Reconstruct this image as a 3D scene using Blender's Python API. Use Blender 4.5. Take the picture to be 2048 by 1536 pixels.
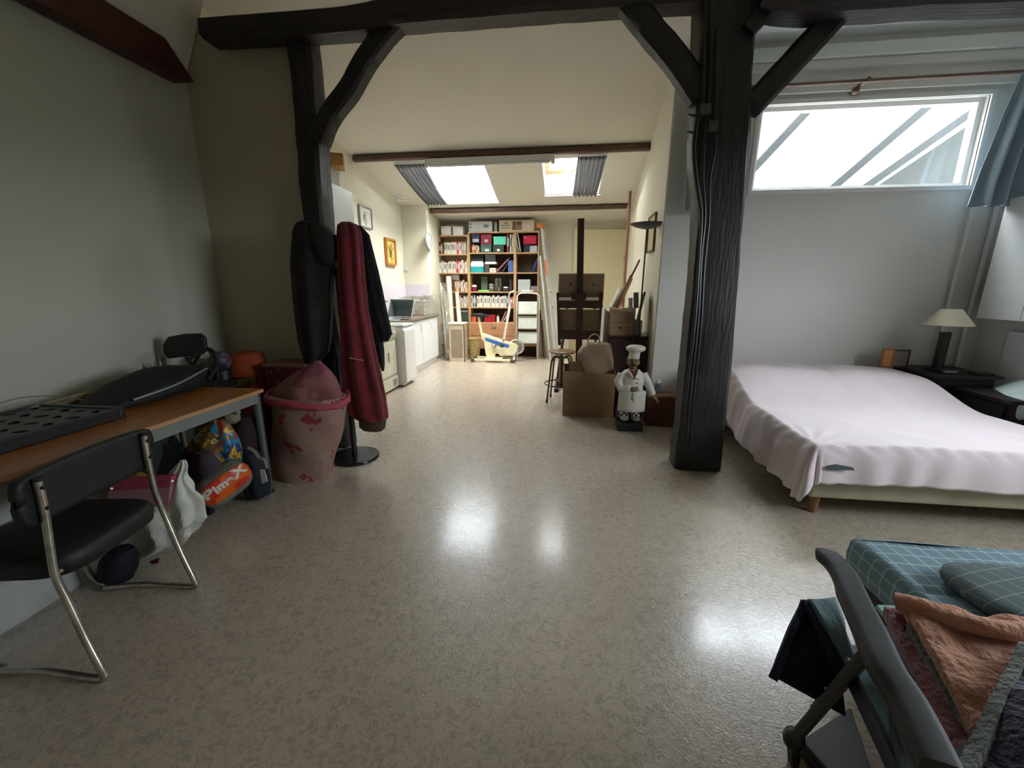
import bpy, math, random
from mathutils import Vector, Matrix, noise
random.seed(7)
sc = bpy.context.scene
for o in list(bpy.data.objects): bpy.data.objects.remove(o)
C = sc.collection
R = math.radians
# ------------------------------------------------------------------ camera
H = 1.4; F = 818.4
PITCH, ROLL, YAW = 0.233004, -0.002209, 0.125346
def _basis():
    Rz = Matrix.Rotation(YAW, 3, 'Z')
    r = Vector((1, 0, 0)); fw = Vector((0, math.cos(PITCH), -math.sin(PITCH))); dn = fw.cross(r)
    r2 = math.cos(ROLL)*r + math.sin(ROLL)*dn; dn2 = -math.sin(ROLL)*r + math.cos(ROLL)*dn
    return Rz @ r2, Rz @ dn2, Rz @ fw
RT, DN, FW = _basis()
cam_data = bpy.data.cameras.new('camera'); cam = bpy.data.objects.new('camera', cam_data); C.objects.link(cam)
cam_data.sensor_width = 36; cam_data.lens = F/2048*36; cam_data.clip_start = 0.02
m = Matrix((RT, -DN, -FW)).transposed().to_4x4(); m.translation = Vector((0, 0, H)); cam.matrix_world = m
sc.camera = cam
# real-world positions read off the photograph on known planes
def ray(x, y): return ((x-1024)/F)*RT + ((y-768)/F)*DN + FW
def pz(x, y, z=0.0): r = ray(x, y); return r*((z-H)/r.z) + Vector((0, 0, H))
def py(x, y, Y): r = ray(x, y); return r*(Y/r.y) + Vector((0, 0, H))
def px(x, y, X): r = ray(x, y); return r*(X/r.x) + Vector((0, 0, H))
SA, SB = 3.45, -0.193      # roof slope  z = SA + SB*(Y-4.35)
def slz(Y): return SA + SB*(Y-4.35)
def ps(x, y, off=0.0):
    r = ray(x, y); t = (SA - SB*4.35 - off - H)/(r.z - SB*r.y); return r*t + Vector((0, 0, H))
# ------------------------------------------------------------------ world, lights, exposure
w = bpy.data.worlds.new('world'); sc.world = w; w.use_nodes = True
bg = w.node_tree.nodes['Background']; bg.inputs[1].default_value = 20.0
_nt = w.node_tree; _tc = _nt.nodes.new('ShaderNodeTexCoord'); _sp = _nt.nodes.new('ShaderNodeSeparateXYZ'); _nt.links.new(_tc.outputs['Generated'], _sp.inputs[0])
_cr = _nt.nodes.new('ShaderNodeValToRGB'); _nt.links.new(_sp.outputs[2], _cr.inputs[0])   # overcast sky over a dull ground
_cr.color_ramp.elements[0].position = 0.0; _cr.color_ramp.elements[0].color = (.03, .03, .028, 1); _cr.color_ramp.elements[1].position = .04; _cr.color_ramp.elements[1].color = (0.86, 0.94, 1.0, 1)
_nt.links.new(_cr.outputs[0], bg.inputs[0])
sc.view_settings.view_transform = 'Standard'; sc.view_settings.look = 'None'
sc.view_settings.gamma = 1; sc.view_settings.use_curve_mapping = False
sc.view_settings.exposure = 0.0
def area(name, loc, target, sx, sy, power, col):
    l = bpy.data.lights.new(name, 'AREA'); l.shape = 'RECTANGLE'; l.size = sx; l.size_y = sy; l.energy = power; l.color = col
    o = bpy.data.objects.new(name, l); C.objects.link(o); o.location = loc
    d = Vector(target)-Vector(loc); o.rotation_euler = d.to_track_quat('-Z', 'Y').to_euler(); return o
sn = Vector((0, -SB, 1)).normalized()
def portal(loc, target, sx, sy):
    o = area('sky_portal', loc, target, sx, sy, 1, (1, 1, 1)); o.data.cycles.is_portal = True; return o
portal((-1.27, 6.72, slz(6.72)+.32), (-1.27, 6.72-.193*2, slz(6.72)-1.7), 1.7, 1.4)
portal((0.42, 6.72, slz(6.72)+.32), (0.42, 6.72-.193*2, slz(6.72)-1.7), 1.0, 1.2)
portal((2.58, 4.49, 2.62), (2.58, 0, 2.62), 1.8, .7)
portal((3.94, 1.3, 1.9), (0, 1.3, 1.9), 1.4, 1.1)
area('atrium_daylight', (2.6, 5.9, 5.0), (2.3, 3.0, .4), 3.0, 1.6, 430, (0.86, 0.95, 1.0))
area('skylight_daylight', (-1.27, 6.65, slz(6.65)+1.3), (-1.27, 6.5, 0), 2.2, 1.8, 520, (1.0, 0.97, 0.91))
area('skylight_daylight', (0.42, 6.65, slz(6.65)+1.3), (0.42, 6.5, 0), 1.4, 1.6, 220, (1.0, 0.97, 0.91))
# ------------------------------------------------------------------ materials
MATS = {}
def mat(name, rgb, rough=0.6, metal=0.0, var=0.12, scale=6.0, bump=0.0, bscale=40.0, rgb2=None, spec=0.5, stretch=None, sheen=0.0):
    if name in MATS: return MATS[name]
    m = bpy.data.materials.new(name); m.use_nodes = True; nt = m.node_tree; b = nt.nodes['Principled BSDF']
    tc = nt.nodes.new('ShaderNodeTexCoord'); src = tc.outputs['Object']
    if stretch:
        mp = nt.nodes.new('ShaderNodeMapping'); mp.inputs['Scale'].default_value = stretch; nt.links.new(src, mp.inputs[0]); src = mp.outputs[0]
    n = nt.nodes.new('ShaderNodeTexNoise'); n.inputs['Scale'].default_value = scale; n.inputs['Detail'].default_value = 5
    nt.links.new(src, n.inputs['Vector'])
    cr = nt.nodes.new('ShaderNodeValToRGB'); nt.links.new(n.outputs['Fac'], cr.inputs[0])
    c2 = rgb2 or tuple(max(0, c*(1-var)) for c in rgb); c1 = rgb if rgb2 else tuple(min(1, c*(1+var*.6)) for c in rgb)
    cr.color_ramp.elements[0].position = .3; cr.color_ramp.elements[1].position = .7
    cr.color_ramp.elements[0].color = (*c2, 1); cr.color_ramp.elements[1].color = (*c1, 1)
    nt.links.new(cr.outputs[0], b.inputs['Base Color'])
    b.inputs['Roughness'].default_value = rough; b.inputs['Metallic'].default_value = metal; b.inputs['Specular IOR Level'].default_value = spec
    if sheen: b.inputs['Sheen Weight'].default_value = sheen
    if bump:
        n2 = nt.nodes.new('ShaderNodeTexNoise'); n2.inputs['Scale'].default_value = bscale; n2.inputs['Detail'].default_value = 6
        nt.links.new(src, n2.inputs['Vector'])
        bp = nt.nodes.new('ShaderNodeBump'); bp.inputs['Strength'].default_value = bump; bp.inputs['Distance'].default_value = .02
        nt.links.new(n2.outputs['Fac'], bp.inputs['Height']); nt.links.new(bp.outputs[0], b.inputs['Normal'])
    MATS[name] = m; return m
def srgb(r, g, b):
    f = lambda c: (c/255/12.92) if c <= 10 else ((c/255+.055)/1.055)**2.4
    return (f(r), f(g), f(b))
cream = mat('cream_paint', (0.78, 0.75, 0.62), .75, bump=.04, bscale=25, var=.03, scale=1.5)
white_wall = mat('white_paint', (0.70, 0.70, 0.66), .75, bump=.04, bscale=25, var=.03, scale=1.5)
left_wall_m = mat('shaded_green_cream_paint', (0.52, 0.53, 0.44), .8, bump=.05, bscale=30, var=.04, scale=1.2)  # cream wall with the front room's dim greenish light put into its colour
stub_m = mat('shaded_cream_paint', (0.50, 0.44, 0.33), .8, bump=.05, bscale=30, var=.04, scale=1.2)  # cream walls again, shade of the unlit side put into the colour
ceil_m = mat('ceiling_paint', (0.74, 0.71, 0.62), .85, bump=.03, bscale=20, var=.02, scale=1)
ceil_r = mat('cool_ceiling_paint', (0.68, 0.72, 0.70), .85, bump=.03, bscale=20, var=.02, scale=1)
timber = mat('black_stained_timber', (0.016, 0.014, 0.014), .5, var=.5, scale=3, bump=.3, bscale=9, stretch=(6, 6, .8))
timber_h = mat('dark_timber_along', (0.024, 0.017, 0.014), .5, var=.5, scale=3, bump=.3, bscale=9, stretch=(.8, 6, 6))
timber_r = mat('brown_timber', (0.12, 0.065, 0.04), .5, var=.4, scale=3, bump=.3, bscale=12, stretch=(1, 8, 8))
timber_red = mat('red_stained_timber', (0.07, 0.012, 0.008), .5, var=.4, scale=3, bump=.2, bscale=12, stretch=(8, 1, 8))
white_m = mat('white_enamel', (0.78, 0.80, 0.78), .35, var=.03)
cooker_m = mat('cream_enamel', (0.75, 0.72, 0.58), .35, var=.04)
lam_white = mat('white_laminate', (0.80, 0.82, 0.82), .4, var=.03)
pine = mat('pine_veneer', (0.55, 0.34, 0.17), .5, var=.25, scale=5, stretch=(1, 1, 8))
pine_dk = mat('pine_drawer_front', (0.50, 0.25, 0.12), .5, var=.2, scale=5, stretch=(1, 1, 8))
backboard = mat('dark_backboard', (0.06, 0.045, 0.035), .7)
alu = mat('brushed_aluminium', (0.70, 0.72, 0.70), .4, .35, var=.1, bump=.05)
chrome = mat('worn_chrome', (0.50, 0.47, 0.40), .28, .9, var=.3, scale=20)
steel_grey = mat('grey_painted_steel', (0.25, 0.27, 0.27), .45, .2)
black_m = mat('black_plastic', (0.012, 0.012, 0.013), .4)
black_f = mat('black_fabric', (0.008, 0.008, 0.009), .9, bump=.3, bscale=120, var=.4)
black_v = mat('black_vinyl', (0.010, 0.011, 0.011), .55, bump=.1, bscale=90)
card = mat('brown_cardboard', (0.30, 0.19, 0.10), .8, var=.08)
glossy_w = mat('white_gloss', (0.85, 0.86, 0.86), .25, var=.03)
dkwood = mat('dark_mahogany', (0.035, 0.010, 0.012), .4, var=.4, stretch=(6, 6, 1))
def plain(name, rgb255, rough=.6, **k): return mat(name, srgb(*rgb255), rough, **k)
def glass(name, tint=(1, 1, 1), gl=.08):
    m = bpy.data.materials.new(name); m.use_nodes = True; nt = m.node_tree; nt.nodes.clear()
    out = nt.nodes.new('ShaderNodeOutputMaterial'); mx = nt.nodes.new('ShaderNodeMixShader'); mx.inputs[0].default_value = gl
    t = nt.nodes.new('ShaderNodeBsdfTransparent'); t.inputs[0].default_value = (*tint, 1); g = nt.nodes.new('ShaderNodeBsdfGlossy'); g.inputs['Roughness'].default_value = .08
    n = nt.nodes.new('ShaderNodeTexNoise'); n.inputs['Scale'].default_value = 3
    nt.links.new(t.outputs[0], mx.inputs[1]); nt.links.new(g.outputs[0], mx.inputs[2]); nt.links.new(mx.outputs[0], out.inputs[0]); return m
glass_m = glass('window_glass')
film_m = glass('clear_plastic_film', (.93, .94, .92), .30)
film2_m = glass('clear_plastic', (.9, .92, .9), .14)
def floor_mat():
    m = bpy.data.materials.new('marbled_vinyl'); m.use_nodes = True; nt = m.node_tree; b = nt.nodes['Principled BSDF']
    tc = nt.nodes.new('ShaderNodeTexCoord')
    n0 = nt.nodes.new('ShaderNodeTexNoise'); n0.inputs['Scale'].default_value = 9; n0.inputs['Detail'].default_value = 3
    nt.links.new(tc.outputs['Object'], n0.inputs['Vector'])
    ad = nt.nodes.new('ShaderNodeMixRGB'); ad.blend_type = 'ADD'; ad.inputs[0].default_value = .25
    nt.links.new(tc.outputs['Object'], ad.inputs[1]); nt.links.new(n0.outputs['Color'], ad.inputs[2])
    v = nt.nodes.new('ShaderNodeTexVoronoi'); v.inputs['Scale'].default_value = 34; v.feature = 'DISTANCE_TO_EDGE'
    nt.links.new(ad.outputs[0], v.inputs['Vector'])
    n = nt.nodes.new('ShaderNodeTexNoise'); n.inputs['Scale'].default_value = 30; n.inputs['Detail'].default_value = 8; n.inputs['Distortion'].default_value = 1.6
    nt.links.new(tc.outputs['Object'], n.inputs['Vector'])
    cr = nt.nodes.new('ShaderNodeValToRGB'); nt.links.new(n.outputs['Fac'], cr.inputs[0])
    e = cr.color_ramp.elements; e[0].position = .36; e[0].color = (.40, .34, .27, 1); e[1].position = .62; e[1].color = (.51, .44, .355, 1)
    x = e.new(.5); x.color = (.46, .395, .315, 1)
    nt.links.new(cr.outputs[0], b.inputs['Base Color'])
    b.inputs['Specular IOR Level'].default_value = .6; b.inputs['Coat Weight'].default_value = .5; b.inputs['Coat Roughness'].default_value = .15
    rr = nt.nodes.new('ShaderNodeMapRange'); nt.links.new(n.outputs['Fac'], rr.inputs[0]); rr.inputs[3].default_value = .22; rr.inputs[4].default_value = .34
    nt.links.new(rr.outputs[0], b.inputs['Roughness'])
    mm = nt.nodes.new('ShaderNodeMath'); mm.operation = 'MINIMUM'; mm.inputs[1].default_value = .12; nt.links.new(v.outputs['Distance'], mm.inputs[0])
    n3 = nt.nodes.new('ShaderNodeTexNoise'); n3.inputs['Scale'].default_value = 55; n3.inputs['Detail'].default_value = 4; n3.inputs['Distortion'].default_value = 1.2
    nt.links.new(tc.outputs['Object'], n3.inputs['Vector'])
    m2 = nt.nodes.new('ShaderNodeMath'); m2.operation = 'MULTIPLY_ADD'; m2.inputs[1].default_value = 2.0; nt.links.new(mm.outputs[0], m2.inputs[0]); nt.links.new(n3.outputs['Fac'], m2.inputs[2])
    bp = nt.nodes.new('ShaderNodeBump'); bp.inputs['Strength'].default_value = .38; bp.inputs['Distance'].default_value = .0025
    nt.links.new(m2.outputs[0], bp.inputs['Height']); nt.links.new(bp.outputs[0], b.inputs['Normal']); return m
floor_m = floor_mat()
def stripes(name, cols, scale, rough=.8, axis=0):
    m = bpy.data.materials.new(name); m.use_nodes = True; nt = m.node_tree; b = nt.nodes['Principled BSDF']
    tc = nt.nodes.new('ShaderNodeTexCoord'); sp = nt.nodes.new('ShaderNodeSeparateXYZ'); nt.links.new(tc.outputs['Object'], sp.inputs[0])
    mu = nt.nodes.new('ShaderNodeMath'); mu.operation = 'MULTIPLY'; mu.inputs[1].default_value = scale; nt.links.new(sp.outputs[axis], mu.inputs[0])
    fr = nt.nodes.new('ShaderNodeMath'); fr.operation = 'FRACT'; nt.links.new(mu.outputs[0], fr.inputs[0])
    cr = nt.nodes.new('ShaderNodeValToRGB'); cr.color_ramp.interpolation = 'CONSTANT'; nt.links.new(fr.outputs[0], cr.inputs[0])
    el = cr.color_ramp.elements; k = len(cols)
    for i, c in enumerate(cols):
        e = el[i] if i < 2 else el.new(i/k); e.position = i/k; e.color = (*srgb(*c), 1)
    nt.links.new(cr.outputs[0], b.inputs['Base Color']); b.inputs['Roughness'].default_value = rough; return m
def grid_mat(name, base, line, sp_, wd):
    m = bpy.data.materials.new(name); m.use_nodes = True; nt = m.node_tree; b = nt.nodes['Principled BSDF']
    tc = nt.nodes.new('ShaderNodeTexCoord'); s = nt.nodes.new('ShaderNodeSeparateXYZ'); nt.links.new(tc.outputs['UV'], s.inputs[0]); last = None
    for ax in (0, 1):
        d = nt.nodes.new('ShaderNodeMath'); d.operation = 'MULTIPLY'; d.inputs[1].default_value = 1/sp_; nt.links.new(s.outputs[ax], d.inputs[0])
        f = nt.nodes.new('ShaderNodeMath'); f.operation = 'FRACT'; nt.links.new(d.outputs[0], f.inputs[0])
        l = nt.nodes.new('ShaderNodeMath'); l.operation = 'LESS_THAN'; l.inputs[1].default_value = wd/sp_; nt.links.new(f.outputs[0], l.inputs[0])
        if last:
            mxx = nt.nodes.new('ShaderNodeMath'); mxx.operation = 'MAXIMUM'; nt.links.new(last.outputs[0], mxx.inputs[0]); nt.links.new(l.outputs[0], mxx.inputs[1]); last = mxx
        else: last = l
    mx = nt.nodes.new('ShaderNodeMixRGB'); nt.links.new(last.outputs[0], mx.inputs[0]); mx.inputs[1].default_value = (*base, 1); mx.inputs[2].default_value = (*line, 1)
    nt.links.new(mx.outputs[0], b.inputs['Base Color']); b.inputs['Roughness'].default_value = .85; return m
def blotch(name, cols, scale=6, rough=.5, dist=0.0):
    """printed film or fabric: patches of several colours"""
    m = bpy.data.materials.new(name); m.use_nodes = True; nt = m.node_tree; b = nt.nodes['Principled BSDF']
    tc = nt.nodes.new('ShaderNodeTexCoord'); v = nt.nodes.new('ShaderNodeTexVoronoi'); v.inputs['Scale'].default_value = scale
    n = nt.nodes.new('ShaderNodeTexNoise'); n.inputs['Scale'].default_value = scale*.8; nt.links.new(tc.outputs['Object'], n.inputs['Vector'])
    ad = nt.nodes.new('ShaderNodeMixRGB'); ad.blend_type = 'ADD'; ad.inputs[0].default_value = dist; nt.links.new(tc.outputs['Object'], ad.inputs[1]); nt.links.new(n.outputs['Color'], ad.inputs[2])
    nt.links.new(ad.outputs[0], v.inputs['Vector']); s = nt.nodes.new('ShaderNodeSeparateColor'); nt.links.new(v.outputs['Color'], s.inputs[0])
    cr = nt.nodes.new('ShaderNodeValToRGB'); cr.color_ramp.interpolation = 'CONSTANT'; nt.links.new(s.outputs[0], cr.inputs[0]); el = cr.color_ramp.elements; k = len(cols)
    for i, c in enumerate(cols):
        e = el[i] if i < 2 else el.new(i/k); e.position = i/k; e.color = (*srgb(*c), 1)
    nt.links.new(cr.outputs[0], b.inputs['Base Color']); b.inputs['Roughness'].default_value = rough; return m
# ------------------------------------------------------------------ mesh builder
class B:
    def __init__(s): s.v = []; s.f = []; s.uv = None
    def add(s, vs, fs):
        k = len(s.v); s.v += [Vector(p) for p in vs]; s.f += [tuple(i+k for i in f) for f in fs]; return s
    def box(s, x0, x1, y0, y1, z0, z1, M=None):
        vs = [Vector((x, y, z)) for z in (z0, z1) for y in (y0, y1) for x in (x0, x1)]
        if M: vs = [M @ p for p in vs]
        return s.add(vs, [(0, 2, 3, 1), (4, 5, 7, 6), (0, 1, 5, 4), (2, 6, 7, 3), (0, 4, 6, 2), (1, 3, 7, 5)])
    def loft(s, secs, cap=True):
        n = len(secs[0]); vs = [p for q in secs for p in q]; fs = []
        for i in range(len(secs)-1):
            for j in range(n):
                a = i*n+j; b = i*n+(j+1) % n; fs.append((a, b, b+n, a+n))
        if cap: fs.append(tuple(range(n-1, -1, -1))); fs.append(tuple(range((len(secs)-1)*n, len(secs)*n)))
        return s.add(vs, fs)
    def tube(s, pts, r, n=10, closed=False):
        pts = [Vector(p) for p in pts]; secs = []; up = None
        for i, p in enumerate(pts):
            a = pts[max(0, i-1)] if not closed else pts[i-1]; b = pts[min(len(pts)-1, i+1)] if not closed else pts[(i+1) % len(pts)]
            t = (b-a).normalized()
            if up is None: up = t.orthogonal().normalized()
            up = (up - t*up.dot(t)).normalized(); sd = t.cross(up)
            rr = r[i] if isinstance(r, (list, tuple)) else r
            secs.append([p+(up*math.cos(2*math.pi*k/n)+sd*math.sin(2*math.pi*k/n))*rr for k in range(n)])
        if closed: secs.append(secs[0]); return s.loft(secs, False)
        return s.loft(secs)
    def bar(s, p0, p1, w, h, up=(0, 0, 1), taper=1.0):
        p0 = Vector(p0); p1 = Vector(p1); t = (p1-p0).normalized(); up = Vector(up); sd = t.cross(up)
        if sd.length < 1e-3: sd = t.cross(Vector((0, 1, 0)))
        sd.normalize(); u = sd.cross(t)
        q = lambda p, k: [p+sd*(a*w/2*k)+u*(b*h/2*k) for a, b in ((-1, -1), (1, -1), (1, 1), (-1, 1))]
        return s.loft([q(p0, 1), q(p1, taper)])
    def lathe(s, prof, c=(0, 0, 0), n=24, sx=1, sy=1, cap=True):
        c = Vector(c); return s.loft([[c+Vector((r*math.cos(2*math.pi*k/n)*sx, r*math.sin(2*math.pi*k/n)*sy, z)) for k in range(n)] for r, z in prof], cap)
    def ball(s, c, r, n=16, M=None):
        if not hasattr(r, '__len__'): r = (r, r, r)
        c = Vector(c); secs = []
        for i in range(n//2+1):
            a = -math.pi/2+math.pi*i/(n//2); a = max(-1.5, min(1.5, a))
            q = [Vector((r[0]*math.cos(a)*math.cos(2*math.pi*k/n), r[1]*math.cos(a)*math.sin(2*math.pi*k/n), r[2]*math.sin(a))) for k in range(n)]
            secs.append([c+((M @ p) if M else p) for p in q])
        return s.loft(secs)
    def prism(s, poly, vec):
        vec = Vector(vec); poly = [Vector(p) for p in poly]; return s.loft([poly, [p+vec for p in poly]])
    def grid(s, fn, nu, nv, thick=None):
        vs = [fn(i/nu, j/nv) for j in range(nv+1) for i in range(nu+1)]; w_ = nu+1
        fs = [(j*w_+i, j*w_+i+1, (j+1)*w_+i+1, (j+1)*w_+i) for j in range(nv) for i in range(nu)]
        return s.add(vs, fs)
def obj(name, b, m, parent=None, smooth=False, bevel=0.0, sub=0, solid=0.0, local=False, ang=40, uvscale=None, voxel=0):
    off = Vector((0, 0, 0))
    if parent is not None and not local:
        p = parent; 
        while p is not None: off += Vector(p.location); p = p.parent
    me = bpy.data.meshes.new(name); me.from_pydata([p-off for p in b.v], [], b.f); me.update()
    if m is not None: me.materials.append(m)
    o = bpy.data.objects.new(name, me); C.objects.link(o)
    if parent is not None: o.parent = parent
    elif not local:
        # put the origin at the base of the mesh
        if b.v:
            cx = sum((p.x for p in b.v))/len(b.v); cy = sum((p.y for p in b.v))/len(b.v); cz = min(p.z for p in b.v)
            c = Vector((cx, cy, cz)); me.transform(Matrix.Translation(-c)); o.location = c
    import bmesh
    bm = bmesh.new(); bm.from_mesh(me); bmesh.ops.recalc_face_normals(bm, faces=bm.faces); bm.to_mesh(me); bm.free()
    if smooth:
        me.polygons.foreach_set('use_smooth', [True]*len(me.polygons)); me.set_sharp_from_angle(angle=R(ang))
    if solid:
        q = o.modifiers.new('solid', 'SOLIDIFY'); q.thickness = solid; q.offset = 0
    if voxel:
        q = o.modifiers.new('remesh', 'REMESH'); q.mode = 'VOXEL'; q.voxel_size = voxel; q.use_smooth_shade = True
        q = o.modifiers.new('smooth', 'SMOOTH'); q.iterations = 3
    if bevel:
        q = o.modifiers.new('bevel', 'BEVEL'); q.width = bevel; q.segments = 2; q.limit_method = 'ANGLE'
    if sub:
        q = o.modifiers.new('sub', 'SUBSURF'); q.levels = sub; q.render_levels = sub
    return o
def tag(o, label=None, cat=None, group=None, kind=None):
    if label: o['label'] = label
    if cat: o['category'] = cat
    if group: o['group'] = group
    if kind: o['kind'] = kind
    return o
def thing(name, loc, label, cat, group=None, rz=0):
    o = bpy.data.objects.new(name, None); o.empty_display_size = .1; C.objects.link(o); o.location = loc; o.rotation_euler = (0, 0, rz); return tag(o, label, cat, group)
def struct(name, b, m, parent=None, **k):
    o = obj(name, b, m, parent, **k)
    if parent is None: o['kind'] = 'structure'
    return o
def pbox(b, x0, y0, x1, y1, Y, d):
    """a box whose front face, at distance Y, spans the given outline"""
    a = py(x0, y0, Y); c = py(x1, y1, Y); return b.box(min(a.x, c.x), max(a.x, c.x), Y, Y+d, min(a.z, c.z), max(a.z, c.z))
def nz(p, s=1.0): return noise.noise(Vector(p)*s)
def ploft(rows, Y, d, n=20, amp=0.0, fr=6, sq=2.0, seed=0, twist=0.0, depthrow=None):
    """stack of rounded sections: rows (y, xleft, xright); depth d; folds with amplitude amp"""
    secs = []
    for i, row in enumerate(rows):
        y, xl, xr = row[:3]; a = py(xl, y, Y+d/2); c = py(xr, y, Y+d/2); cx = (a.x+c.x)/2; rx = max(.002, (c.x-a.x)/2); z = (a.z+c.z)/2
        dd = row[3] if len(row) > 3 else d; q = []
        for k in range(n):
            t = 2*math.pi*k/n; ct, st = math.cos(t), math.sin(t)
            ex = 2/sq; X = math.copysign(abs(ct)**ex, ct); Yy = math.copysign(abs(st)**ex, st)
            g = 1+amp*(math.sin(fr*t+seed+z*twist)+.6*nz((ct*2+seed, st*2, z*4)))
            q.append(Vector((cx+rx*X*(1+(g-1)*.35), Y+d/2+dd/2*Yy*g, z)))
        secs.append(q)
    return secs
def interp(rows, n):
    out = []
    for i in range(len(rows)-1):
        for k in range(n):
            t = k/n; out.append(tuple(a+(b-a)*t for a, b in zip(rows[i], rows[i+1])))
    out.append(rows[-1]); return out
def patch(p00, p10, p11, p01, nu=24, nv=24, amp=.01, fs=5, seed=0, sag=0.0):
    """cloth patch between four corners"""
    P = [Vector(p) for p in (p00, p10, p11, p01)]
    def fn(u, v):
        p = P[0]*(1-u)*(1-v)+P[1]*u*(1-v)+P[2]*u*v+P[3]*(1-u)*v
        p = p+Vector((0, 0, amp*(nz((p.x*fs+seed, p.y*fs, p.z*fs+seed))*1.5+nz((p.x*fs*3, p.y*fs*3+seed, 1))*.5)-sag*math.sin(math.pi*u)*math.sin(math.pi*v)))
        return p
    return B().grid(fn, nu, nv)
def text_mesh(body, size, m, parent, M, extrude=.001, name='lettering', bold=0):
    cu = bpy.data.curves.new('t', 'FONT'); cu.body = body; cu.size = size; cu.extrude = extrude; cu.offset = bold; cu.align_x = 'CENTER'; cu.align_y = 'CENTER'
    t = bpy.data.objects.new('t', cu); C.objects.link(t); dg = bpy.context.evaluated_depsgraph_get(); dg.update()
    me = bpy.data.meshes.new_from_object(t.evaluated_get(dg)); bpy.data.objects.remove(t)
    b = B(); b.add([M @ v.co for v in me.vertices], [tuple(p.vertices) for p in me.polygons]); return obj(name, b, m, parent)
# ================================================================== SETTING
XL, YB, XR = -3.0, 8.55, 3.85
struct('floor', B().box(-3.1, 4.0, -1.8, 8.7, -.1, 0), floor_m)
b = B().box(-3.1, XL, -1.8, 8.7, 0, 4.6); struct('wall_left', b, left_wall_m)
b = B().box(XL, XL+.012, 3.42, YB, 0, 3.9); struct('wall_kitchen', b, cream)
struct('wall_back', B().box(-3.1, 1.4, YB, YB+.1, 0, 3.2), cream)
# stub wall carrying the left post
struct('wall_stub', B().box(XL, -2.09, 3.32, 3.42, 0, 3.34), stub_m)
# chimney breast
struct('wall_chimney', B().box(XL, -2.5, 7.6, YB, 0, 2.95), cream, bevel=.02)
# wall between kitchen and bedroom (its kitchen face is cream, its end white)
def prism_xy(pts, z0, z1):
    return B().prism([Vector((x, y, z0)) for x, y in pts], (0, 0, z1-z0))
struct('wall_partition', prism_xy([(.93, 4.36), (1.25, 4.36), (1.4, 8.6), (1.16, 8.6)], 0, 4.0), white_wall)
struct('wall_partition_lining', prism_xy([(.925, 4.37), (.937, 4.37), (1.167, 8.55), (1.155, 8.55)], 0, 4.0), cream)
# bedroom wall with transom opening
wx0, wx1, wz0, wz1 = 1.68, 3.475, 2.27, 2.97
b = B()
b.box(.932, wx0, 4.35, 4.5, 0, 4.0); b.box(wx1, 4.0, 4.35, 4.5, 0, 4.0); b.box(wx0, wx1, 4.35, 4.5, 0, wz0); b.box(wx0, wx1, 4.35, 4.5, wz1, 4.0)
struct('wall_bedroom', b, white_wall)
# right wall with window out of view
b = B()
b.box(XR, XR+.1, -1.8, .6, 0, 4.0); b.box(XR, XR+.1, 2.0, 4.5, 0, 4.0); b.box(XR, XR+.1, .6, 2.0, 0, 1.35); b.box(XR, XR+.1, .6, 2.0, 2.45, 4.0)
struct('wall_right', b, white_wall)
b = B().box(-3.1, 4.0, -1.9, -1.8, 0, 4.6); struct('wall_front', b, stub_m)
# sloped ceiling with two skylight openings
def slab(b, x0, x1, y0, y1, t=.18):
    vs = []
    for dz in (0, t):
        for x, y in ((x0, y0), (x1, y0), (x1, y1), (x0, y1)): vs.append(Vector((x, y, slz(y)+dz)))
    b.add(vs, [(0, 1, 2, 3), (4, 5, 6, 7), (0, 1, 5, 4), (1, 2, 6, 5), (2, 3, 7, 6), (3, 0, 4, 7)])
A0, A1, Ay0, Ay1 = -2.17, -0.62, 6.12, 7.32          # skylight one
D0, D1, Dy0, Dy1 = -0.02, 0.80, 6.12, 7.22           # skylight two
def quadpts(pp): return [ps(*p) for p in pp]
q1 = quadpts([(795, 330), (970, 325), (998, 405), (855, 405)]); q2 = quadpts([(1088, 318), (1210, 312), (1203, 384), (1083, 392)])
A0 = (q1[0].x+q1[3].x)/2; A1 = (q1[1].x+q1[2].x)/2; Ay1 = (q1[2].y+q1[3].y)/2; Ay0 = (q1[0].y+q1[1].y)/2
D0 = (q2[0].x+q2[3].x)/2; D1 = (q2[1].x+q2[2].x)/2; Dy1 = (q2[2].y+q2[3].y)/2; Dy0 = (q2[0].y+q2[1].y)/2
print('SKY', A0, A1, Ay0, Ay1, D0, D1, Dy0, Dy1)
b = B(); RY0 = 2.6
slab(b, -3.1, A0, RY0, 8.7); slab(b, A0, A1, RY0, Ay0); slab(b, A0, A1, Ay1, 8.7); slab(b, A1, D0, RY0, 8.7)
slab(b, D0, D1, RY0, Dy0); slab(b, D0, D1, Dy1, 8.7); slab(b, D1, 1.3, RY0, 8.7)
struct('ceiling', b, ceil_m)
b = B(); slab(b, 1.3, 4.0, RY0, 4.6); struct('ceiling_bedroom', b, ceil_r)
struct('ceiling_front', B().box(-3.1, 4.0, -1.9, RY0+.02, slz(RY0)-.01, slz(RY0)+.15), ceil_m)
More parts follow.
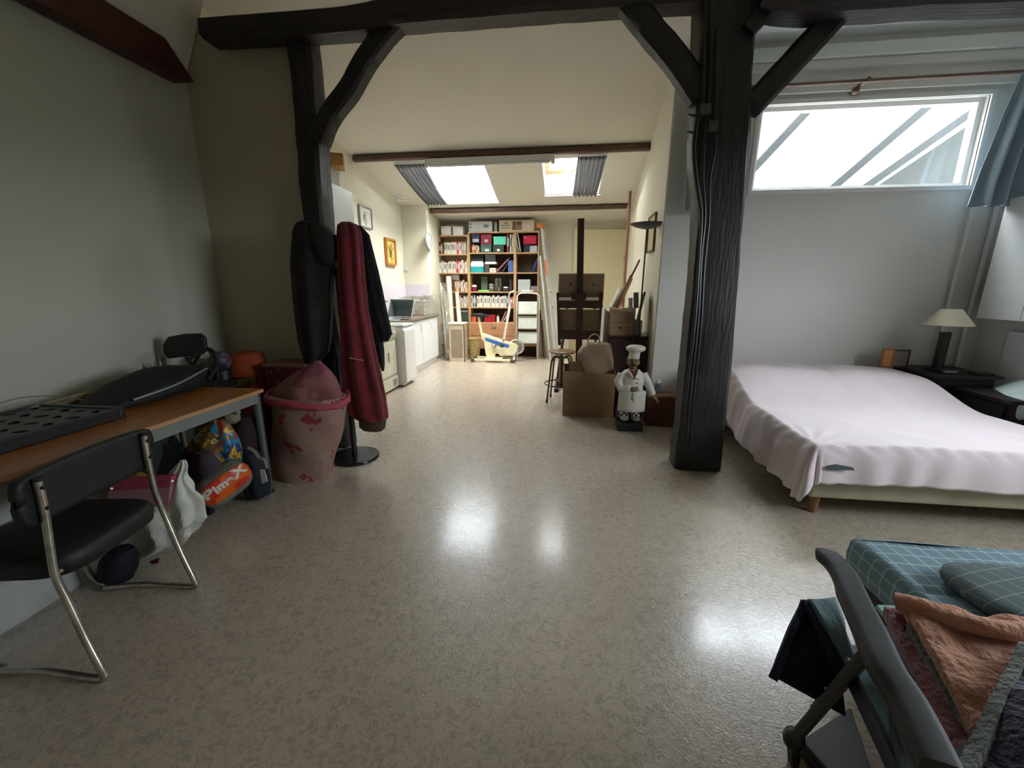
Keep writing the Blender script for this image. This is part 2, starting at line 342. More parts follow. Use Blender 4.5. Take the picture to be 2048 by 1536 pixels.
def skylight(nm, x0, x1, y0, y1, frame_m, slatted):
    f = struct(nm, reveal(x0, x1, y0, y1), white_m)
    b = B(); k = .30; w_ = .055 if frame_m is white_m else .085
    def rect(xa, xb, ya, yb):
        vs = []
        for dz in (k, k+.05):
            for x, y in ((xa, ya), (xb, ya), (xb, yb), (xa, yb)): vs.append(Vector((x, y, slz(y)+dz)))
        b.add(vs, [(0, 1, 2, 3), (4, 5, 6, 7), (0, 1, 5, 4), (1, 2, 6, 5), (2, 3, 7, 6), (3, 0, 4, 7)])
    rect(x0, x0+w_, y0, y1); rect(x1-w_, x1, y0, y1); rect(x0+w_, x1-w_, y0, y0+w_); rect(x0+w_, x1-w_, y1-w_*1.6, y1)
    fr = obj('window_frame', b, frame_m, f)
    g = B(); vs = [Vector((x, y, slz(y)+k+.02)) for x, y in ((x0+w_, y0+w_), (x1-w_, y0+w_), (x1-w_, y1-w_), (x0+w_, y1-w_))]; g.add(vs, [(0, 1, 2, 3)])
    obj('window_pane', g, glass_m, f)
    return f, fr
def reveal(x0, x1, y0, y1, k=.30, t=.02):
    b = B()
    def strip(xa, ya, xb, yb, ox, oy):
        pts = [(xa, ya, 0), (xb, yb, 0), (xb, yb, k+.06), (xa, ya, k+.06)]
        b.prism([Vector((x, y, slz(y)+z-.002)) for x, y, z in pts], (ox, oy, 0))
    strip(x0, y0, x0, y1, t, 0); strip(x1, y0, x1, y1, -t, 0); strip(x0, y0, x1, y0, 0, t); strip(x0, y1, x1, y1, 0, -t)
    return b
skylight('window_1', A0, A1, Ay0, Ay1, white_m, 0)
wood_frame = mat('varnished_pine_frame', (0.55, 0.30, 0.12), .4, var=.2, scale=8)
f2, fr2 = skylight('window_2', D0, D1, Dy0, Dy1, wood_frame, 0)
hy = Dy1-.14; mx_ = (D0+D1)/2-.05
b = B().box(mx_-.13, mx_+.13, hy, hy+.03, slz(hy)+.24, slz(hy)+.27); b.box(mx_-.02, mx_+.02, hy, hy+.03, slz(hy)+.27, slz(hy)+.32)
obj('window_handle', b, white_m, f2)
# transom window
tw = struct('window_3', B().box(wx0, wx1, 4.40, 4.47, wz0, wz0+.035).box(wx0, wx1, 4.40, 4.47, wz1-.035, wz1).box(wx0, wx0+.04, 4.40, 4.47, wz0+.035, wz1-.035).box(wx1-.04, wx1, 4.40, 4.47, wz0+.035, wz1-.035), glossy_w)
b = B().box(wx0-.03, wx1+.03, 4.335, 4.36, wz0-.035, wz0).box(wx0-.03, wx1+.03, 4.335, 4.36, wz1, wz1+.035).box(wx1, wx1+.035, 4.335, 4.36, wz0, wz1).box(wx0-.035, wx0, 4.335, 4.36, wz0, wz1)
obj('window_casing', b, white_m, tw)
obj('window_pane', B().box(wx0+.04, wx1-.04, 4.43, 4.434, wz0+.035, wz1-.035), glass_m, tw)
# mouldings over the transom
struct('trim_1', B().box(1.27, XR, 4.27, 4.36, slz(4.35)-.17, slz(4.35)-.07), ceil_r, bevel=.01)
struct('trim_2', B().box(1.27, XR, 4.30, 4.36, slz(4.35)-.24, slz(4.35)-.17), white_wall, bevel=.01)
struct('trim_3', B().box(1.27, XR-.2, 4.315, 4.352, 3.04, 3.10), white_wall, bevel=.005)
# atrium outside the transom
atr = mat('atrium_paint_sky_darkened', (0.026, 0.032, 0.034), .7, var=.02)  # near-black colour offsets the bright sky so pale bars stay visible
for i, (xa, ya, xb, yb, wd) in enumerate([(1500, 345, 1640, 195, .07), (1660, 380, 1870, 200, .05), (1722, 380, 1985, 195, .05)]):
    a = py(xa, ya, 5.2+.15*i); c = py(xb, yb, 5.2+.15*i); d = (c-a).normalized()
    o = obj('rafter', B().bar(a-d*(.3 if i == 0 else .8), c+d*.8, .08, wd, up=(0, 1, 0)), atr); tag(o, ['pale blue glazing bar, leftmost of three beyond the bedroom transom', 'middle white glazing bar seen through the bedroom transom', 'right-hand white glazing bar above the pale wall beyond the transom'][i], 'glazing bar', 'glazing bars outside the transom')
a, c = py(1735, 385, 5.7), py(1975, 225, 5.7)
b = B().prism([a, c, c+Vector((1.0, 0, .3)), Vector((c.x+1.0, a.y, a.z-.6)), Vector((a.x, a.y, a.z-.6))], (0, .1, 0)); struct('wall_atrium', b, mat('atrium_wall_sky_darkened', (0.040, 0.046, 0.044), .8, var=.04))  # pale wall, colour darkened likewise against the bright sky
# door and its frame in the back wall
dz = py(1145, 460, 8.5).z; d0 = py(1144, 600, 8.5).x; d1 = py(1243, 600, 8.5).x
dr = struct('door_1', B().box(d0, d1, 8.46, 8.50, 0.01, dz), mat('pale_yellow_paint', (.80, .72, .48), .6, var=.03), bevel=.004)
obj('door_frame', B().box(d1, d1+.06, 8.42, 8.55, 0, dz+.06).box(d0-.02, d1, 8.50, 8.55, dz, dz+.05), cream, dr)
obj('door_hinge', B().tube([(d1, 8.45, 1.9), (d1, 8.45, 2.0)], .012), steel_grey, dr)
obj('door_hinge', B().tube([(d1, 8.45, .4), (d1, 8.45, .5)], .012), steel_grey, dr)
# radiator behind the easel
rad = thing('radiator', py(1196, 690, 8.3), 'small white radiator on back wall behind the easel', 'radiator')
rx = py(1196, 690, 8.3).x
for i in range(7):
    obj('fin', B().box(rx-.16+i*.045, rx-.13+i*.045, 8.36, 8.42, .25, .85), white_m, rad, bevel=.006)
obj('pipe', B().tube([(rx-.16, 8.38, .3), (rx+.16, 8.38, .3)], .012), white_m, rad)
# ================================================================== TIMBER
def rough_post(name, rows, Y, d, m, label, cat='post', sub=1, nsec=4, amp=.006, z0=None):
    secs = []
    for y, xl, xr in interp(rows, nsec):
        a = py(xl, y, Y); c = py(xr, y, Y); q = []
        if z0 is not None and y == rows[-1][0]: a.z = c.z = z0
        ch = .025
        pts = [(a.x+ch, Y), ((a.x+c.x)/2, Y-.006), (c.x-ch, Y), (c.x, Y+ch), (c.x, Y+d/2), (c.x, Y+d-ch), (c.x-ch, Y+d), ((a.x+c.x)/2, Y+d), (a.x+ch, Y+d), (a.x, Y+d-ch), (a.x, Y+d/2), (a.x, Y+ch)]
        for k, (x, yy) in enumerate(pts):
            g = nz((k*3.1, a.z*2.2, 1.7+Y))*amp*2+nz((k*7.1, a.z*9, 4.7))*amp
            q.append(Vector((x+g, yy+g, a.z)))
        secs.append(q)
    o = obj(name, B().loft(secs), m, smooth=True, ang=30); return tag(o, label, cat)
col = rough_post('timber_post', [(-90, 1404, 1530), (0, 1402, 1522), (60, 1400, 1514), (150, 1398, 1508), (240, 1393, 1506), (312, 1390, 1500), (400, 1398, 1494), (480, 1396, 1486), (560, 1389, 1480), (640, 1381, 1473), (758, 1370, 1462), (850, 1361, 1453), (900, 1352, 1448), (938, 1350, 1444)], 3.12, .22, timber, 'massive black-stained timber column standing at the foot of the bed', 'column', z0=0)
def tube_parts(o_pts, r, lab, par, nm='cable'): 
    return obj(nm, B().tube(o_pts, r, 8), black_m, par, smooth=True)
def pline(pts, Y): return [py(x, y, Y) for x, y in pts]
def smoothpts(pts, n=5):
    out = []; P = [Vector(p) for p in pts]; P = [P[0]*2-P[1]]+P+[P[-1]*2-P[-2]]
    for i in range(1, len(P)-2):
        for k in range(n):
            t = k/n; a, b_, c, d = P[i-1], P[i], P[i+1], P[i+2]
            out.append(.5*((2*b_)+(c-a)*t+(2*a-5*b_+4*c-d)*t*t+(3*b_-a-3*c+d)*t**3))
    out.append(P[-2]); return out
cb = thing('electric_cables', py(1405, 700, 3.08), 'black cable bundle clipped down the left side of the timber column', 'cable')
for pts, r in [([(1410, 0), (1408, 120), (1404, 210), (1392, 260), (1388, 320), (1398, 380), (1403, 430), (1398, 520), (1390, 640), (1374, 780), (1364, 880)], .011),
               ([(1422, 0), (1420, 130), (1416, 220), (1408, 300), (1406, 360), (1410, 430), (1402, 520), (1396, 640), (1380, 790), (1372, 890)], .010),
               ([(1434, 60), (1432, 150), (1430, 240), (1430, 300), (1420, 360), (1418, 440), (1408, 540), (1402, 650), (1388, 790), (1380, 890)], .009),
               ([(1396, 230), (1388, 300), (1394, 370), (1402, 420)], .016)]:
    obj('cable', B().tube(smoothpts(pline(pts, 3.085)), r, 8), black_m, cb, smooth=True)
for i, (x, y) in enumerate([(1414, 216), (1428, 250)]):
    a = py(x, y, 3.05); obj('junction_plate', B().box(a.x-.028, a.x+.028, 3.055, 3.09, a.z-.03, a.z+.03), plain('grey_junction_plate', (70, 74, 74), .5), cb, bevel=.004)
for i, (x, y) in enumerate([(1376, 228), (1374, 262)]):
    a = py(x, y, 3.1); e = py(1396, y+2, 3.1)
    hk = thing('key_hook', e, ['upper metal hook with a key ring on the column', 'lower metal hook with a key ring on the column'][i], 'hook', 'key hooks on the column')
    obj('hook', B().tube([e, e*.5+a*.5+Vector((0, 0, -.006)), a], [.012, .008, .004], 8), black_m, hk)
    obj('key_ring', B().tube([a+Vector((.012*math.cos(t), .004, -.028+.028*math.sin(t))) for t in [k*math.pi/6 for k in range(12)]], .002, 6, closed=True), chrome, hk)
post = rough_post('timber_post', [(30, 562, 616), (70, 566, 614), (120, 574, 620), (182, 580, 625), (260, 586, 633), (320, 592, 634), (400, 599, 642), (480, 607, 650), (600, 622, 664), (750, 642, 682), (888, 660, 694)], 3.2, .20, timber, 'black-stained timber post at the end of the stub wall', 'post', z0=0)
def rough_beam(name, pts, w_, h_, m, label, cat='beam', up=(0, -1, 0), amp=.008, n=5, hs=None):
    P = smoothpts(pts, n); secs = []
    for i, p in enumerate(P):
        a = P[max(0, i-1)]; c = P[min(len(P)-1, i+1)]; t = (c-a).normalized(); u = Vector(up); sd = t.cross(u).normalized(); u = sd.cross(t)
        hh = h_ if hs is None else hs[0]+(hs[1]-hs[0])*i/(len(P)-1)
        q = []
        for k, (aa, bb) in enumerate(((-1, -.7), (-.7, -1), (.7, -1), (1, -.7), (1, .7), (.7, 1), (-.7, 1), (-1, .7))):
            g = amp*(nz((k*3.3, i*.35, p.x))+nz((k*5, i*.9, p.z)))
            q.append(p+sd*(aa*hh/2+g)+u*(bb*w_/2+g))
        secs.append(q)
    return tag(obj(name, B().loft(secs), m, smooth=True, ang=30), label, cat)
# (w_ = along the viewing depth, h_ = visible face)
rough_beam('tie_beam', pline([(420, 68), (560, 60), (700, 50), (800, 33), (900, 22), (1050, 8), (1240, -8), (1400, -20)], 3.2), .20, .16, timber_h, 'long dark timber tie beam crossing the kitchen opening overhead', 'beam', hs=(.13, .20))
rough_beam('tie_beam', pline([(1520, -12), (1600, -2), (1720, -6), (1850, -14), (2090, -24)], 3.12), .22, .20, timber_h, 'dark timber tie beam overhead to the right of the column', 'beam', hs=(.22, .2))
rough_beam('diagonal_brace', pline([(640, 285), (660, 235), (700, 180), (728, 130), (765, 78), (800, 40)], 3.22), .13, .13, timber, 'crooked diagonal brace between the left post and tie beam', 'brace', n=6)
rough_beam('diagonal_brace', pline([(1240, -15), (1300, 60), (1350, 120), (1400, 195)], 3.18), .13, .15, timber, 'diagonal brace running up left from the big column', 'brace')
rough_beam('diagonal_brace', pline([(1500, 215), (1560, 150), (1630, 75), (1690, 8)], 3.2), .13, .15, timber, 'diagonal brace running up right from the big column', 'brace', amp=.003)
rough_beam('knee_brace', pline([(1490, 70), (1530, 20), (1555, -20)], 3.14), .13, .10, timber, 'short knee brace tucked against top of the big column', 'brace')
# purlins on the slope
p0, p1 = ps(708, 318, .045), ps(1308, 294, .045)
rough_beam('purlin', [p0, p0*.6+p1*.4, p0*.3+p1*.7, p1], .09, .075, timber_r, 'brown purlin across the slope just above both skylights', 'beam', up=(0, 1, 0), amp=.004)
p0, p1 = ps(853, 423, .045), ps(1254, 413, .045)
rough_beam('purlin', [p0, p0*.6+p1*.4, p0*.3+p1*.7, p1], .09, .065, timber_r, 'brown purlin across the slope just above the bookcases', 'beam', up=(0, 1, 0), amp=.004)
# red beam on left wall
a = [px(80, 0, -2.86), px(375, 165, -2.86), px(390, 165, -2.86), px(330, 70, -2.86), px(200, 0, -2.86)]
z_lo, z_hi = a[1].z, (a[3].z+a[4].z)/2; 
b = B().prism([Vector((-2.86, -1.7, z_lo)), Vector((-2.86, a[1].y, z_lo)), Vector((-2.86, a[2].y, z_lo+.03)), Vector((-2.86, a[3].y, z_hi)), Vector((-2.86, -1.7, z_hi))], (-.12, 0, 0))
tag(obj('red_beam', b, timber_red, bevel=.006), 'dark red-brown beam running along top of the left wall', 'beam')
# sloped boxed corner above it
b = B().prism([Vector((-2.98, 3.31, 3.0)), Vector((-2.70, 3.31, 3.55)), Vector((-2.70, 3.31, 3.9)), Vector((-2.98, 3.31, 3.9))], (0, -5.0, 0)); struct('trim_4', b, ceil_m)
# red pipe in the corner
x, yv = 1.10, 7.4
b = B(); a = py(1260, 392, 7.2); c = py(1247, 640, 7.2)
tag(obj('vertical_pipe', B().tube([(a.x, 7.2, 0), (a.x, 7.2, slz(7.2)-.02)], .022, 10), mat('red_brown_paint', (.28, .10, .06), .5), smooth=True), 'red-brown vertical pipe by the yellow door', 'pipe')
# fluorescent fixture across purlin
a, c = ps(851, 325, .135), ps(1110, 315, .135)
fx = thing('strip_light', (a+c)/2, 'long switched-off fluorescent strip light fixed on the upper purlin', 'light fitting')
obj('housing', B().bar(a, c, .10, .07, up=(0, 0, 1)), white_m, fx, bevel=.008)
obj('tube', B().tube([a+Vector((.06, -.03, -.055)), c+Vector((-.06, -.03, -.055))], .018, 10), glossy_w, fx, smooth=True)
obj('end_cap', B().bar(a+Vector((.0, -.03, -.05)), a+Vector((.05, -.03, -.05)), .05, .05), white_m, fx)
obj('end_cap', B().bar(c+Vector((-.05, -.03, -.05)), c+Vector((.0, -.03, -.05)), .05, .05), white_m, fx)
# ceiling vent
a = ps(800, 398, .0)
vt = thing('ceiling_vent', a, 'round white ventilation valve on the slope above the kitchen', 'vent')
Mr = Matrix.Rotation(-math.atan(.193), 4, 'X')
def tl(prof, c, M, n=24, sx=1, sy=1):
    bb = B().lathe(prof, (0, 0, 0), n, sx, sy); bb.v = [M @ p+c for p in bb.v]; return bb
bb = B().box(-.13, .13, -.13, .13, -.012, .0); bb.v = [Mr @ p+a for p in bb.v]; obj('plate', bb, white_m, vt)
obj('valve', tl([(.075, -.012), (.08, -.03), (.06, -.045), (.055, -.035), (.02, -.04), (.001, -.05)], a, Mr), white_m, vt, smooth=True)
# skylight curtains
curt = stripes('grey_striped_curtain', [(120, 120, 122), (150, 150, 152), (95, 95, 100), (165, 165, 165), (110, 112, 116)], 9)
_n = curt.node_tree; _o = _n.nodes['Material Output']; _p = _n.nodes['Principled BSDF']; _t = _n.nodes.new('ShaderNodeBsdfTranslucent'); _t.inputs[0].default_value = (.25, .25, .26, 1)
_x = _n.nodes.new('ShaderNodeMixShader'); _x.inputs[0].default_value = .34; _n.links.new(_p.outputs[0], _x.inputs[1]); _n.links.new(_t.outputs[0], _x.inputs[2]); _n.links.new(_x.outputs[0], _o.inputs[0])
def slope_curtain(name, x0a, x0b, x1a, x1b, y0, y1, label, nf=7):
    def fn(u, v):
        Y = y0+(y1-y0)*v; xa = x0a+(x0b-x0a)*v; xb = x1a+(x1b-x1a)*v; X = xa+(xb-xa)*u
        return Vector((X, Y, slz(Y)-.035+.022*min(1, v*5)*math.sin(u*nf*2*math.pi)-.02*math.sin(math.pi*v)))
    o = obj(name, B().grid(fn, 84, 12), curt, smooth=True, solid=.003, ang=180); return tag(o, label, 'curtain')
slope_curtain('skylight_curtain', q1[0].x-.02, q1[3].x-.02, q1[0].x+.42, q1[3].x+.36, Ay0-.09, Ay1-.03, 'grey striped curtain drawn to the left of the wide skylight')
slope_curtain('skylight_curtain', q2[1].x-.36, q2[1].x-.40, q2[1].x+.02, q2[1].x-.02, Dy0-.09, Dy1-.02, 'grey striped curtain drawn to the right of the small skylight', 6)
for (xa, xb, Y, lab) in ((A0-.02, A1, Ay1-.03, 'thin white curtain rail below the wide skylight'), (D0, D1+.02, Dy1-.02, 'thin white curtain rail below the small skylight')):
    tag(obj('curtain_rail', B().tube([(xa, Y, slz(Y)-.03), (xb, Y, slz(Y)-.03)], .008, 8), white_m), lab, 'rail')
# ================================================================== KITCHEN
KX = -2.38                         # front of the units
b = B().box(-2.985, -2.975, 5.0, 7.6, .95, 1.44).box(-2.985, -2.50, 7.585, 7.597, .95, 1.44)
tag(obj('splashback', b, plain('lilac_tiles', (214, 208, 216), .35, var=.02)), 'pale lilac splashback behind the kitchen counter', 'splashback')
# tall white cupboard
t = thing('tall_cupboard', (-2.69, 4.38, 0), 'tall white cupboard behind the coats, boxes on top', 'cupboard')
obj('body', B().box(-2.975, -2.42, 4.05, 4.70, 0, 2.44), lam_white, t, bevel=.006)
obj('door', B().box(-2.42, -2.40, 4.06, 4.69, .12, 1.62), lam_white, t, bevel=.004)
obj('door', B().box(-2.42, -2.40, 4.06, 4.69, 1.635, 2.43), lam_white, t, bevel=.004)
obj('handle', B().tube([(-2.375, 4.15, 1.2), (-2.375, 4.15, 1.35)], .008), alu, t)
a = px(706, 352, -2.45); 
tg = thing('box', (-2.75, 4.5, 2.44), 'grey-white storage box on tall white cupboard, under the cardboard one', 'box')
obj('body', B().box(-2.93, -2.50, 4.30, 4.62, 2.441, 2.60), plain('grey_box', (190, 190, 182), .7), tg, bevel=.004)
obj('lid', B().box(-2.94, -2.49, 4.29, 4.63, 2.60, 2.62), plain('grey_box', (190, 190, 182), .7), tg, bevel=.004)
tg = thing('cardboard_box', (-2.6, 4.45, 2.63), 'small brown cardboard carton highest up on the tall cupboard', 'box')
obj('body', B().box(-.16, .16, -.12, .12, 0, .11, Matrix.Translation((-2.52, 4.45, 2.622)) @ Matrix.Rotation(R(25), 4, 'Z')), plain('light_cardboard', (196, 150, 100), .8), tg, bevel=.004)
obj('flap', B().box(-.16, .16, -.12, 0, 0, .004, Matrix.Translation((-2.52, 4.45, 2.735)) @ Matrix.Rotation(R(25), 4, 'Z')), plain('light_cardboard', (196, 150, 100), .8), tg)
# cooker
t = thing('cooker', (-2.66, 5.2, 0), 'cream gas cooker with knobs and oven door behind black coat', 'cooker')
fx_ = -2.31
obj('body', B().box(-2.975, fx_-.02, 4.86, 5.44, .02, .88), cooker_m, t, bevel=.01)
obj('oven_door', B().box(fx_-.02, fx_+.005, 4.90, 5.40, .22, .68), cooker_m, t, bevel=.02)
obj('handle', B().tube([(fx_+.025, 5.10, .55), (fx_+.025, 5.10, .42)], .008), steel_grey, t)
obj('control_panel', B().box(fx_-.02, fx_+.004, 4.88, 5.42, .71, .86), plain('beige_panel', (205, 198, 170), .4), t, bevel=.005)
for i in range(4): obj('knob', B().tube([(fx_, 4.99+i*.115, .785), (fx_+.035, 4.99+i*.115, .785)], [.026, .022], 14), glossy_w, t, smooth=True)
dr_ = obj('drawer', B().box(fx_-.02, fx_+.003, 4.88, 5.42, .03, .19), cooker_m, t, bevel=.004)
b = B()
for k in range(6): b.box(fx_+.003, fx_+.007, 5.24, 5.36, .065+k*.016, .073+k*.016)
obj('vent_slats', b, steel_grey, dr_)
obj('hob', B().box(-2.975, fx_, 4.86, 5.44, .88, .90), cooker_m, t, bevel=.006)
# washing machine (top loader)
t = thing('washing_machine', (-2.5, 5.7, 0), 'white top-loading washing machine jutting out from the counter', 'washing machine')
wx = -2.20
prof = [(-2.97, .02), (wx-.05, .02), (wx, .07), (wx, .80), (wx-.04, .85), (-2.97, .85)]
obj('body', B().prism([Vector((x, 5.47, z)) for x, z in prof], (0, .40, 0)), glossy_w, t, bevel=.008)
obj('lid', B().box(-2.80, wx-.01, 5.475, 5.865, .855, .885), glossy_w, t, bevel=.012)
obj('lid_recess', B().box(-2.72, wx-.09, 5.53, 5.81, .885, .890), plain('greenish_lid', (190, 205, 198), .3), t, bevel=.002)
obj('control_panel', B().box(-2.97, -2.81, 5.475, 5.865, .855, .93), white_m, t, bevel=.02)
obj('plinth', B().box(-2.9, wx-.06, 5.49, 5.85, 0, .02), steel_grey, t)
# sink units
t = thing('sink_cupboard', (-2.68, 6.75, 0), 'white kitchen base cupboard with two doors under the counter', 'cupboard')
obj('body', B().box(-2.975, KX-.02, 5.90, 7.58, .10, .86), lam_white, t)
obj('plinth', B().box(-2.9, KX-.05, 5.90, 7.58, 0, .10), lam_white, t)
for k, (ya, yb) in enumerate(((5.91, 6.72), (6.735, 7.575))):
    d = obj('door', B().box(KX-.02, KX, ya, yb, .12, .85), lam_white, t, bevel=.005)
    hy_ = yb-.10 if k == 0 else ya+.42
    obj('handle', B().tube([(KX+.006, hy_, .80), (KX+.03, hy_, .80), (KX+.03, hy_, .70), (KX+.006, hy_, .70)], .011, 8), glossy_w, d, smooth=True)
tag(obj('worktop', B().box(-2.975, KX+.02, 5.88, 7.59, .862, .90), plain('grey_brown_worktop', (120, 112, 98), .4), bevel=.006), 'grey-brown kitchen worktop with the dish tub and wrapped box', 'worktop')
t = thing('sink', (-2.68, 6.15, .90), 'stainless sink with tall chrome tap behind the dish tub', 'sink')
obj('basin', B().box(-2.93, -2.50, 5.95, 6.45, .90, .907), alu, t, bevel=.003)
obj('tap', B().tube(smoothpts([(-2.86, 6.12, .9), (-2.86, 6.12, 1.16), (-2.80, 6.12, 1.20), (-2.70, 6.12, 1.17)]), .012, 10), chrome, t, smooth=True)
obj('tap_lever', B().bar((-2.86, 6.12, 1.2), (-2.83, 6.05, 1.24), .015, .01), chrome, t)
# grey tub leaning on its side
t = thing('washing_up_tub', (-2.5, 6.12, .9), 'grey plastic washing-up tub tilted on the counter', 'tub')
def frust(b, c, w0, d0, w1, d1, h, M): 
    q = lambda w_, d_, z: [M @ Vector((x*w_/2, y*d_/2, z))+Vector(c) for x, y in ((-1, -1), (1, -1), (1, 1), (-1, 1))]
    return b.loft([q(w0, d0, 0), q(w1, d1, h), q(w1-.02, d1-.02, h), q(w0-.02, d0-.02, .012)])
Mt = Matrix.Rotation(R(58), 3, 'X')
c = Vector((-2.52, 6.30, 1.0))
obj('shell', frust(B(), c, .28, .20, .38, .30, .14, Mt), plain('slate_grey_plastic', (98, 108, 110), .45), t)
b = B(); q = [Mt @ Vector((x*.195, y*.155, .14))+c for x, y in ((-1, -1), (1, -1), (1, 1), (-1, 1))]; b.tube(q, .008, 6, closed=True); obj('rim', b, plain('light_grey_rim', (200, 205, 205), .4), t)
t = thing('mug', (-2.55, 6.85, .9), 'bright orange mug standing behind the grey tub', 'mug')
mc = py(812, 602, 6.8)
om = plain('orange_glaze', (250, 165, 20), .3)
mc = Vector((px(812, 610, -2.62).x, px(812, 610, -2.62).y, .90))
obj('body', B().lathe([(.001, .002), (.045, .002), (.055, .13), (.048, .13), (.04, .02), (.001, .02)], mc, 20), om, t, smooth=True)
obj('handle', B().tube([mc+Vector((-.05, 0, .10)), mc+Vector((-.085, 0, .09)), mc+Vector((-.085, 0, .05)), mc+Vector((-.048, 0, .03))], .008, 8), om, t, smooth=True)
# wrapped box (small oven under plastic)
t = thing('wrapped_appliance', (-2.62, 7.2, .9), 'white boxy appliance wrapped in clear plastic on the counter', 'appliance')
obj('body', B().box(-2.90, -2.44, 7.0, 7.5, .902, 1.16), plain('off_white_box', (206, 204, 192), .6), t, bevel=.01)
b = B()
def wrapfn(u, v):
    th = 2*math.pi*u; z = .905+.33*v; k = 1+.05*nz((math.cos(th)*2, math.sin(th)*2, v*4), 1.5)
    f = 1.0 if v < .78 else 1-.35*(v-.78)/.22
    X = max(-1, min(1, 1.35*math.cos(th)))*.26*k*f; Yy = max(-1, min(1, 1.35*math.sin(th)))*.28*k*f
    return Vector((-2.66+X, 7.26+Yy*.95, z+.05*nz((u*9, v*5, 2))*v))
obj('plastic_wrap', B().grid(wrapfn, 60, 16), film_m, t, smooth=True, ang=180)
obj('crumpled_film', B().grid(lambda u, v: Vector((-2.9+.5*u, 7.0+.5*v, 1.19+.07*nz((u*5, v*5, 3))+.06*u*v)), 20, 20), film_m, t, smooth=True, ang=25)
# pictures, clock, socket
def wall_pic(x0, x1, z0, z1, X, nm, fm, im, label, th=.03, fw=.02, cat='picture', mt=None):
    t = thing(nm, (X, (x0+x1)/2, z0), label, cat)
    b = B().box(X, X+th, x0, x1, z0, z0+fw).box(X, X+th, x0, x1, z1-fw, z1).box(X, X+th, x0, x0+fw, z0+fw, z1-fw).box(X, X+th, x1-fw, x1, z0+fw, z1-fw)
    obj('frame', b, fm, t, bevel=.002); obj('image', B().box(X, X+th*.5, x0+fw, x1-fw, z0+fw, z1-fw), im, t)
    if mt: obj('mount', B().box(X+th*.5, X+th*.52, x0+fw, x1-fw, z0+fw, z0+fw*3.2).box(X+th*.5, X+th*.52, x0+fw, x1-fw, z1-fw*3.2, z1-fw), mt, t)
    return t
a, c = px(716, 408, -2.975), px(744, 456, -2.975)
wp = wall_pic(a.y, c.y, c.z-.03, a.z, -2.985, 'framed_drawing', plain('silver_frame', (150, 152, 146), .4), plain('paper_white', (222, 222, 212), .8), 'small framed pencil drawing hanging high on the kitchen wall', mt=plain('mount_white', (232, 232, 224), .8))
cy_, cz_ = (a.y+c.y)/2, (a.z+c.z)/2-.02
b = B()
for k in range(5):
    cc = Vector((-2.968, cy_+random.uniform(-.05, .05), cz_+random.uniform(-.08, .08))); r_ = random.uniform(.02, .05)
    b.tube([cc+Vector((0, r_*math.cos(q*.7), r_*math.sin(q*.7)*1.3)) for q in range(9)], .0025, 4, closed=True)
obj('pencil_lines', b, plain('pencil_grey', (130, 130, 128), .8), wp)
a, c = px(768, 473, -2.975), px(791, 532, -2.975)
gp = wall_pic(a.y, c.y, c.z, a.z-.01, -2.985, 'floral_picture', plain('honey_wood', (190, 125, 50), .4), blotch('gold_floral', [(225, 190, 90), (238, 208, 120), (205, 165, 70), (235, 200, 100), (150, 140, 80), (245, 225, 160)], 16, .5, .4), 'golden flower picture in a honey wood frame on kitchen wall', th=.045, fw=.035)
b = B(); gm = plain('stem_green', (110, 105, 60), .7); my = (a.y+c.y)/2
for k in range(5): b.tube(smoothpts([(-2.960, my, c.z+.08), (-2.960, my+(k-2)*.02, (a.z+c.z)/2), (-2.960, my+(k-2)*.05, a.z-.10-.02*abs(k-2))]), .004, 5)
obj('flower_stems', b, gm, gp)
a = px(855, 483, -2.5)
t = thing('wall_clock', (-2.5, a.y, a.z), 'round grey-white wall clock beside the left bookcase', 'clock')
Mx = Matrix.Rotation(R(90), 4, 'Y')
o_ = Vector((-2.498, a.y, a.z))
obj('rim', tl([(.001, 0), (.15, 0), (.155, .02), (.14, .04), (.125, .03), (.001, .028)], o_, Mx, 28), plain('grey_clock_rim', (150, 155, 150), .35), t, smooth=True)
obj('dial', tl([(.001, .028), (.122, .030), (.001, .031)], o_, Mx, 28), plain('clock_dial', (225, 228, 220), .5), t)
for nm, an, ln in (('hour_hand', 40, .06), ('minute_hand', 140, .095)):
    obj(nm, B().bar(o_+Vector((.036, 0, 0)), o_+Vector((.036, ln*math.sin(R(an)), ln*math.cos(R(an)))), .008, .003, up=(1, 0, 0)), black_m, t)
a = py(812, 538, 7.59)
t = thing('wall_socket', a, 'white wall switch on chimney breast above the counter', 'switch')
obj('plate', B().box(a.x-.04, a.x+.04, 7.585, 7.598, a.z-.04, a.z+.04), white_m, t, bevel=.004); obj('rocker', B().box(a.x-.015, a.x+.015, 7.575, 7.585, a.z-.02, a.z+.02), glossy_w, t, bevel=.003)
# ================================================================== BOOKCASES
BY = 8.18
def zrow(y): return py(1000, y, BY).z
def xcol(x): return py(x, 560, BY).x
def bookcase(name, xa, xb, top, shelves, label, low=None, th=.022, dep=.30):
    x0, x1 = xcol(xa), xcol(xb); zt = zrow(top)
    t = thing(name, ((x0+x1)/2, BY+dep/2, 0), label, 'bookcase')
    obj('side_panel', B().box(x0, x0+th, BY, BY+dep, 0, zt), pine, t); obj('side_panel', B().box(x1-th, x1, BY, BY+dep, 0, zt), pine, t)
    obj('top_panel', B().box(x0+th, x1-th, BY, BY+dep, zt-th, zt), pine, t)
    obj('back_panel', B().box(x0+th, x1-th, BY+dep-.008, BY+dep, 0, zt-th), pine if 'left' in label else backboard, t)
    for s in shelves: obj('shelf', B().box(x0+th, x1-th, BY+.004, BY+dep-.008, zrow(s)-th/2, zrow(s)+th/2), pine, t)
    return t, x0+th, x1-th, zt
SH = [506, 546, 584.5, 615.5, 646]
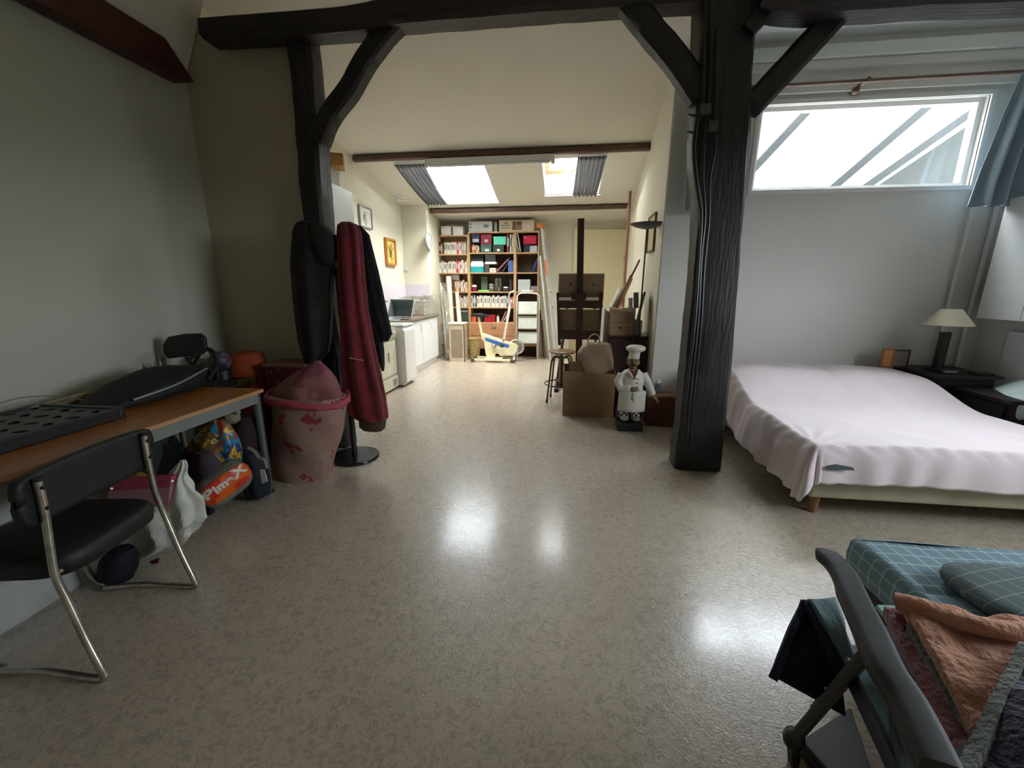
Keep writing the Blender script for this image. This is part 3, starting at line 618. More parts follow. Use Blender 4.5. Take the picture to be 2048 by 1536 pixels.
bcL, l0, l1, ltop = bookcase('bookcase', 870.5, 937.5, 469, [508.5, 546.5, 584.5, 616, 650, 690], 'lower pine bookcase on the left, full of pale paperbacks')
bcM, m0, m1, mtop = bookcase('bookcase', 938, 1029.5, 463, SH, 'wide middle pine bookcase with box files and closed drawer')
bcR, r0, r1, rtop = bookcase('bookcase', 1030, 1077, 463, [506, 546, 584.5, 620, 690], 'narrow right-hand pine bookcase behind the white stepladder')
d = obj('drawer', B().box(m0, m1, BY-.004, BY+.016, zrow(672), zrow(647)), pine_dk, bcM, bevel=.003)
obj('handle', B().tube([(xcol(982), BY-.005, zrow(651.5)), (xcol(982.5), BY-.02, zrow(654)), (xcol(991), BY-.02, zrow(654)), (xcol(991.5), BY-.005, zrow(651.5))], .006, 6), black_m, d)
d = obj('drawer', B().box(m0, m1, BY-.004, BY+.016, zrow(698), zrow(673)), pine_dk, bcM, bevel=.003)
def rgbn(c, nm): return plain('cover_'+nm, c, .6, var=.08)
BC = {'white': (226, 222, 210), 'cream': (214, 200, 168), 'tan': (170, 130, 82), 'red': (178, 48, 44), 'pink': (208, 140, 140), 'grey': (158, 156, 150), 'brown': (92, 62, 48), 'blue': (58, 76, 132), 'dark': (38, 34, 38), 'green': (60, 92, 78), 'orange': (205, 120, 70)}
CNT = {}
ORD = 'first second third fourth fifth sixth seventh eighth ninth tenth eleventh twelfth thirteenth fourteenth fifteenth sixteenth seventeenth eighteenth nineteenth twentieth'.split()+['twenty-'+w for w in 'first second third fourth fifth sixth seventh eighth ninth'.split()]+['thirtieth']+['thirty-'+w for w in 'first second third fourth'.split()]
def books(xa, xb, shelf_y, hmin, hmax, cols, n, where, group, lean=0):
    z0 = zrow(shelf_y)+.012; x0, x1 = xcol(xa), xcol(xb); ws = [random.uniform(.7, 1.3) for _ in range(n)]; k = (x1-x0)/sum(ws); x = x0
    hs = zrow(shelf_y-hmax)-zrow(shelf_y), zrow(shelf_y-hmin)-zrow(shelf_y)
    for i in range(n):
        w_ = ws[i]*k; c = cols[i % len(cols)] if isinstance(cols, list) else cols
        h = random.uniform(hs[1], hs[0]); d = random.uniform(.14, .2); y0 = BY+.03+random.uniform(0, .02)
        t = obj('book', B().box(x+.001, x+w_-.001, y0, y0+d, z0, z0+h), rgbn(BC[c], c)); 
        if w_ > .016:
            obj('title_band', B().box(x+w_*.25, x+w_*.75, y0-.0012, y0, z0+h*.35, z0+h*.8), rgbn(BC['dark'] if c in ('white', 'cream', 'pink') and i % 3 == 0 else (BC['white'] if c not in ('white', 'cream') else BC['grey']), 'dark' if c in ('white', 'cream', 'pink') and i % 3 == 0 else ('white' if c not in ('white', 'cream') else 'grey')), t)
        CNT[where] = CNT.get(where, 0)+1; tag(t, '%s-spined book, %s from left %s' % (c, ORD[CNT[where]-1], where), 'book', group); x += w_
books(873, 886, 508.5, 20, 27, ['tan', 'tan', 'brown', 'tan'], 4, 'on upper shelf of the left bookcase', 'books on the upper shelf, left bookcase')
books(889, 914, 508.5, 22, 26, ['white', 'cream', 'white', 'white'], 9, 'on upper shelf of the left bookcase', 'books on the upper shelf, left bookcase')
books(914, 933, 508.5, 22, 27, ['red', 'pink', 'white', 'pink', 'grey', 'pink', 'grey'], 7, 'on upper shelf of the left bookcase', 'books on the upper shelf, left bookcase')
books(873, 912, 546.5, 20, 26, ['white', 'cream', 'white', 'grey'], 14, 'on second shelf of the left bookcase', 'books on the second shelf, left bookcase')
books(912, 936, 546.5, 20, 27, ['red', 'red', 'pink', 'white', 'white', 'grey', 'orange', 'white', 'cream'], 9, 'on second shelf of the left bookcase', 'books on the second shelf, left bookcase')
books(908, 933, 584.5, 18, 26, ['tan', 'cream', 'orange', 'brown', 'white', 'grey', 'cream'], 9, 'on third shelf of the left bookcase', 'books on the third shelf, left bookcase')
books(915, 937, 616, 16, 24, ['red', 'grey', 'cream', 'tan', 'white', 'cream', 'grey'], 8, 'on fourth shelf of the left bookcase', 'books on the fourth shelf, left bookcase')
books(941, 951, 615.5, 20, 25, ['white', 'dark', 'grey', 'dark'], 4, 'on fourth shelf of the middle bookcase', 'books on the fourth shelf, middle bookcase')
books(952, 1012, 615.5, 20, 24, ['white', 'cream', 'white', 'white', 'grey', 'white'], 22, 'on fourth shelf of the middle bookcase', 'books on the fourth shelf, middle bookcase')
books(1012, 1021, 615.5, 22, 26, ['blue', 'grey', 'blue', 'dark'], 4, 'on fourth shelf of the middle bookcase', 'books on the fourth shelf, middle bookcase')
books(1021, 1028, 615.5, 20, 27, ['red', 'pink'], 2, 'on fourth shelf of the middle bookcase', 'books on the fourth shelf, middle bookcase')
books(944, 959, 506, 14, 17, ['orange', 'orange', 'brown', 'cream', 'tan'], 5, 'low under blue box in the middle bookcase', 'books under the blue box file')
books(1013, 1018, 506, 36, 37, ['red', 'brown'], 2, 'tall between green box and grey binder', 'tall files in the middle bookcase')
books(1019.5, 1022, 506, 36, 37, ['white'], 1, 'tall and thin beside grey binder', 'tall files in the middle bookcase')
books(1023, 1029, 506, 35, 37, ['grey', 'grey'], 2, 'tall at the right end of the middle top shelf', 'tall files in the middle bookcase')
def shelf_box(x0, y0, x1, y1, col, label, nm='box_file', cat='box', lid=True, dy=.02, d=.24, tagc=None, m=None):
    a, c = py(x0, y0, BY+dy), py(x1, y1, BY+dy); t = thing(nm, ((a.x+c.x)/2, BY+dy+d/2, c.z), label, cat)
    mm = m or rgbn(col, '%d_%d_%d' % col); zs = c.z+(a.z-c.z)*.72
    if lid:
        obj('body', B().box(a.x+.004, c.x-.004, BY+dy+.004, BY+dy+d, c.z, zs), mm, t, bevel=.003); obj('lid', B().box(a.x, c.x, BY+dy, BY+dy+d, zs, a.z), mm, t, bevel=.004)
    else: obj('body', B().box(a.x, c.x, BY+dy, BY+dy+d, c.z, a.z), mm, t, bevel=.004)
    if tagc:
        u0, v0, u1, v1, cc = tagc; p, q = py(u0, v0, BY+dy-.002), py(u1, v1, BY+dy-.002)
        obj('label_card', B().box(p.x, q.x, BY+dy-.003, BY+dy, q.z, p.z), rgbn(cc, 'tag%d' % cc[1]), t)
    return t
W = (235, 232, 225)
shelf_box(943, 468, 959.5, 486, (34, 40, 82), 'navy blue box file on the upper shelf of middle bookcase', tagc=(945.5, 478, 957.5, 484, (190, 190, 195)))
shelf_box(961, 469, 983.5, 488, (140, 28, 48), 'crimson box file on upper shelf, beside the navy one', tagc=(969, 479, 976, 484, (245, 190, 200)))
shelf_box(961, 488.6, 983, 504.6, (72, 98, 86), 'sage green box file beneath the crimson one', tagc=(970, 498, 978, 502.5, (200, 225, 215)))
shelf_box(986.5, 473, 1012, 489, (100, 215, 180), 'mint green box lying on the dark green box file')
shelf_box(985.5, 489.4, 1008, 504.6, (44, 58, 52), 'dark green box file under the mint green box', tagc=(994, 498, 999.5, 502.5, W))
shelf_box(1046.5, 471, 1073, 488, (190, 20, 55), 'bright red box on upper shelf of right-hand bookcase', tagc=(1048, 473, 1053, 476, (240, 110, 140)))
shelf_box(1047, 489, 1059, 504.6, (30, 32, 38), 'small black box under the bright red box')
shelf_box(1059.5, 491.5, 1074, 504.6, (180, 192, 198), 'small pale grey box under the bright red box', nm='small_box', lid=False)
shelf_box(941, 527, 967, 544.8, (18, 150, 150), 'turquoise box with white paper inside on second middle shelf', nm='open_box', lid=False, tagc=(941.5, 525, 967, 533, W))
for i, (x0, y0, x1, y1) in enumerate(((943, 522.6, 965, 526), )):
    shelf_box(x0, y0, x1, y1, W, 'stack of white paper lying on top of the turquoise box', nm='paper_stack', cat='paper', lid=False)
shelf_box(943, 509, 967, 521.8, (36, 40, 38), 'black storage case above the paper, second middle shelf', nm='storage_case', lid=False, dy=.1, d=.14)
shelf_box(970, 509, 991, 523, (40, 46, 42), 'charcoal file box, upper of the stack beside the turquoise box')
shelf_box(970, 523.6, 992, 528, W, 'white folder sandwiched in the charcoal stack', nm='folder', cat='folder', lid=False)
shelf_box(969, 528.4, 978, 544.8, (70, 66, 62), 'dark grey box at the bottom of the charcoal stack', nm='small_box', lid=False)
shelf_box(979, 536, 991.5, 544.8, (215, 205, 190), 'small cream carton with a round mark on second middle shelf', nm='carton', lid=False, tagc=(984, 539, 987.5, 542, (150, 110, 90)))
for i, (x0, x1, y1, c, nm) in enumerate(((993, 1017, 519, (190, 120, 140), 'pink'), (997, 1021, 516, (96, 50, 60), 'maroon'), (1006, 1020, 522, (60, 84, 60), 'green'))):
    a, c_ = py(x0, 544.5, BY+.13), py(x1, y1, BY+.13); a.z = zrow(546)+.014
    tag(obj('leaning_folder', B().bar(a, c_, .2, .014, up=Vector((0, 1, 0)).cross(c_-a)), rgbn(c, 'lf'+nm)), '%s folder leaning slantwise on the second middle shelf' % nm, 'folder')
shelf_box(1016, 521, 1026, 544.8, (68, 88, 150), 'blue binder standing upright at right of second middle shelf', nm='binder', cat='binder', lid=False)
shelf_box(1027, 522, 1029, 544.8, (205, 215, 175), 'thin pale green file beside the blue binder', nm='file', cat='file', lid=False)
# leaning white files, right bookcase
for i, (xa, xb, yt) in enumerate(((1038, 1033, 478), (1042, 1036, 466))):
    a, c_ = py(xa, 503.5, BY+.13), py(xb, yt, BY+.13)
    tag(obj('leaning_file', B().bar(a, c_, .2, .016, up=Vector((0, 1, 0)).cross(c_-a)), rgbn((200, 206, 186), 'lw')), ['shorter pale file leaning left beside the red box', 'taller pale file leaning left beside the red box'][i], 'file')
a, c_ = py(1066, 545, BY+.05), py(1076, 518, BY+.05)
t = thing('blue_object', (a.x, BY+.05, a.z), 'navy blue bottle-like object leaning at right of the right bookcase', 'bottle')
obj('body', B().tube([a, a*.5+c_*.5, c_], [.02, .04, .025], 12), rgbn((30, 44, 110), 'nv'), t, smooth=True); obj('cap', B().tube([c_, c_+(c_-a)*.12], .014, 10), rgbn(W, 'w'), t)
# middle bookcase third shelf
def lath(nm, x, ybase, r, prof, m, label, cat, dy=.12, lid=None, film=False):
    a = py(x, ybase, BY+dy); a.z = zrow(584.5)+.012 if abs(ybase-584) < 3 else a.z
    t = thing(nm, a, label, cat); obj('body', B().lathe(prof, a, 20), m, t, smooth=True)
    if lid: obj('lid', B().lathe(lid[0], a, 20), lid[1], t, smooth=True)
    return t
lath('pot', 949, 584, 0, [(.001, 0), (.045, 0), (.055, .09), (.001, .09)], rgbn((130, 20, 60), 'mg'), 'small magenta tub with a white lid on third middle shelf', 'tub', lid=([(.001, .092), (.052, .092), (.048, .115), (.02, .13), (.001, .13)], rgbn(W, 'w')))
lath('glass_jar', 997, 584, 0, [(.001, 0), (.09, 0), (.105, .12), (.085, .24), (.08, .26), (.07, .26), (.075, .13), (.001, .01)], film2_m, 'large clear glass jar on the third middle shelf', 'jar')
lath('glass_jar', 983, 584, 0, [(.001, 0), (.06, 0), (.065, .14), (.058, .15), (.05, .1), (.001, .01)], film_m, 'smaller clear glass jar left of the large jar', 'jar')
lath('coffee_pot', 1022, 584, 0, [(.001, 0), (.05, 0), (.06, .08), (.035, .14), (.05, .22), (.001, .23)], rgbn((40, 38, 40), 'dkk'), 'dark metal coffee pot on third shelf of middle bookcase', 'pot', lid=([(.001, .23), (.02, .235), (.001, .26)], chrome))
shelf_box(1006, 576, 1017, 583.4, (60, 40, 34), 'low dark tin with white top on the third middle shelf', nm='tin', cat='tin', lid=False, tagc=(1007.5, 573.5, 1015.5, 576, W))
shelf_box(962, 553, 975, 582, (86, 96, 88), 'tall grey-green slab standing at the back of third middle shelf', nm='grey_board', cat='board', lid=False, dy=.15, d=.04)
shelf_box(956, 580, 978, 583.4, (120, 190, 90), 'flat bright green tray on third shelf of middle bookcase', nm='green_tray', cat='tray', lid=False)
shelf_box(1036, 559, 1060, 583.4, (176, 180, 176), 'light grey box on third shelf of the right bookcase', nm='grey_box', lid=False)
shelf_box(1044, 580.5, 1066, 583.5, W, 'white papers lying before the light grey box', nm='papers', cat='paper', lid=False, dy=.0, d=.02)
shelf_box(1062, 572, 1075, 583.4, (120, 120, 122), 'clear and grey odds tray at right end of right bookcase', nm='small_tray', cat='tray', lid=False)
# fifth shelf (behind the bike saddle)
shelf_box(968, 630, 990, 644.4, (160, 16, 34), 'red box on the lowest open shelf behind the bike', nm='red_box')
shelf_box(944, 634, 952, 644.4, (215, 90, 60), 'small orange carton on lowest open shelf of middle bookcase', nm='carton', lid=False)
shelf_box(955, 626, 966, 644.4, (30, 30, 34), 'black pouch on the lowest open shelf of middle bookcase', nm='pouch', cat='pouch', lid=False)
lath('spray_bottle', 996, 644.4, 0, [(.001, 0), (.03, 0), (.03, .10), (.015, .13), (.001, .13)], rgbn((220, 215, 205), 'sp'), 'white bottle on lowest open shelf right of the red box', 'bottle', lid=([(.001, .13), (.016, .13), (.014, .165), (.001, .165)], rgbn((190, 60, 60), 'rd')))
for i in range(3):
    a, c_ = py(1003+i*2, 644, BY+.12), py(1013+i*2, 622+i*2, BY+.12)
    tag(obj('thin_book', B().bar(a, c_, .18, .008, up=Vector((0, 1, 0)).cross(c_-a)), rgbn(((225, 200, 195), (200, 80, 80), W)[i], 'tb%d' % i)), '%s booklet leaning on the lowest open shelf of middle bookcase' % ('pale pink', 'red', 'white')[i], 'booklet')
shelf_box(1034, 668, 1074, 692, (120, 80, 60), 'brown cardboard box on the bottom of right bookcase', nm='cardboard_box', lid=False)
shelf_box(904, 549, 918, 560, (120, 115, 104), 'grey wire basket high on the third left shelf', nm='basket', cat='basket', lid=False)
shelf_box(920, 619, 936, 648, (60, 74, 60), 'dark green folder stack on a lower left shelf', nm='folder_stack', cat='folder', lid=False, tagc=(922, 621, 935, 624, (150, 145, 130)))
# on top of the bookcases
def top_box(x0, y0, x1, y1, m, label, z, d=.26, dy=.02, nm='box', extra=None, cat='box'):
    a, c = py(x0, y0, BY+dy), py(x1, y1, BY+dy); t = thing(nm, ((a.x+c.x)/2, BY+dy+d/2, z), label, cat)
    obj('body', B().box(a.x, c.x, BY+dy, BY+dy+d, z+.001, a.z), m, t, bevel=.004)
    return t, a, c
t, a, c = top_box(882, 453, 902, 467, plain('white_card', (228, 226, 218), .6), 'left of two plain white boxes on the left bookcase', ltop)
obj('lid', B().box(a.x-.004, c.x+.004, BY+.015, BY+.285, a.z-.03, a.z+.004), plain('white_card', (228, 226, 218), .6), t)
t, a, c = top_box(905.5, 453, 926, 467, plain('white_card', (228, 226, 218), .6), 'right of two plain white boxes on the left bookcase', ltop)
obj('lid', B().box(a.x-.004, c.x+.004, BY+.015, BY+.285, a.z-.03, a.z+.004), plain('white_card', (228, 226, 218), .6), t)
t, a, c = top_box(937.5, 443, 984.5, 461, plain('pale_grey_carton', (205, 208, 206), .6), 'long pale carton with oval blue print on middle bookcase', mtop)
p = py(972, 452, BY+.018); b = B().lathe([(.001, 0), (.05, 0), (.05, .002), (.001, .002)], (0, 0, 0), 24, sx=1.1, sy=.6); b.v = [Matrix.Rotation(R(90), 4, 'X') @ q+p for q in b.v]
obj('oval_print', b, plain('oval_blue', (98, 108, 140), .5), t)
for yy in (447, 453): p, q = py(939.5, yy, BY+.018), py(943, yy+2.5, BY+.018); obj('corner_print', B().box(p.x, q.x, BY+.016, BY+.02, q.z, p.z), plain('print_grey', (90, 92, 90), .5), t)
t, a, c = top_box(988, 444, 994, 461, plain('grey_jar', (150, 148, 138), .4), 'small grey canister between the two long cartons', mtop, nm='canister', d=.08, cat='canister')
obj('lid', B().box(a.x-.003, c.x+.003, BY+.017, BY+.103, a.z, a.z+.02), black_m, t)
t, a, c = top_box(998, 440.5, 1068, 460.5, plain('beige_carton', (205, 194, 172), .6), 'longest beige carton with brown print on middle bookcase', mtop)
for (u0, v0, u1, v1, cc) in ((1000, 450, 1022, 452, (150, 138, 120)), (1000, 455, 1022, 457, (150, 138, 120)), (1008, 445, 1017, 449, (160, 148, 128)), (1024, 443, 1044, 460, (140, 112, 92)), (1027, 443, 1030, 459, (90, 62, 52)), (1034, 444, 1042, 450, (100, 74, 60))):
    p, q = py(u0, v0, BY+.018), py(u1, v1, BY+.018); obj('print_patch', B().box(p.x, q.x, BY+.0165-(.001 if u0 in (1027, 1034) else 0), BY+.02, q.z, p.z), plain('pr%d' % cc[0], cc, .6), t)
# ================================================================== KITCHEN FLOOR THINGS
# rolled film leaning beside the counter, white boards
a, c = pz(893, 724), px(893, 560, -2.3)
fb = py(898, 724, 7.75); ft = py(884, 566, 7.75)
t = thing('plastic_roll', Vector((fb.x, 7.75, 0)), 'tall roll wrapped in clear crinkled plastic leaning beside the counter', 'roll')
def rollfn(u, v):
    th = 2*math.pi*u; z = .01+(ft.z-.01)*v; x = fb.x+(ft.x-fb.x)*v; r_ = .085*(1+.35*nz((math.cos(th)*2, math.sin(th)*2, z*5)))
    return Vector((x+r_*math.cos(th), 7.78+r_*math.sin(th), z))
obj('plastic_sleeve', B().grid(rollfn, 36, 60), film_m, t, smooth=True, ang=25)
for k in range(4): obj('wrapped_tube', B().tube([(fb.x-.04+k*.028, 7.77+.02*(k % 2), .02), (ft.x-.04+k*.028, 7.77+.02*(k % 2), ft.z-.05*k)], .016, 8), plain('wrapped_tube_white', (222, 218, 206), .6), t)
for i, (x0, x1, yt, wd, lab) in enumerate(((901, 896, 553, .10, 'tall narrow white board leaning against the left bookcase'), (916, 906, 585, .07, 'shorter off-white board leaning right of the tall narrow one'))):
    p = py(x0+6*i, 724, 7.92); q = py(x1+7*i, yt, 8.10); p.z = .003
    n_ = B(); w_ = wd; n_.prism([p+Vector((-w_*.3, 0, 0)), p+Vector((w_*1.2, 0, 0)), q+Vector((w_*.55, 0, 0)), q+Vector((-w_*.35, 0, 0))], (0, .03, .01))
    tag(obj('white_board', n_, plain('board_white', (224, 220, 206), .5)), lab, 'board')
# lattice laundry hamper
hb = plain('beige_lattice', (205, 188, 160), .55)
a = py(899.5, 727, 7.55); c = py(937, 727, 7.55); zt = py(918, 649, 7.55).z
t = thing('laundry_hamper', ((a.x+c.x)/2, 7.7, 0), 'tall beige lattice laundry hamper with closed lid', 'hamper')
x0, x1, y0, y1 = a.x, c.x-.07, 7.55, 7.85
tp = .02
def wall_lat(b, P, U, V, nu, nv, wd, th):
    n_ = U.cross(V).normalized()*th
    for i in range(nu+1): p = P+U*(i/nu); b.prism([p-U.normalized()*wd/2, p+U.normalized()*wd/2, p+U.normalized()*wd/2+V, p-U.normalized()*wd/2+V], n_)
    for j in range(nv+1): p = P+V*(j/nv); b.prism([p-V.normalized()*wd/2, p+V.normalized()*wd/2, p+V.normalized()*wd/2+U, p-V.normalized()*wd/2+U], n_)
for nm, P, U in (('front', Vector((x0, y0, 0)), Vector((x1-x0, 0, 0))), ('side', Vector((x1, y0, 0)), Vector((0, y1-y0, 0))), ('side', Vector((x0, y1, 0)), Vector((0, y0-y1, 0))), ('back', Vector((x1, y1, 0)), Vector((x0-x1, 0, 0)))):
    un = U.normalized(); L_ = U.length; nn = un.cross(Vector((0, 0, 1)))*-.012
    b = B()
    for s0, s1, z0, z1 in ((0, .045, .0, zt), (L_-.045, L_, .0, zt), (.045, L_-.045, 0, .08), (.045, L_-.045, zt-.10, zt)):
        b.prism([P+un*s0+Vector((0, 0, z0)), P+un*s1+Vector((0, 0, z0)), P+un*s1+Vector((0, 0, z1)), P+un*s0+Vector((0, 0, z1))], nn)
    sp = obj(nm+'_panel', b, hb, t)
    b = B(); wall_lat(b, P+un*.045+Vector((0, 0, .08)), un*(L_-.09), Vector((0, 0, zt-.18)), 9, 24, .008, -.006); obj('lattice', b, hb, sp)
obj('lid', B().box(x0-.012, x1+.012, y0-.012, y1+.012, zt, zt+.025), plain('cream_lid', (226, 216, 192), .5), t, bevel=.008)
obj('laundry', B().box(x0+.03, x1-.03, y0+.03, y1-.03, .02, zt-.1), plain('hamper_inside', (150, 134, 110), .8), t)
# wicker basket
a = py(949.5, 712, 7.95); a.z = 0
t = thing('wicker_basket', a, 'small yellowish wicker waste basket between hamper and bike', 'basket')
wk = mat('wicker', (0.62, 0.47, 0.22), .7, var=.4, scale=40, bump=.6, bscale=60)
zt2 = py(949, 677, 7.95).z
obj('body', B().lathe([(.001, 0), (.09, 0), (.12, zt2), (.11, zt2), (.08, .02), (.001, .02)], a, 24), wk, t, smooth=True)
b = B()
for k in range(9): b.tube([a+Vector(((.094+.028*k/9)*math.cos(q), (.094+.028*k/9)*math.sin(q), .03+k*zt2/9.5)) for q in [j*math.pi/10 for j in range(20)]], .007, 5, closed=True)
obj('woven_rings', b, wk, t); obj('rim', B().tube([a+Vector((.122*math.cos(q), .122*math.sin(q), zt2)) for q in [j*math.pi/12 for j in range(24)]], .012, 6, closed=True), wk, t, smooth=True)
# exercise bike
EB = 7.70
def P(x, y, d=0): return py(x, y, EB+d)
cr_m = plain('cream_plastic', (236, 228, 190), .4); 
t = thing('exercise_bike', Vector((P(985, 720).x, EB+.1, 0)), 'cream exercise bike with blue decals and round flywheel', 'exercise bike')
poly = [(965, 667), (974, 670), (1008, 682), (1030, 688), (1036, 694), (1034, 703), (1026, 712), (1000, 712), (996, 707), (990, 708), (990, 716), (974, 717), (971, 708)]
obj('frame_cover', B().prism([P(*q) for q in poly], (0, .10, 0)), cr_m, t, bevel=.012)
obj('blue_decal', B().prism([P(x, y, -.003) for x, y in ((969, 675), (974, 676), (1002, 685), (1019, 690), (1017, 696), (1004, 693), (985, 686), (971, 681))], (0, .004, 0)), plain('decal_blue', (60, 110, 190), .4), t)
pc = P(987.5, 691, -.02)
wheel = Matrix.Rotation(R(90), 3, 'X')
def disc(c, r, th, m, nm, par, n=32, prof=None):
    bb = B().lathe(prof or [(.001, -th/2), (r*.95, -th/2), (r, -th*.3), (r, th*.3), (r*.95, th/2), (.001, th/2)], (0, 0, 0), n); bb.v = [wheel @ p+c for p in bb.v]; return obj(nm, bb, m, par, smooth=True)
disc(P(1035, 694, .05), abs(P(1049, 694).x-P(1024, 694).x)/1.7, .05, film_m, 'flywheel', t)
wr = abs(P(1049, 694).x-P(1024, 694).x)/1.75; wc = P(1032, 694, .05)
obj('flywheel_rim', B().tube([wc+Vector((wr*math.cos(q), 0, wr*math.sin(q))) for q in [j*math.pi/16 for j in range(32)]], .012, 6, closed=True), plain('clear_white_rim', (226, 224, 205), .3), t, smooth=True)
cw = disc(pc, .045, .03, plain('crank_ring', (90, 100, 130), .4), 'crank', t); disc(pc+Vector((0, -.02, 0)), .032, .02, cr_m, 'crank_hub', cw)
obj('crank_arm', B().bar(pc+Vector((0, -.03, 0)), P(1006, 691, -.05), .02, .02), steel_grey, cw)
obj('pedal', B().box(P(1002, 690).x, P(1009, 690).x, EB-.13, EB-.05, P(1005, 693).z, P(1005, 686).z), plain('navy_pedal', (44, 54, 90), .5), t, bevel=.006)
obj('seat_post', B().bar(P(966, 680, .05), P(957, 634, .05), .035, .04), cr_m, t, bevel=.005)
obj('saddle', B().loft([[P(x, y, .05)+Vector((0, dd*s, 0)) for dd, s in ((w_, -1), (w_, 1))]+[P(x, y+5, .05)+Vector((0, w_*.6, 0)), P(x, y+5, .05)+Vector((0, -w_*.6, 0))] for x, y, w_ in ((942, 628, .08), (948, 627, .12), (958, 627.5, .09), (968, 628.5, .05), (978, 630, .035))]), black_v, t, smooth=True, bevel=.01)
obj('handlebar_post', B().bar(P(1007, 684, .05), P(1022, 600, .05), .04, .045), plain('post_white', (225, 216, 200), .4), t, bevel=.005)
obj('handlebar', B().tube(smoothpts([P(1029, 582, -.16), P(1021, 585, -.15), P(1018, 592, -.08), P(1021, 606, .03), P(1018, 592, .16), P(1021, 585, .22), P(1029, 582, .24)]), .014, 8), cr_m, t, smooth=True)
obj('tension_knob', B().ball(P(1007, 681, .02), .025, 10), plain('knob_green', (90, 100, 70), .5), t, smooth=True)
obj('front_foot', B().tube([P(1028, 718, -.20)*1.0, P(1028, 713, .28)], .022, 10), white_m, t, smooth=True)
fz = .03
for nm, xx in (('rear_foot', 947), ('front_foot_bar', 1026)): pass
x_a, x_b = P(948, 720).x, P(1026, 720).x
obj('base_rail', B().box(x_a, x_b, EB-.14, EB-.10, .025, .065), cr_m, t, bevel=.006)
obj('base_rail', B().box(x_a, x_b, EB+.14, EB+.18, .025, .065), cr_m, t, bevel=.006)
obj('stand_plate', B().box(P(972, 712).x, P(1006, 712).x, EB-.12, EB+.16, .06, .075), cr_m, t)
for xx in (x_a, x_b):
    for yy in (EB-.16, EB+.12): obj('foot_cap', B().box(xx-.035, xx+.035, yy, yy+.08, 0, .07), plain('brown_foot_cap', (90, 80, 66), .6), t, bevel=.008)
# white stepladder
SY = 7.95
t = thing('step_ladder', Vector((py(1054, 712, SY).x, SY, 0)), 'white folding stepladder with three wide steps before bookcase', 'stepladder')
lw = plain('stepladder_white', (226, 222, 205), .4)
lp = [(1030, 712), (1032, 680), (1034.5, 600), (1035, 592), (1040, 587), (1050, 586), (1070, 587), (1077, 591), (1078.5, 598), (1077, 660), (1075, 712)]
pts = [py(x, y, SY+.10-.10*(712-y)/126) for x, y in lp]; pts[0].z = pts[-1].z = .012
obj('front_frame', B().tube(smoothpts(pts, 4), .013, 8), lw, t, smooth=True)
pts = [py(x, y, SY+.02+.12*(y-600)/112) for x, y in ((1035, 604), (1034, 712))]; pts[1].z = .012
for s in (1035, 1074):
    q0, q1 = py(s, 606, SY+.03), py(s, 710, SY+.22); q1.z = .012; obj('rear_leg', B().tube([q0, q1], .011, 8), lw, t)
for i, (ya, yb) in enumerate(((603, 630), (632, 659), (663, 688))):
    a, c = py(1037, ya, SY), py(1074, yb, SY); 
    obj('step', B().prism([Vector((a.x, SY-.02, a.z)), Vector((a.x, SY-.05, c.z+.02)), Vector((a.x, SY-.02, c.z)), Vector((a.x, SY+.03, c.z)), Vector((a.x, SY+.01, a.z))], (c.x-a.x, 0, 0)), plain('step_pale', (205, 210, 200), .5, var=.1), t, bevel=.006)
    obj('step_edge', B().tube([(a.x, SY-.05, c.z+.008), (c.x, SY-.05, c.z+.008)], .008, 6), plain('step_edge_brown', (120, 88, 74), .5), t)
# aluminium ladder with orange top
t = thing('aluminium_ladder', Vector((py(1100, 705, 8.1).x, 8.1, 0)), 'tall aluminium ladder with orange top cap leaning by bookcases', 'ladder')
am = alu; om2 = plain('ladder_orange', (225, 120, 50), .5)
q0, q1 = py(1112, 706, 7.98), py(1083, 452, 8.14); q0.z = .01
r0_, r1_ = py(1101, 706, 7.90), py(1080, 512, 8.02); r0_.z = .01
obj('stile', B().bar(q0, q1, .06, .035, up=(1, 0, 0)), am, t); obj('stile', B().bar(r0_, r1_, .06, .03, up=(1, 0, 0)), am, t)
obj('stile', B().bar(q0+Vector((.05, .33, 0)), q1+Vector((.03, .22, 0)), .06, .025, up=(1, 0, 0)), am, t)
for k in range(8):
    s_ = .06+k*.115; p = q0*(1-s_)+q1*s_; obj('rung', B().tube([p, p+Vector((.04, .27, 0))], .014, 8), am, t)
obj('orange_cap', B().box(-.07, .06, -.05, .05, -.035, .035, Matrix.Translation(q1+Vector((-.02, 0, .0))) @ Matrix.Rotation(R(22), 4, 'Y')), om2, t, bevel=.01)
p = q0*.36+q1*.64; obj('orange_sleeve', B().bar(p, q0*.24+q1*.76, .07, .045, up=(1, 0, 0)), plain('ladder_salmon', (214, 130, 100), .5), t)
for k in range(9):
    s_ = .05+k*.1; p = q0*(1-s_)+q1*s_; obj('rivet', B().box(p.x-.006, p.x+.006, p.y-.036, p.y-.03, p.z-.006, p.z+.006), steel_grey, t)
# dark poles / boards behind the ladder
for i, (x0, x1, yt) in enumerate(((1083, 1080, 620), (1087, 1084, 640))):
    p, q = py(x0+4, 708, 8.3), py(x1, yt, 8.40); p.z = .003
    tag(obj('wooden_batten', B().bar(p, q, .03, .03, up=(0, 1, 0)), plain('batten%d' % i, ((70, 54, 42), (120, 96, 76))[i], .6)), ['dark batten leaning behind the foot of the aluminium ladder', 'lighter short batten leaning behind the aluminium ladder'][i], 'batten')
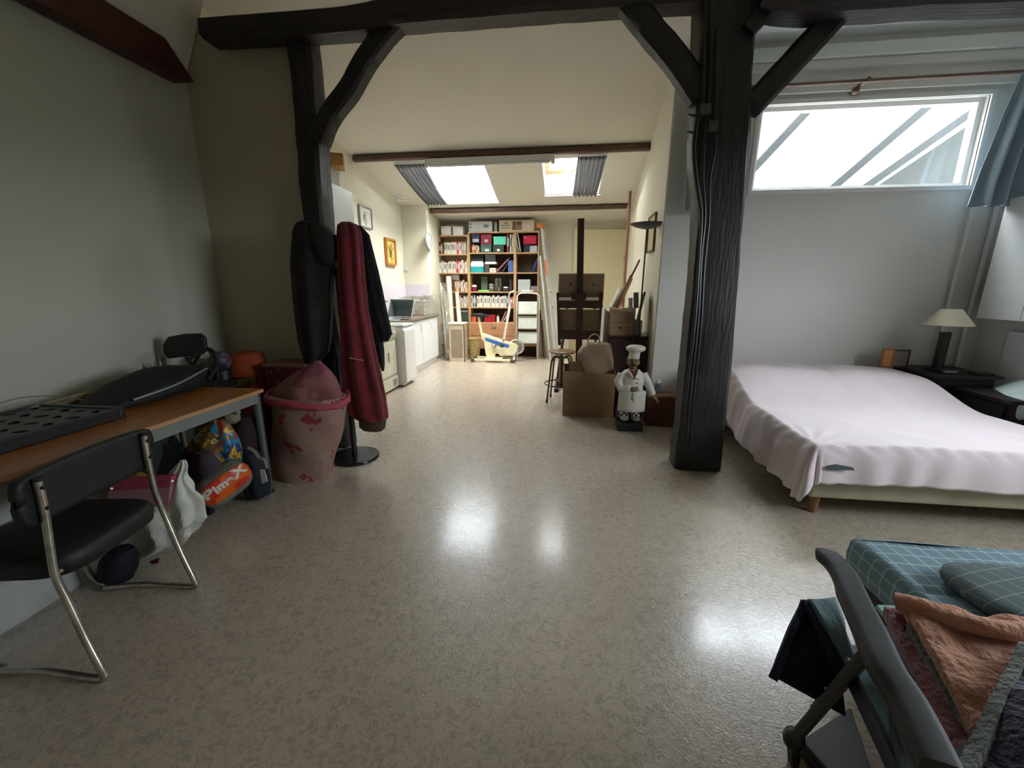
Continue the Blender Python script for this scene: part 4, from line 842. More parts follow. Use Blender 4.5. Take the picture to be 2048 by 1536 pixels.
# ================================================================== EASEL AND PILE ON THE RIGHT
EY = 5.6
ew = mat('walnut_easel', (0.045, 0.022, 0.018), .5, var=.4, stretch=(6, 6, 1), scale=3)
t = thing('easel', (py(1160, 700, EY).x, EY, 0), 'large dark wooden studio easel with tall central mast', 'easel')
m0_, m1_ = py(1157, 760, EY), py(1162, 437, EY); m0_.z = .06
obj('mast', B().bar(m0_, m1_, .05, .085, up=(1, 0, 0)), ew, t, bevel=.008)
for xa, xb in ((1117, 1116), (1201, 1202)):
    p, q = py(xa+2, 690, EY+.02), py(xb, 585, EY+.02); obj('upright', B().bar(p, q, .05, .04, up=(1, 0, 0)), ew, t, bevel=.004)
for ya, yb in ((597, 617), (660, 680)):
    a, c = py(1116, ya, EY-.03), py(1203, yb, EY-.03); obj('crossbar', B().box(a.x, c.x, EY-.03, EY+.01, c.z, a.z), ew, t, bevel=.005)
a, c = py(1143, 585, EY-.05), py(1172, 600, EY-.05); obj('canvas_clamp', B().box(a.x, c.x, EY-.055, EY-.02, c.z, a.z), ew, t, bevel=.006)
for dx in (-.30, .30): obj('rear_leg', B().bar((m0_.x+dx, EY+.55, .02), (m0_.x+dx*.5, EY+.06, 1.45), .03, .04), ew, t)
for dx in (-.30, .30): obj('base_foot', B().box(m0_.x+dx-.03, m0_.x+dx+.03, EY-.15, EY+.58, 0.0, .05), ew, t, bevel=.006)
obj('base_crossbar', B().box(m0_.x-.30, m0_.x+.30, EY-.02, EY+.04, .05, .12), ew, t)
cv = plain('canvas_back', (150, 132, 112), .9, var=.08); stret = plain('stretcher_wood', (200, 178, 140), .6)
def canvas(x0, y0, x1, y1, Y, lab, tilt=.0):
    a, c = py(x0, y0, Y), py(x1, y1, Y); tt = thing('canvas', ((a.x+c.x)/2, Y, c.z), lab, 'canvas')
    obj('cloth', B().box(a.x+.005, c.x-.005, Y+.004, Y+.022, c.z+.005, a.z-.005), cv, tt)
    w_ = .035; obj('stretcher', B().box(a.x, a.x+w_*.3, Y, Y+.02, c.z, a.z).box(c.x-w_*.3, c.x, Y, Y+.02, c.z, a.z).box(a.x+w_*.3, c.x-w_*.3, Y, Y+.02, a.z-w_*.3, a.z).box(a.x+w_*.3, c.x-w_*.3, Y, Y+.02, c.z, c.z+w_*.3), stret, tt)
    return tt
canvas(1117.5, 547, 1207, 600, EY+.045, 'upper beige canvas resting back to front on the easel')
canvas(1119, 618, 1200, 661, EY+.045, 'lower beige canvas between the crossbars of the easel')
for i, (x0, x1) in enumerate(((1118, 1149), (1168, 1197))):
    a, c = py(x0, 600, EY-.04), py(x1, 607, EY-.04)
    tag(obj('paper_strip', B().box(a.x, c.x, EY-.05, EY-.035, a.z-.005, a.z+.035), plain('paper_w', (232, 228, 218), .8)), ['left white card lying on the crossbar of the easel', 'right white card lying on the crossbar of the easel'][i], 'card')
# pale boards behind the easel
for i, (x0, x1, y0, Y, cc) in enumerate(((1137, 1156, 676, 6.6, (226, 214, 176)), (1162, 1182, 668, 6.7, (232, 226, 210)))):
    a, c = py(x0, y0, Y), py(x1, 720, Y)
    tag(obj('pale_sheet', B().box(a.x, c.x, Y, Y+.03, 0.002, a.z), plain('pp%d' % i, cc, .6), bevel=.003), ['pale yellow panel on the floor behind the easel, left one', 'whitish panel on the floor behind the easel, right one'][i], 'panel')
# stool
Sx = py(1124, 705, 5.0); sx_, sy_ = Sx.x, 5.05; sz = py(1124, 706, 4.85).z-.0
t = thing('workshop_stool', (sx_, sy_, 0), 'round wooden swivel stool with bent grey metal legs', 'stool')
seatm = mat('oak_stool_seat', (.27, .15, .08), .35, var=.25)
obj('seat', B().lathe([(.001, sz-.03), (.15, sz-.03), (.165, sz-.018), (.165, sz-.006), (.155, sz), (.001, sz-.006)], (sx_, sy_, 0), 32), seatm, t, smooth=True)
sm_ = plain('stool_metal', (104, 96, 86), .4, metal=.6)
obj('spindle', B().tube([(sx_, sy_, .20), (sx_, sy_, sz-.03)], [.014, .014], 10), sm_, t); obj('spindle_sleeve', B().tube([(sx_, sy_, .24), (sx_, sy_, sz-.10)], .027, 14), sm_, t, smooth=True); obj('lower_knob', B().tube([(sx_, sy_, .16), (sx_, sy_, .22)], .035, 12), black_m, t)
for k in range(4):
    an = R(38+90*k); d = Vector((math.cos(an), math.sin(an), 0)); c0 = Vector((sx_, sy_, 0))
    obj('leg', B().tube(smoothpts([c0+d*.03+Vector((0, 0, sz-.09)), c0+d*.11+Vector((0, 0, sz-.075)), c0+d*.155+Vector((0, 0, sz-.13)), c0+d*.18+Vector((0, 0, .3)), c0+d*.215+Vector((0, 0, .01))]), .012, 8), sm_, t, smooth=True)
    obj('foot_cap', B().tube([c0+d*.213+Vector((0, 0, .03)), c0+d*.216], .015, 8), black_m, t)
obj('foot_ring', B().tube([(sx_+.205*math.cos(q), sy_+.205*math.sin(q), .22) for q in [j*math.pi/16 for j in range(32)]], .010, 8, closed=True), sm_, t, smooth=True)
# cardboard box, flattened, in front
BX = 4.42; a, c = py(1126, 783, BX), py(1229, 838, BX)
t = thing('open_carton', ((a.x+c.x)/2, BX+.15, 0), 'large open brown cardboard box on the floor, paper bag inside', 'box')
zt = py(1180, 744, BX).z; x0, x1 = a.x, c.x-.02
obj('front_wall', B().prism([Vector((x0, BX, 0)), Vector((x1, BX-.04, 0)), Vector((x1, BX-.04, zt-.01)), Vector((x0, BX, zt))], (0, .006, 0)), card, t)
obj('left_wall', B().box(x0, x0+.006, BX+.005, BX+.36, 0, zt+.0), card, t); obj('right_wall', B().box(x1-.006, x1, BX, BX+.36, 0, zt+.02), card, t); obj('back_wall', B().box(x0, x1, BX+.36, BX+.366, 0, zt+.02), card, t)
obj('floor_panel', B().box(x0, x1, BX+.01, BX+.36, 0.0, .006), card, t)
obj('flap', B().prism([Vector((x0+.06, BX+.1, zt-.02)), Vector((x0+.20, BX+.1, zt-.02)), Vector((x0+.20, BX+.12, zt+.09)), Vector((x0+.06, BX+.12, zt+.09))], (0, .006, 0)), card, t)
# paper bag standing in box
PB = 4.52; kraft = mat('kraft_paper', (.33, .23, .15), .75, var=.15, bump=.3, bscale=14)
t = thing('paper_bag', (py(1190, 750, PB).x, PB+.1, .25), 'crumpled brown paper carrier bag with twisted handles in the carton', 'bag')
rows = [(686, 1176, 1219), (694, 1164, 1221), (705, 1157, 1223), (720, 1156, 1226), (738, 1158, 1228), (760, 1160, 1228), (795, 1162, 1226)]
secs = ploft(interp(rows, 4), PB, .20, 40, amp=.10, fr=6, sq=6, twist=12)
obj('body', B().loft(secs, True), kraft, t, smooth=True, ang=30)
for k, yy in enumerate((.03, .15)):
    obj('handle', B().tube(smoothpts([py(1176, 690, PB+yy), py(1177, 678, PB+yy), py(1186, 669, PB+yy), py(1197, 672, PB+yy), py(1200, 688, PB+yy)]), .008, 8), kraft, t, smooth=True)
# dark cabinet
CY = 4.62; a, c = py(1217, 672, CY), py(1305, 838, CY); cz = a.z; cx0, cx1 = a.x, .915
t = thing('dark_cabinet', ((cx0+cx1)/2, CY+.2, 0), 'dark mahogany cabinet against partition wall behind the chef statue', 'cabinet')
obj('body', B().box(cx0, cx1, CY+.02, CY+.42, 0, cz-.02), dkwood, t); obj('top', B().box(cx0-.012, cx1, CY-.005, CY+.43, cz-.02, cz), dkwood, t, bevel=.004)
obj('door', B().box(cx0+.01, cx1-.01, CY, CY+.02, .06, cz-.03), dkwood, t, bevel=.004)
def box_on(x0, y0, x1, y1, Y, d, m, nm, lab, cat='box', lidm=None, zb=None):
    a, c = py(x0, y0, Y), py(x1, y1, Y); zb = c.z if zb is None else zb
    t = thing(nm, ((a.x+c.x)/2, Y+d/2, zb), lab, cat); hz_ = a.z-.035 if lidm else a.z
    obj('body', B().box(a.x+.004, c.x-.004, Y+.004, Y+d, zb+.001, hz_), m, t, bevel=.003)
    if lidm: obj('lid', B().box(a.x, c.x, Y, Y+d+.004, hz_, a.z), lidm, t, bevel=.003)
    return t, a, c
bxm = plain('archive_brown', (150, 122, 92), .75)
t1, a1, c1 = box_on(1221, 646, 1266, 672, CY+.03, .22, bxm, 'archive_box', 'lower brown archive box on the dark cabinet', lidm=bxm, zb=cz)
obj('hand_hole', B().box(a1.x+.09, a1.x+.13, CY+.027, CY+.034, a1.z-.06, a1.z-.045), black_m, t1)
a, c = py(1223, 618, CY+.05), py(1266, 646, CY+.05)
t = thing('archive_box', ((a.x+c.x)/2, CY+.16, a1.z), 'upper brown archive box with a sagging lid on the dark cabinet', 'box')
obj('body', B().prism([Vector((a.x, CY+.05, a1.z+.002)), Vector((c.x-.01, CY+.05, a1.z+.002)), Vector((c.x-.01, CY+.05, a.z-.05)), Vector((a.x, CY+.05, a.z))], (0, .2, 0)), bxm, t)
obj('lid', B().prism([Vector((a.x-.01, CY+.04, a.z)), Vector((c.x+.0, CY+.04, a.z-.055)), Vector((c.x+.0, CY+.04, a.z-.03)), Vector((a.x-.01, CY+.04, a.z+.018))], (0, .22, 0)), plain('lid_brown', (172, 146, 112), .75), t)
gb = plain('pale_grey_box', (196, 194, 180), .7)
box_on(1264, 641, 1284, 671, CY+.10, .2, gb, 'grey_carton', 'pale grey carton on the dark cabinet right of archive boxes', zb=cz)
box_on(1240, 616, 1271, 640, CY+.27, .14, gb, 'grey_carton', 'pale grey carton behind and above the archive boxes', zb=py(1240, 672, CY+.3).z)
# white boards stack left of the boxes
for i in range(3):
    x0 = 1209+i*3.5; a, c = py(x0, 618+i*3, CY+.2+i*.03), py(x0+3, 700, CY+.2+i*.03)
    p = Vector((a.x, CY+.2+i*.03, 0))
    tag(obj('plasterboard_sheet', B().prism([Vector((a.x-.02, CY+.16, .002)), Vector((a.x-.002, CY+.16, .002)), Vector((a.x+.018, CY+.16, a.z)), Vector((a.x, CY+.16, a.z))], (0, .36, 0)), plain('panel_white%d' % i, (214-8*i, 210-8*i, 196-8*i), .6)), '%s of three thin whitish sheets standing left of the dark cabinet' % ('nearest and leftmost', 'middle', 'farthest right')[i], 'board', 'upright sheets left of the dark cabinet')
# leaning long rolls and boards pointing up right
for i, (x0, y0, x1, y1, r_, cc, lab, nm) in enumerate(((1212, 640, 1242, 580, .045, (222, 222, 214), 'fat white paper roll leaning up toward the right wall', 'paper_roll'), (1220, 640, 1279, 520, .012, (88, 62, 44), 'thin dark stick leaning highest against the right wall', 'wooden_stick'), (1224, 640, 1263, 554, .030, (150, 100, 66), 'brown wooden board leaning below the thin dark stick', 'wooden_board'), (1216, 632, 1252, 572, .022, (176, 150, 110), 'tan cardboard tube leaning beside the white paper roll', 'cardboard_tube'))):
    Y0 = CY+.50; p, q = py(x0, y0, Y0), py(x1, y1, Y0+.45-.1*i)
    if nm == 'wooden_board': o = obj(nm, B().bar(p, q, .10, .02, up=(1, 0, .5)), plain('lr%d' % i, cc, .6))
    else: o = obj(nm, B().tube([p, q], r_, 14), plain('lr%d' % i, cc, .6), smooth=True)
    tag(o, lab, nm.split('_')[1])
a, c = py(1281, 578, CY+.05), py(1310, 672, CY+.05)
t = thing('framed_print', (a.x+.05, CY+.2, cz), 'grey-framed mirror-like picture leaning on right wall above cabinet', 'picture frame')
X0 = .915
fp = [Vector((X0-.16, CY+.06, cz+.004)), Vector((X0-.10, CY+.36, cz+.004)), Vector((X0-.02, CY+.36, cz+.46)), Vector((X0-.08, CY+.06, cz+.46))]
nn = (fp[1]-fp[0]).cross(fp[3]-fp[0]).normalized()
def qframe(par, fp, w_, th, m, im, nnm='frame'):
    c_ = sum(fp, Vector())/4; inn = [p+(c_-p)*w_ for p in fp]
    n_ = (fp[1]-fp[0]).cross(fp[3]-fp[0]).normalized()
    b = B()
    for i in range(4): j = (i+1) % 4; b.prism([fp[i], fp[j], inn[j], inn[i]], n_*th)
    obj(nnm, b, m, par); obj('glass_pane', B().prism(inn, n_*th*.4), im, par)
qframe(t, fp, .22, .022, plain('grey_frame', (118, 122, 122), .4), plain('pale_print', (186, 196, 205), .15), 'frame')
t = thing('backing_board', (X0-.05, CY+.1, cz), 'dark backing board leaning just behind the grey frame', 'picture frame')
obj('board', B().prism([p+Vector((.03, .0, .012)) for p in fp], nn*-.02), plain('dark_backing', (40, 42, 42), .5), t)
for i, (x, y0, y1, r_, cc) in enumerate(((1261, 597, 618, .025, (178, 178, 168)), (1272, 586, 616, .03, (120, 112, 100)))):
    p = py(x, y1, CY+.36); q = py(x, y0, CY+.36)
    t = thing('tin_can', p, ['short pale tin on the boxes by the right wall', 'taller grey-brown canister on boxes by the right wall'][i], 'tin')
    obj('body', B().tube([p, q], r_, 16), plain('tin%d' % i, cc, .4), t, smooth=True); obj('lid', B().tube([q, q+Vector((0, 0, .008))], r_*1.05, 16), steel_grey, t)
for k in range(2):
    p = py((1290, 1303)[k], 669, CY+.03); p.z = cz+.022
    tag(obj('white_cup', B().lathe([(.001, -.02), (.02, -.02), (.024, .0), (.015, .02), (.001, .022)], p, 14), white_m, smooth=True), ['left of two small white knobs-like cups on the cabinet top', 'right of two small white knobs-like cups on the cabinet top'][k], 'cup')
# torchiere lamp
LYY = 4.56; p = py(1294, 452, LYY); lx = py(1272, 690, LYY)
t = thing('floor_lamp', (lx.x, LYY, 0), 'tall thin black uplighter floor lamp with shallow bowl shade', 'floor lamp')
top = py(1294, 458, LYY); bx_ = top.x-.012
obj('pole', B().tube([(bx_, LYY, .02), (top.x, LYY, top.z)], .008, 8), black_m, t, smooth=True)
obj('base', B().lathe([(.001, 0), (.10, 0), (.10, .015), (.02, .025), (.001, .03)], (bx_, LYY-.02, 0), 28), black_m, t, smooth=True)
zz = top.z; 
obj('bowl_shade', B().lathe([(.001, zz-.0), (.05, zz+.002), (.12, zz+.022), (.168, zz+.048), (.172, zz+.052), (.16, zz+.05), (.10, zz+.03), (.001, zz+.012)], (top.x, LYY, 0), 36), plain('lamp_dark_grey', (52, 54, 56), .4), t, smooth=True)
# picture edge on right wall
wp = thing('wall_picture', (.95, 4.95, 1.95), 'slim framed picture hanging on the partition, behind the lamp', 'picture')
a, c = 1.93, 2.15
yy0, yy1 = 4.80, 5.18; xw = .955
b = B().box(xw-.03, xw-.005, yy0, yy1, 1.78, 1.80).box(xw-.03, xw-.005, yy0, yy1, 2.16, 2.18).box(xw-.03, xw-.005, yy0, yy0+.02, 1.80, 2.16).box(xw-.03, xw-.005, yy1-.02, yy1, 1.80, 2.16)
obj('frame', b, plain('gold_brown_frame', (110, 88, 56), .4), wp); obj('image', B().box(xw-.018, xw-.01, yy0+.02, yy1-.02, 1.80, 2.16), plain('cream_print', (214, 206, 170), .7), wp)
# wooden crate right of chef
WY = 4.18; a, c = py(1300, 790, WY), py(1366, 841, WY)
crm = mat('reddish_wood_box', (.13, .045, .025), .45, var=.3, stretch=(1, 4, 4))
t = thing('wooden_chest', ((a.x+c.x)/2, WY+.08, 0), 'low reddish wooden chest between chef statue and timber column', 'chest')
obj('body', B().box(a.x-.02, c.x, WY, WY+.16, .02, a.z-.02), crm, t, bevel=.004)
obj('lid', B().box(a.x-.03, c.x+.01, WY-.012, WY+.165, a.z-.02, a.z), mat('lighter_chest_lid', (.30, .16, .08), .4, var=.3), t, bevel=.004)
obj('plinth', B().box(a.x-.025, c.x+.005, WY-.006, WY+.16, 0, .022), crm, t)
obj('paper_label', B().box(a.x+.12, a.x+.20, WY+.03, WY+.07, a.z, a.z+.0015), plain('label_tan', (190, 160, 130), .7), t)
p = py(1315, 782, WY+.1); p.z = a.z+.001
t = thing('pump_bottle', p, 'grey bottle with a white cap on chest behind the chef', 'bottle')
obj('body', B().lathe([(.001, 0), (.03, 0), (.032, .10), (.001, .105)], p, 18, sy=.7), plain('bottle_grey', (120, 128, 128), .4), t, smooth=True)
obj('cap', B().lathe([(.001, .105), (.026, .105), (.024, .145), (.01, .15), (.001, .15)], p, 18, sy=.8), white_m, t, smooth=True)
# ------------------------------------------------------------------ chef statue
GY = 4.06; cp = py(1264, 760, GY); sx0 = cp.x; k = (py(1280, 692, GY).z)/.83
chw = plain('statue_white_paint', (214, 210, 200), .5, var=.06); 
t = thing('chef_statue', (sx0, GY, 0), 'knee-high chef statue in white coat, apron and tall hat', 'statue')
def V(x, y, z): return Vector((sx0+x*k, GY+y*k, z*k))
obj('base', B().box(sx0-.12*k, sx0+.12*k, GY-.09, GY+.11, 0, .085), black_v, t, bevel=.006)
bd = B()
secs = []
for z, cx_, rx_, ry_ in ((.20, -.01, .105, .075), (.24, -.005, .112, .085), (.30, 0, .118, .095), (.38, 0, .112, .098), (.44, 0, .108, .095), (.50, 0, .110, .088), (.55, 0, .105, .078), (.585, 0, .085, .065), (.605, .0, .05, .05)):
    secs.append([V(cx_+rx_*math.cos(q)*(1+.03*math.sin(5*q)), ry_*math.sin(q)*(1+.03*math.sin(7*q)), z) for q in [j*math.pi/14 for j in range(28)]])
bd.loft(secs)
bd.tube([V(-.10, -.01, .56), V(-.135, -.02, .48), V(-.11, -.07, .42), V(-.03, -.11, .435)], [.040*k, .042*k, .036*k, .028*k], 12)
bd.tube([V(.10, 0, .565), V(.135, -.01, .50), V(.17, -.02, .43), V(.20, -.03, .36)], [.040*k, .040*k, .036*k, .034*k], 12)
obj('jacket', bd, chw, t, voxel=.009)
skin = plain('statue_skin', (128, 104, 66), .5)
hd = B().ball(V(0, -.005, .675), (.055*k, .058*k, .062*k), 20)
hd.tube([V(0, 0, .60), V(0, 0, .65)], .032*k, 12); hd.ball(V(0, -.064, .672), (.012*k, .016*k, .014*k), 10)
hd.ball(V(-.055, 0, .672), (.010*k, .012*k, .018*k), 8); hd.ball(V(.055, 0, .672), (.010*k, .012*k, .018*k), 8)
hd.ball(V(-.025, -.047, .655), (.018*k, .014*k, .014*k), 8); hd.ball(V(.025, -.047, .655), (.018*k, .014*k, .014*k), 8); hd.ball(V(0, -.048, .628), (.022*k, .016*k, .012*k), 8)
head = obj('head', hd, skin, t, voxel=.005)
dk = plain('statue_dark_paint', (30, 22, 18), .5)
for s in (-1, 1):
    obj('eye', B().ball(V(s*.02, -.057, .688), .006*k, 8), dk, head); obj('eyebrow', B().tube([V(s*.010, -.060, .700), V(s*.032, -.054, .702)], .0035*k, 6), dk, head)
    obj('moustache', B().tube([V(s*.002, -.068, .656), V(s*.022, -.064, .652), V(s*.034, -.055, .660)], [.005*k, .006*k, .002*k], 6), dk, head)
obj('mouth', B().tube([V(-.012, -.064, .645), V(.012, -.064, .645)], .0025*k, 6), plain('lip_red', (120, 50, 40), .5), head)
for s in (-1, 1): obj('hair', B().ball(V(s*.05, .012, .69), (.014*k, .03*k, .03*k), 10), dk, head, smooth=True)
hat = B(); secs = []
for z, rx_, cx_ in ((.705, .050, 0), (.72, .052, .004), (.76, .050, .008), (.775, .056, .010), (.79, .082, .016), (.805, .090, .018), (.82, .086, .016), (.835, .058, .012), (.842, .01, .010)):
    secs.append([V(cx_+rx_*math.cos(q)*(1+(.06 if rx_ > .055 else .02)*math.sin(7*q)), rx_*.95*math.sin(q), z) for q in [j*math.pi/16 for j in range(32)]])
obj('hat', B().loft(secs), chw, t, smooth=True)
obj('neckerchief', B().loft([[V(-.045, -.02, .61), V(.045, -.02, .61), V(.045, -.055, .60), V(-.045, -.055, .60)], [V(-.028, -.07, .575), V(.03, -.07, .575), V(.03, -.082, .57), V(-.028, -.082, .57)], [V(-.004, -.085, .53), V(.012, -.085, .53), V(.012, -.095, .53), V(-.004, -.095, .53)]]), plain('brick_red', (110, 50, 38), .6), t, smooth=True)
obj('apron', B().grid(lambda u, v: V((-.125+.25*u)*(1-.0*v), -(.107+.012*math.cos((u-.5)*3))*math.cos((u-.5)*1.9)-.004, .205+.20*v), 16, 8), chw, t, smooth=True, solid=.008)
obj('apron_band', B().tube([V(-.11, -.06, .405), V(-.06, -.10, .40), V(0, -.115, .397), V(.06, -.10, .40), V(.11, -.06, .405)], .008*k, 8), chw, t, smooth=True)
obj('apron_knot', B().tube([V(-.005, -.12, .395), V(.0, -.125, .35), V(.01, -.12, .31)], [.010*k, .013*k, .008*k], 8).ball(V(.0, -.12, .39), .016*k, 8), plain('knot_grey', (176, 172, 158), .6), t, smooth=True)
chk = bpy.data.materials.new('black_white_checks'); chk.use_nodes = True; nt = chk.node_tree
tc = nt.nodes.new('ShaderNodeTexCoord'); ck = nt.nodes.new('ShaderNodeTexChecker'); ck.inputs['Scale'].default_value = 42; ck.inputs[1].default_value = (.7, .68, .62, 1); ck.inputs[2].default_value = (.01, .01, .01, 1)
nt.links.new(tc.outputs['Object'], ck.inputs[0]); nt.links.new(ck.outputs[0], nt.nodes['Principled BSDF'].inputs[0])
for s in (-1, 1):
    obj('trouser_leg', B().tube([V(s*.052, 0, .12), V(s*.055, 0, .22)], [.044*k, .05*k], 14), chk, t, smooth=True)
    obj('shoe', B().ball(V(s*.055, -.03, .118), (.042*k, .065*k, .022*k), 12), plain('shoe_grey', (150, 146, 140), .5), t, smooth=True)
def hand(par, wrist, d, up, s, m, nm='hand', curl=.5, side=1):
    d = Vector(d).normalized(); up = Vector(up).normalized(); sd = d.cross(up).normalized()*side
    h = B(); pc_ = wrist+d*.45*s
    M3 = Matrix((sd, d, up)).transposed()
    h.ball(pc_, (.38*s, .48*s, .17*s), 12, M3)
    for i, (o_, ln) in enumerate(((-.28, .72), (-.10, .85), (.09, .80), (.27, .62))):
        p = pc_+d*.36*s+sd*o_*s; q = p+d*ln*.42*s-up*curl*.08*s; r_ = q+d*ln*.3*s-up*curl*.28*s; e = r_+d*ln*.15*s-up*curl*.32*s
        h.tube([p-d*.1*s, p, q, r_, e], [.085*s, .085*s, .08*s, .072*s, .05*s], 8)
    p = wrist+d*.2*s-sd*.28*s; h.tube([p, p+d*.2*s-sd*.22*s, p+d*.48*s-sd*.28*s-up*.1*s], [.10*s, .09*s, .06*s], 8)
    return obj(nm, h, m, par, smooth=True)
hand(t, V(-.03, -.112, .435), (1, -.15, 0), (0, -1, .2), .055*k, skin, curl=.3, side=-1)
hand(t, V(.20, -.03, .355), (.6, -.15, -.55), (.3, -.5, .6), .055*k, skin, curl=.3)
obj('collar', B().tube([V(-.05, -.03, .605), V(-.035, -.075, .58), V(-.01, -.095, .54)], .010*k, 8).tube([V(.05, -.03, .605), V(.035, -.075, .58), V(.014, -.095, .54)], .010*k, 8), chw, t, smooth=True)
for i in range(3): obj('button', B().ball(V(.035, -.098+.002*i, .53-.04*i), .007*k, 6), dk, t)
# grey bottle at the foot of the statue, left
p = pz(1236, 838); tag(obj('small_jar', B().lathe([(.001, 0), (.035, 0), (.035, .13), (.02, .15), (.001, .15)], p+Vector((0, .05, 0)), 16), plain('jar_greyish', (96, 98, 96), .4), smooth=True), 'small grey jar on floor between carton and chef base', 'jar')
# ================================================================== COAT STAND
cs = pz(711, 914); CSX, CSY = cs.x, cs.y
t = thing('coat_stand', (CSX, CSY, 0), 'black metal coat stand with a round disc base', 'coat stand')
rad_ = (pz(758, 912)-pz(664, 914)).length/2
obj('base', B().lathe([(.001, 0), (rad_, 0), (rad_, .012), (rad_*.96, .022), (.03, .03), (.001, .03)], (CSX, CSY, 0), 40), plain('satin_black', (24, 24, 26), .22), t, smooth=True)
ct_ = py(668, 470, CSY)
obj('pole', B().tube([(CSX-.005, CSY, .02), (ct_.x, CSY, ct_.z)], .021, 14), black_m, t, smooth=True)
hp = py(666, 492, CSY)
obj('hook_ring', B().tube([hp+Vector((.05*math.cos(q), .05*math.sin(q), 0)) for q in [j*math.pi/8 for j in range(16)]], .014, 8, closed=True), black_m, t, smooth=True)
for an, zz in ((180, .02), (0, .05), (250, 0), (60, .02), (330, 0)):
    d = Vector((math.cos(R(an)), math.sin(R(an)), 0)); obj('hook', B().tube(smoothpts([hp+Vector((0, 0, -.02)), hp+d*.07+Vector((0, 0, -.03)), hp+d*.12+Vector((0, 0, .02+zz)), hp+d*.12+Vector((0, 0, .05+zz))]), .009, 8), black_m, t, smooth=True)
obj('joint', B().tube([(ct_.x+.004, CSY, hp.z-.16), (ct_.x+.004, CSY, hp.z-.10)], .028, 12), steel_grey, t)
def garment(name, rows, Y, d, m, label, cat, amp=.10, fr=5, seed=0, twist=2.0, n=64, ns=6, parts=None):
    base = py((rows[-1][1]+rows[-1][2])/2, rows[-1][0], Y); t = thing(name, base, label, cat)
    secs = ploft(interp(rows, ns), Y, d, n, amp=amp, fr=fr, seed=seed, twist=twist)
    obj('cloth', B().loft(secs), m, t, smooth=True, ang=60); return t
gcoat = mat('dark_grey_wool', (.022, .020, .018), .95, bump=.4, bscale=150, var=.3)
rows = [(441, 606, 622, .05), (447, 594, 645, .10), (462, 588, 662, .14), (490, 587, 668, .17), (525, 587, 668, .20), (560, 589, 664, .20), (600, 591, 664, .2), (640, 594, 662, .2), (680, 600, 660, .18), (705, 606, 656, .16), (722, 612, 640, .12), (728, 616, 628, .08)]
gc = garment('grey_coat', rows, CSY-.13, .16, gcoat, 'dark grey wool coat hanging on the left of the stand', 'coat', amp=.16, fr=6, seed=1)
obj('hood', B().loft(ploft(interp([(448, 622, 640, .04), (470, 624, 664, .10), (500, 634, 670, .12), (522, 645, 672, .10), (530, 656, 664, .04)], 3), CSY-.16, .10, 28, amp=.10, fr=3, seed=3)), gcoat, gc, smooth=True, ang=60)
for i, (x, y) in enumerate(((643, 595), (647, 608), (650, 540))):
    p = py(x, y, CSY-.145); obj('button', B().ball(p, (.010, .006, .010), 10), black_m, gc, smooth=True)
redm = mat('burgundy_fleece', (.17, .006, .018), .9, bump=.5, bscale=90, var=.3, sheen=.3)
rows = [(444, 684, 702, .05), (450, 676, 714, .09), (465, 675, 720, .12), (500, 678, 724, .14), (560, 680, 727, .15), (620, 682, 733, .16), (680, 684, 744, .17), (740, 685, 756, .18), (790, 690, 768, .18), (825, 697, 772, .18), (836, 716, 773, .17), (838, 740, 772, .15)]
rc = garment('red_coat', rows, CSY-.14, .16, redm, 'burgundy red fleece coat hanging on the right of the stand', 'coat', amp=.20, fr=7, seed=5, twist=.8)
p, q = py(699, 716, CSY-.185), py(727, 721, CSY-.185); obj('reflective_strip', B().bar(p, q, .006, .008), plain('pale_strip', (200, 150, 150), .4), rc)
blk = mat('black_knit', (.006, .006, .007), .95, bump=.9, bscale=60, var=.5)
rows = [(452, 700, 722, .05), (470, 706, 738, .08), (500, 712, 745, .10), (540, 714, 755, .12), (580, 718, 764, .12), (620, 722, 772, .12), (650, 730, 779, .12), (668, 738, 783, .11), (682, 748, 776, .09)]
bc = garment('black_jacket', rows, CSY+.0, .12, blk, 'black knitted jacket hanging behind the red coat', 'jacket', amp=.08, fr=9, seed=9)
obj('cuff', B().loft(ploft(interp([(664, 752, 782, .09), (672, 750, 779, .10), (680, 754, 772, .08)], 2), CSY+.01, .10, 28, amp=.06, fr=12)), blk, bc, smooth=True)
obj('sleeve', B().loft(ploft(interp([(660, 740, 762, .05), (700, 752, 768, .05), (730, 760, 769, .04), (742, 764, 768, .02)], 3), CSY+.02, .05, 20, amp=.08, fr=4)), plain('dark_green_lining', (28, 30, 24), .8), bc, smooth=True)
rows = [(800, 722, 770, .06), (815, 717, 772, .07), (840, 718, 772, .08), (855, 719, 770, .08), (862, 728, 762, .05)]
br = garment('brown_bag', rows, CSY-.06, .07, plain('taupe_bag', (92, 74, 62), .7), 'taupe cloth bag showing below the red coat', 'bag', amp=.05, fr=4)
# dark garment strip behind the grey coat
rows = [(700, 640, 668, .05), (760, 645, 672, .06), (830, 652, 684, .06), (880, 664, 690, .05), (893, 672, 686, .03)]
garment('dark_trousers', rows, CSY+.08, .05, plain('dark_green_cloth', (34, 36, 34), .9), 'dark long garment hanging low behind the coat stand pole', 'trousers', amp=.12, fr=4)
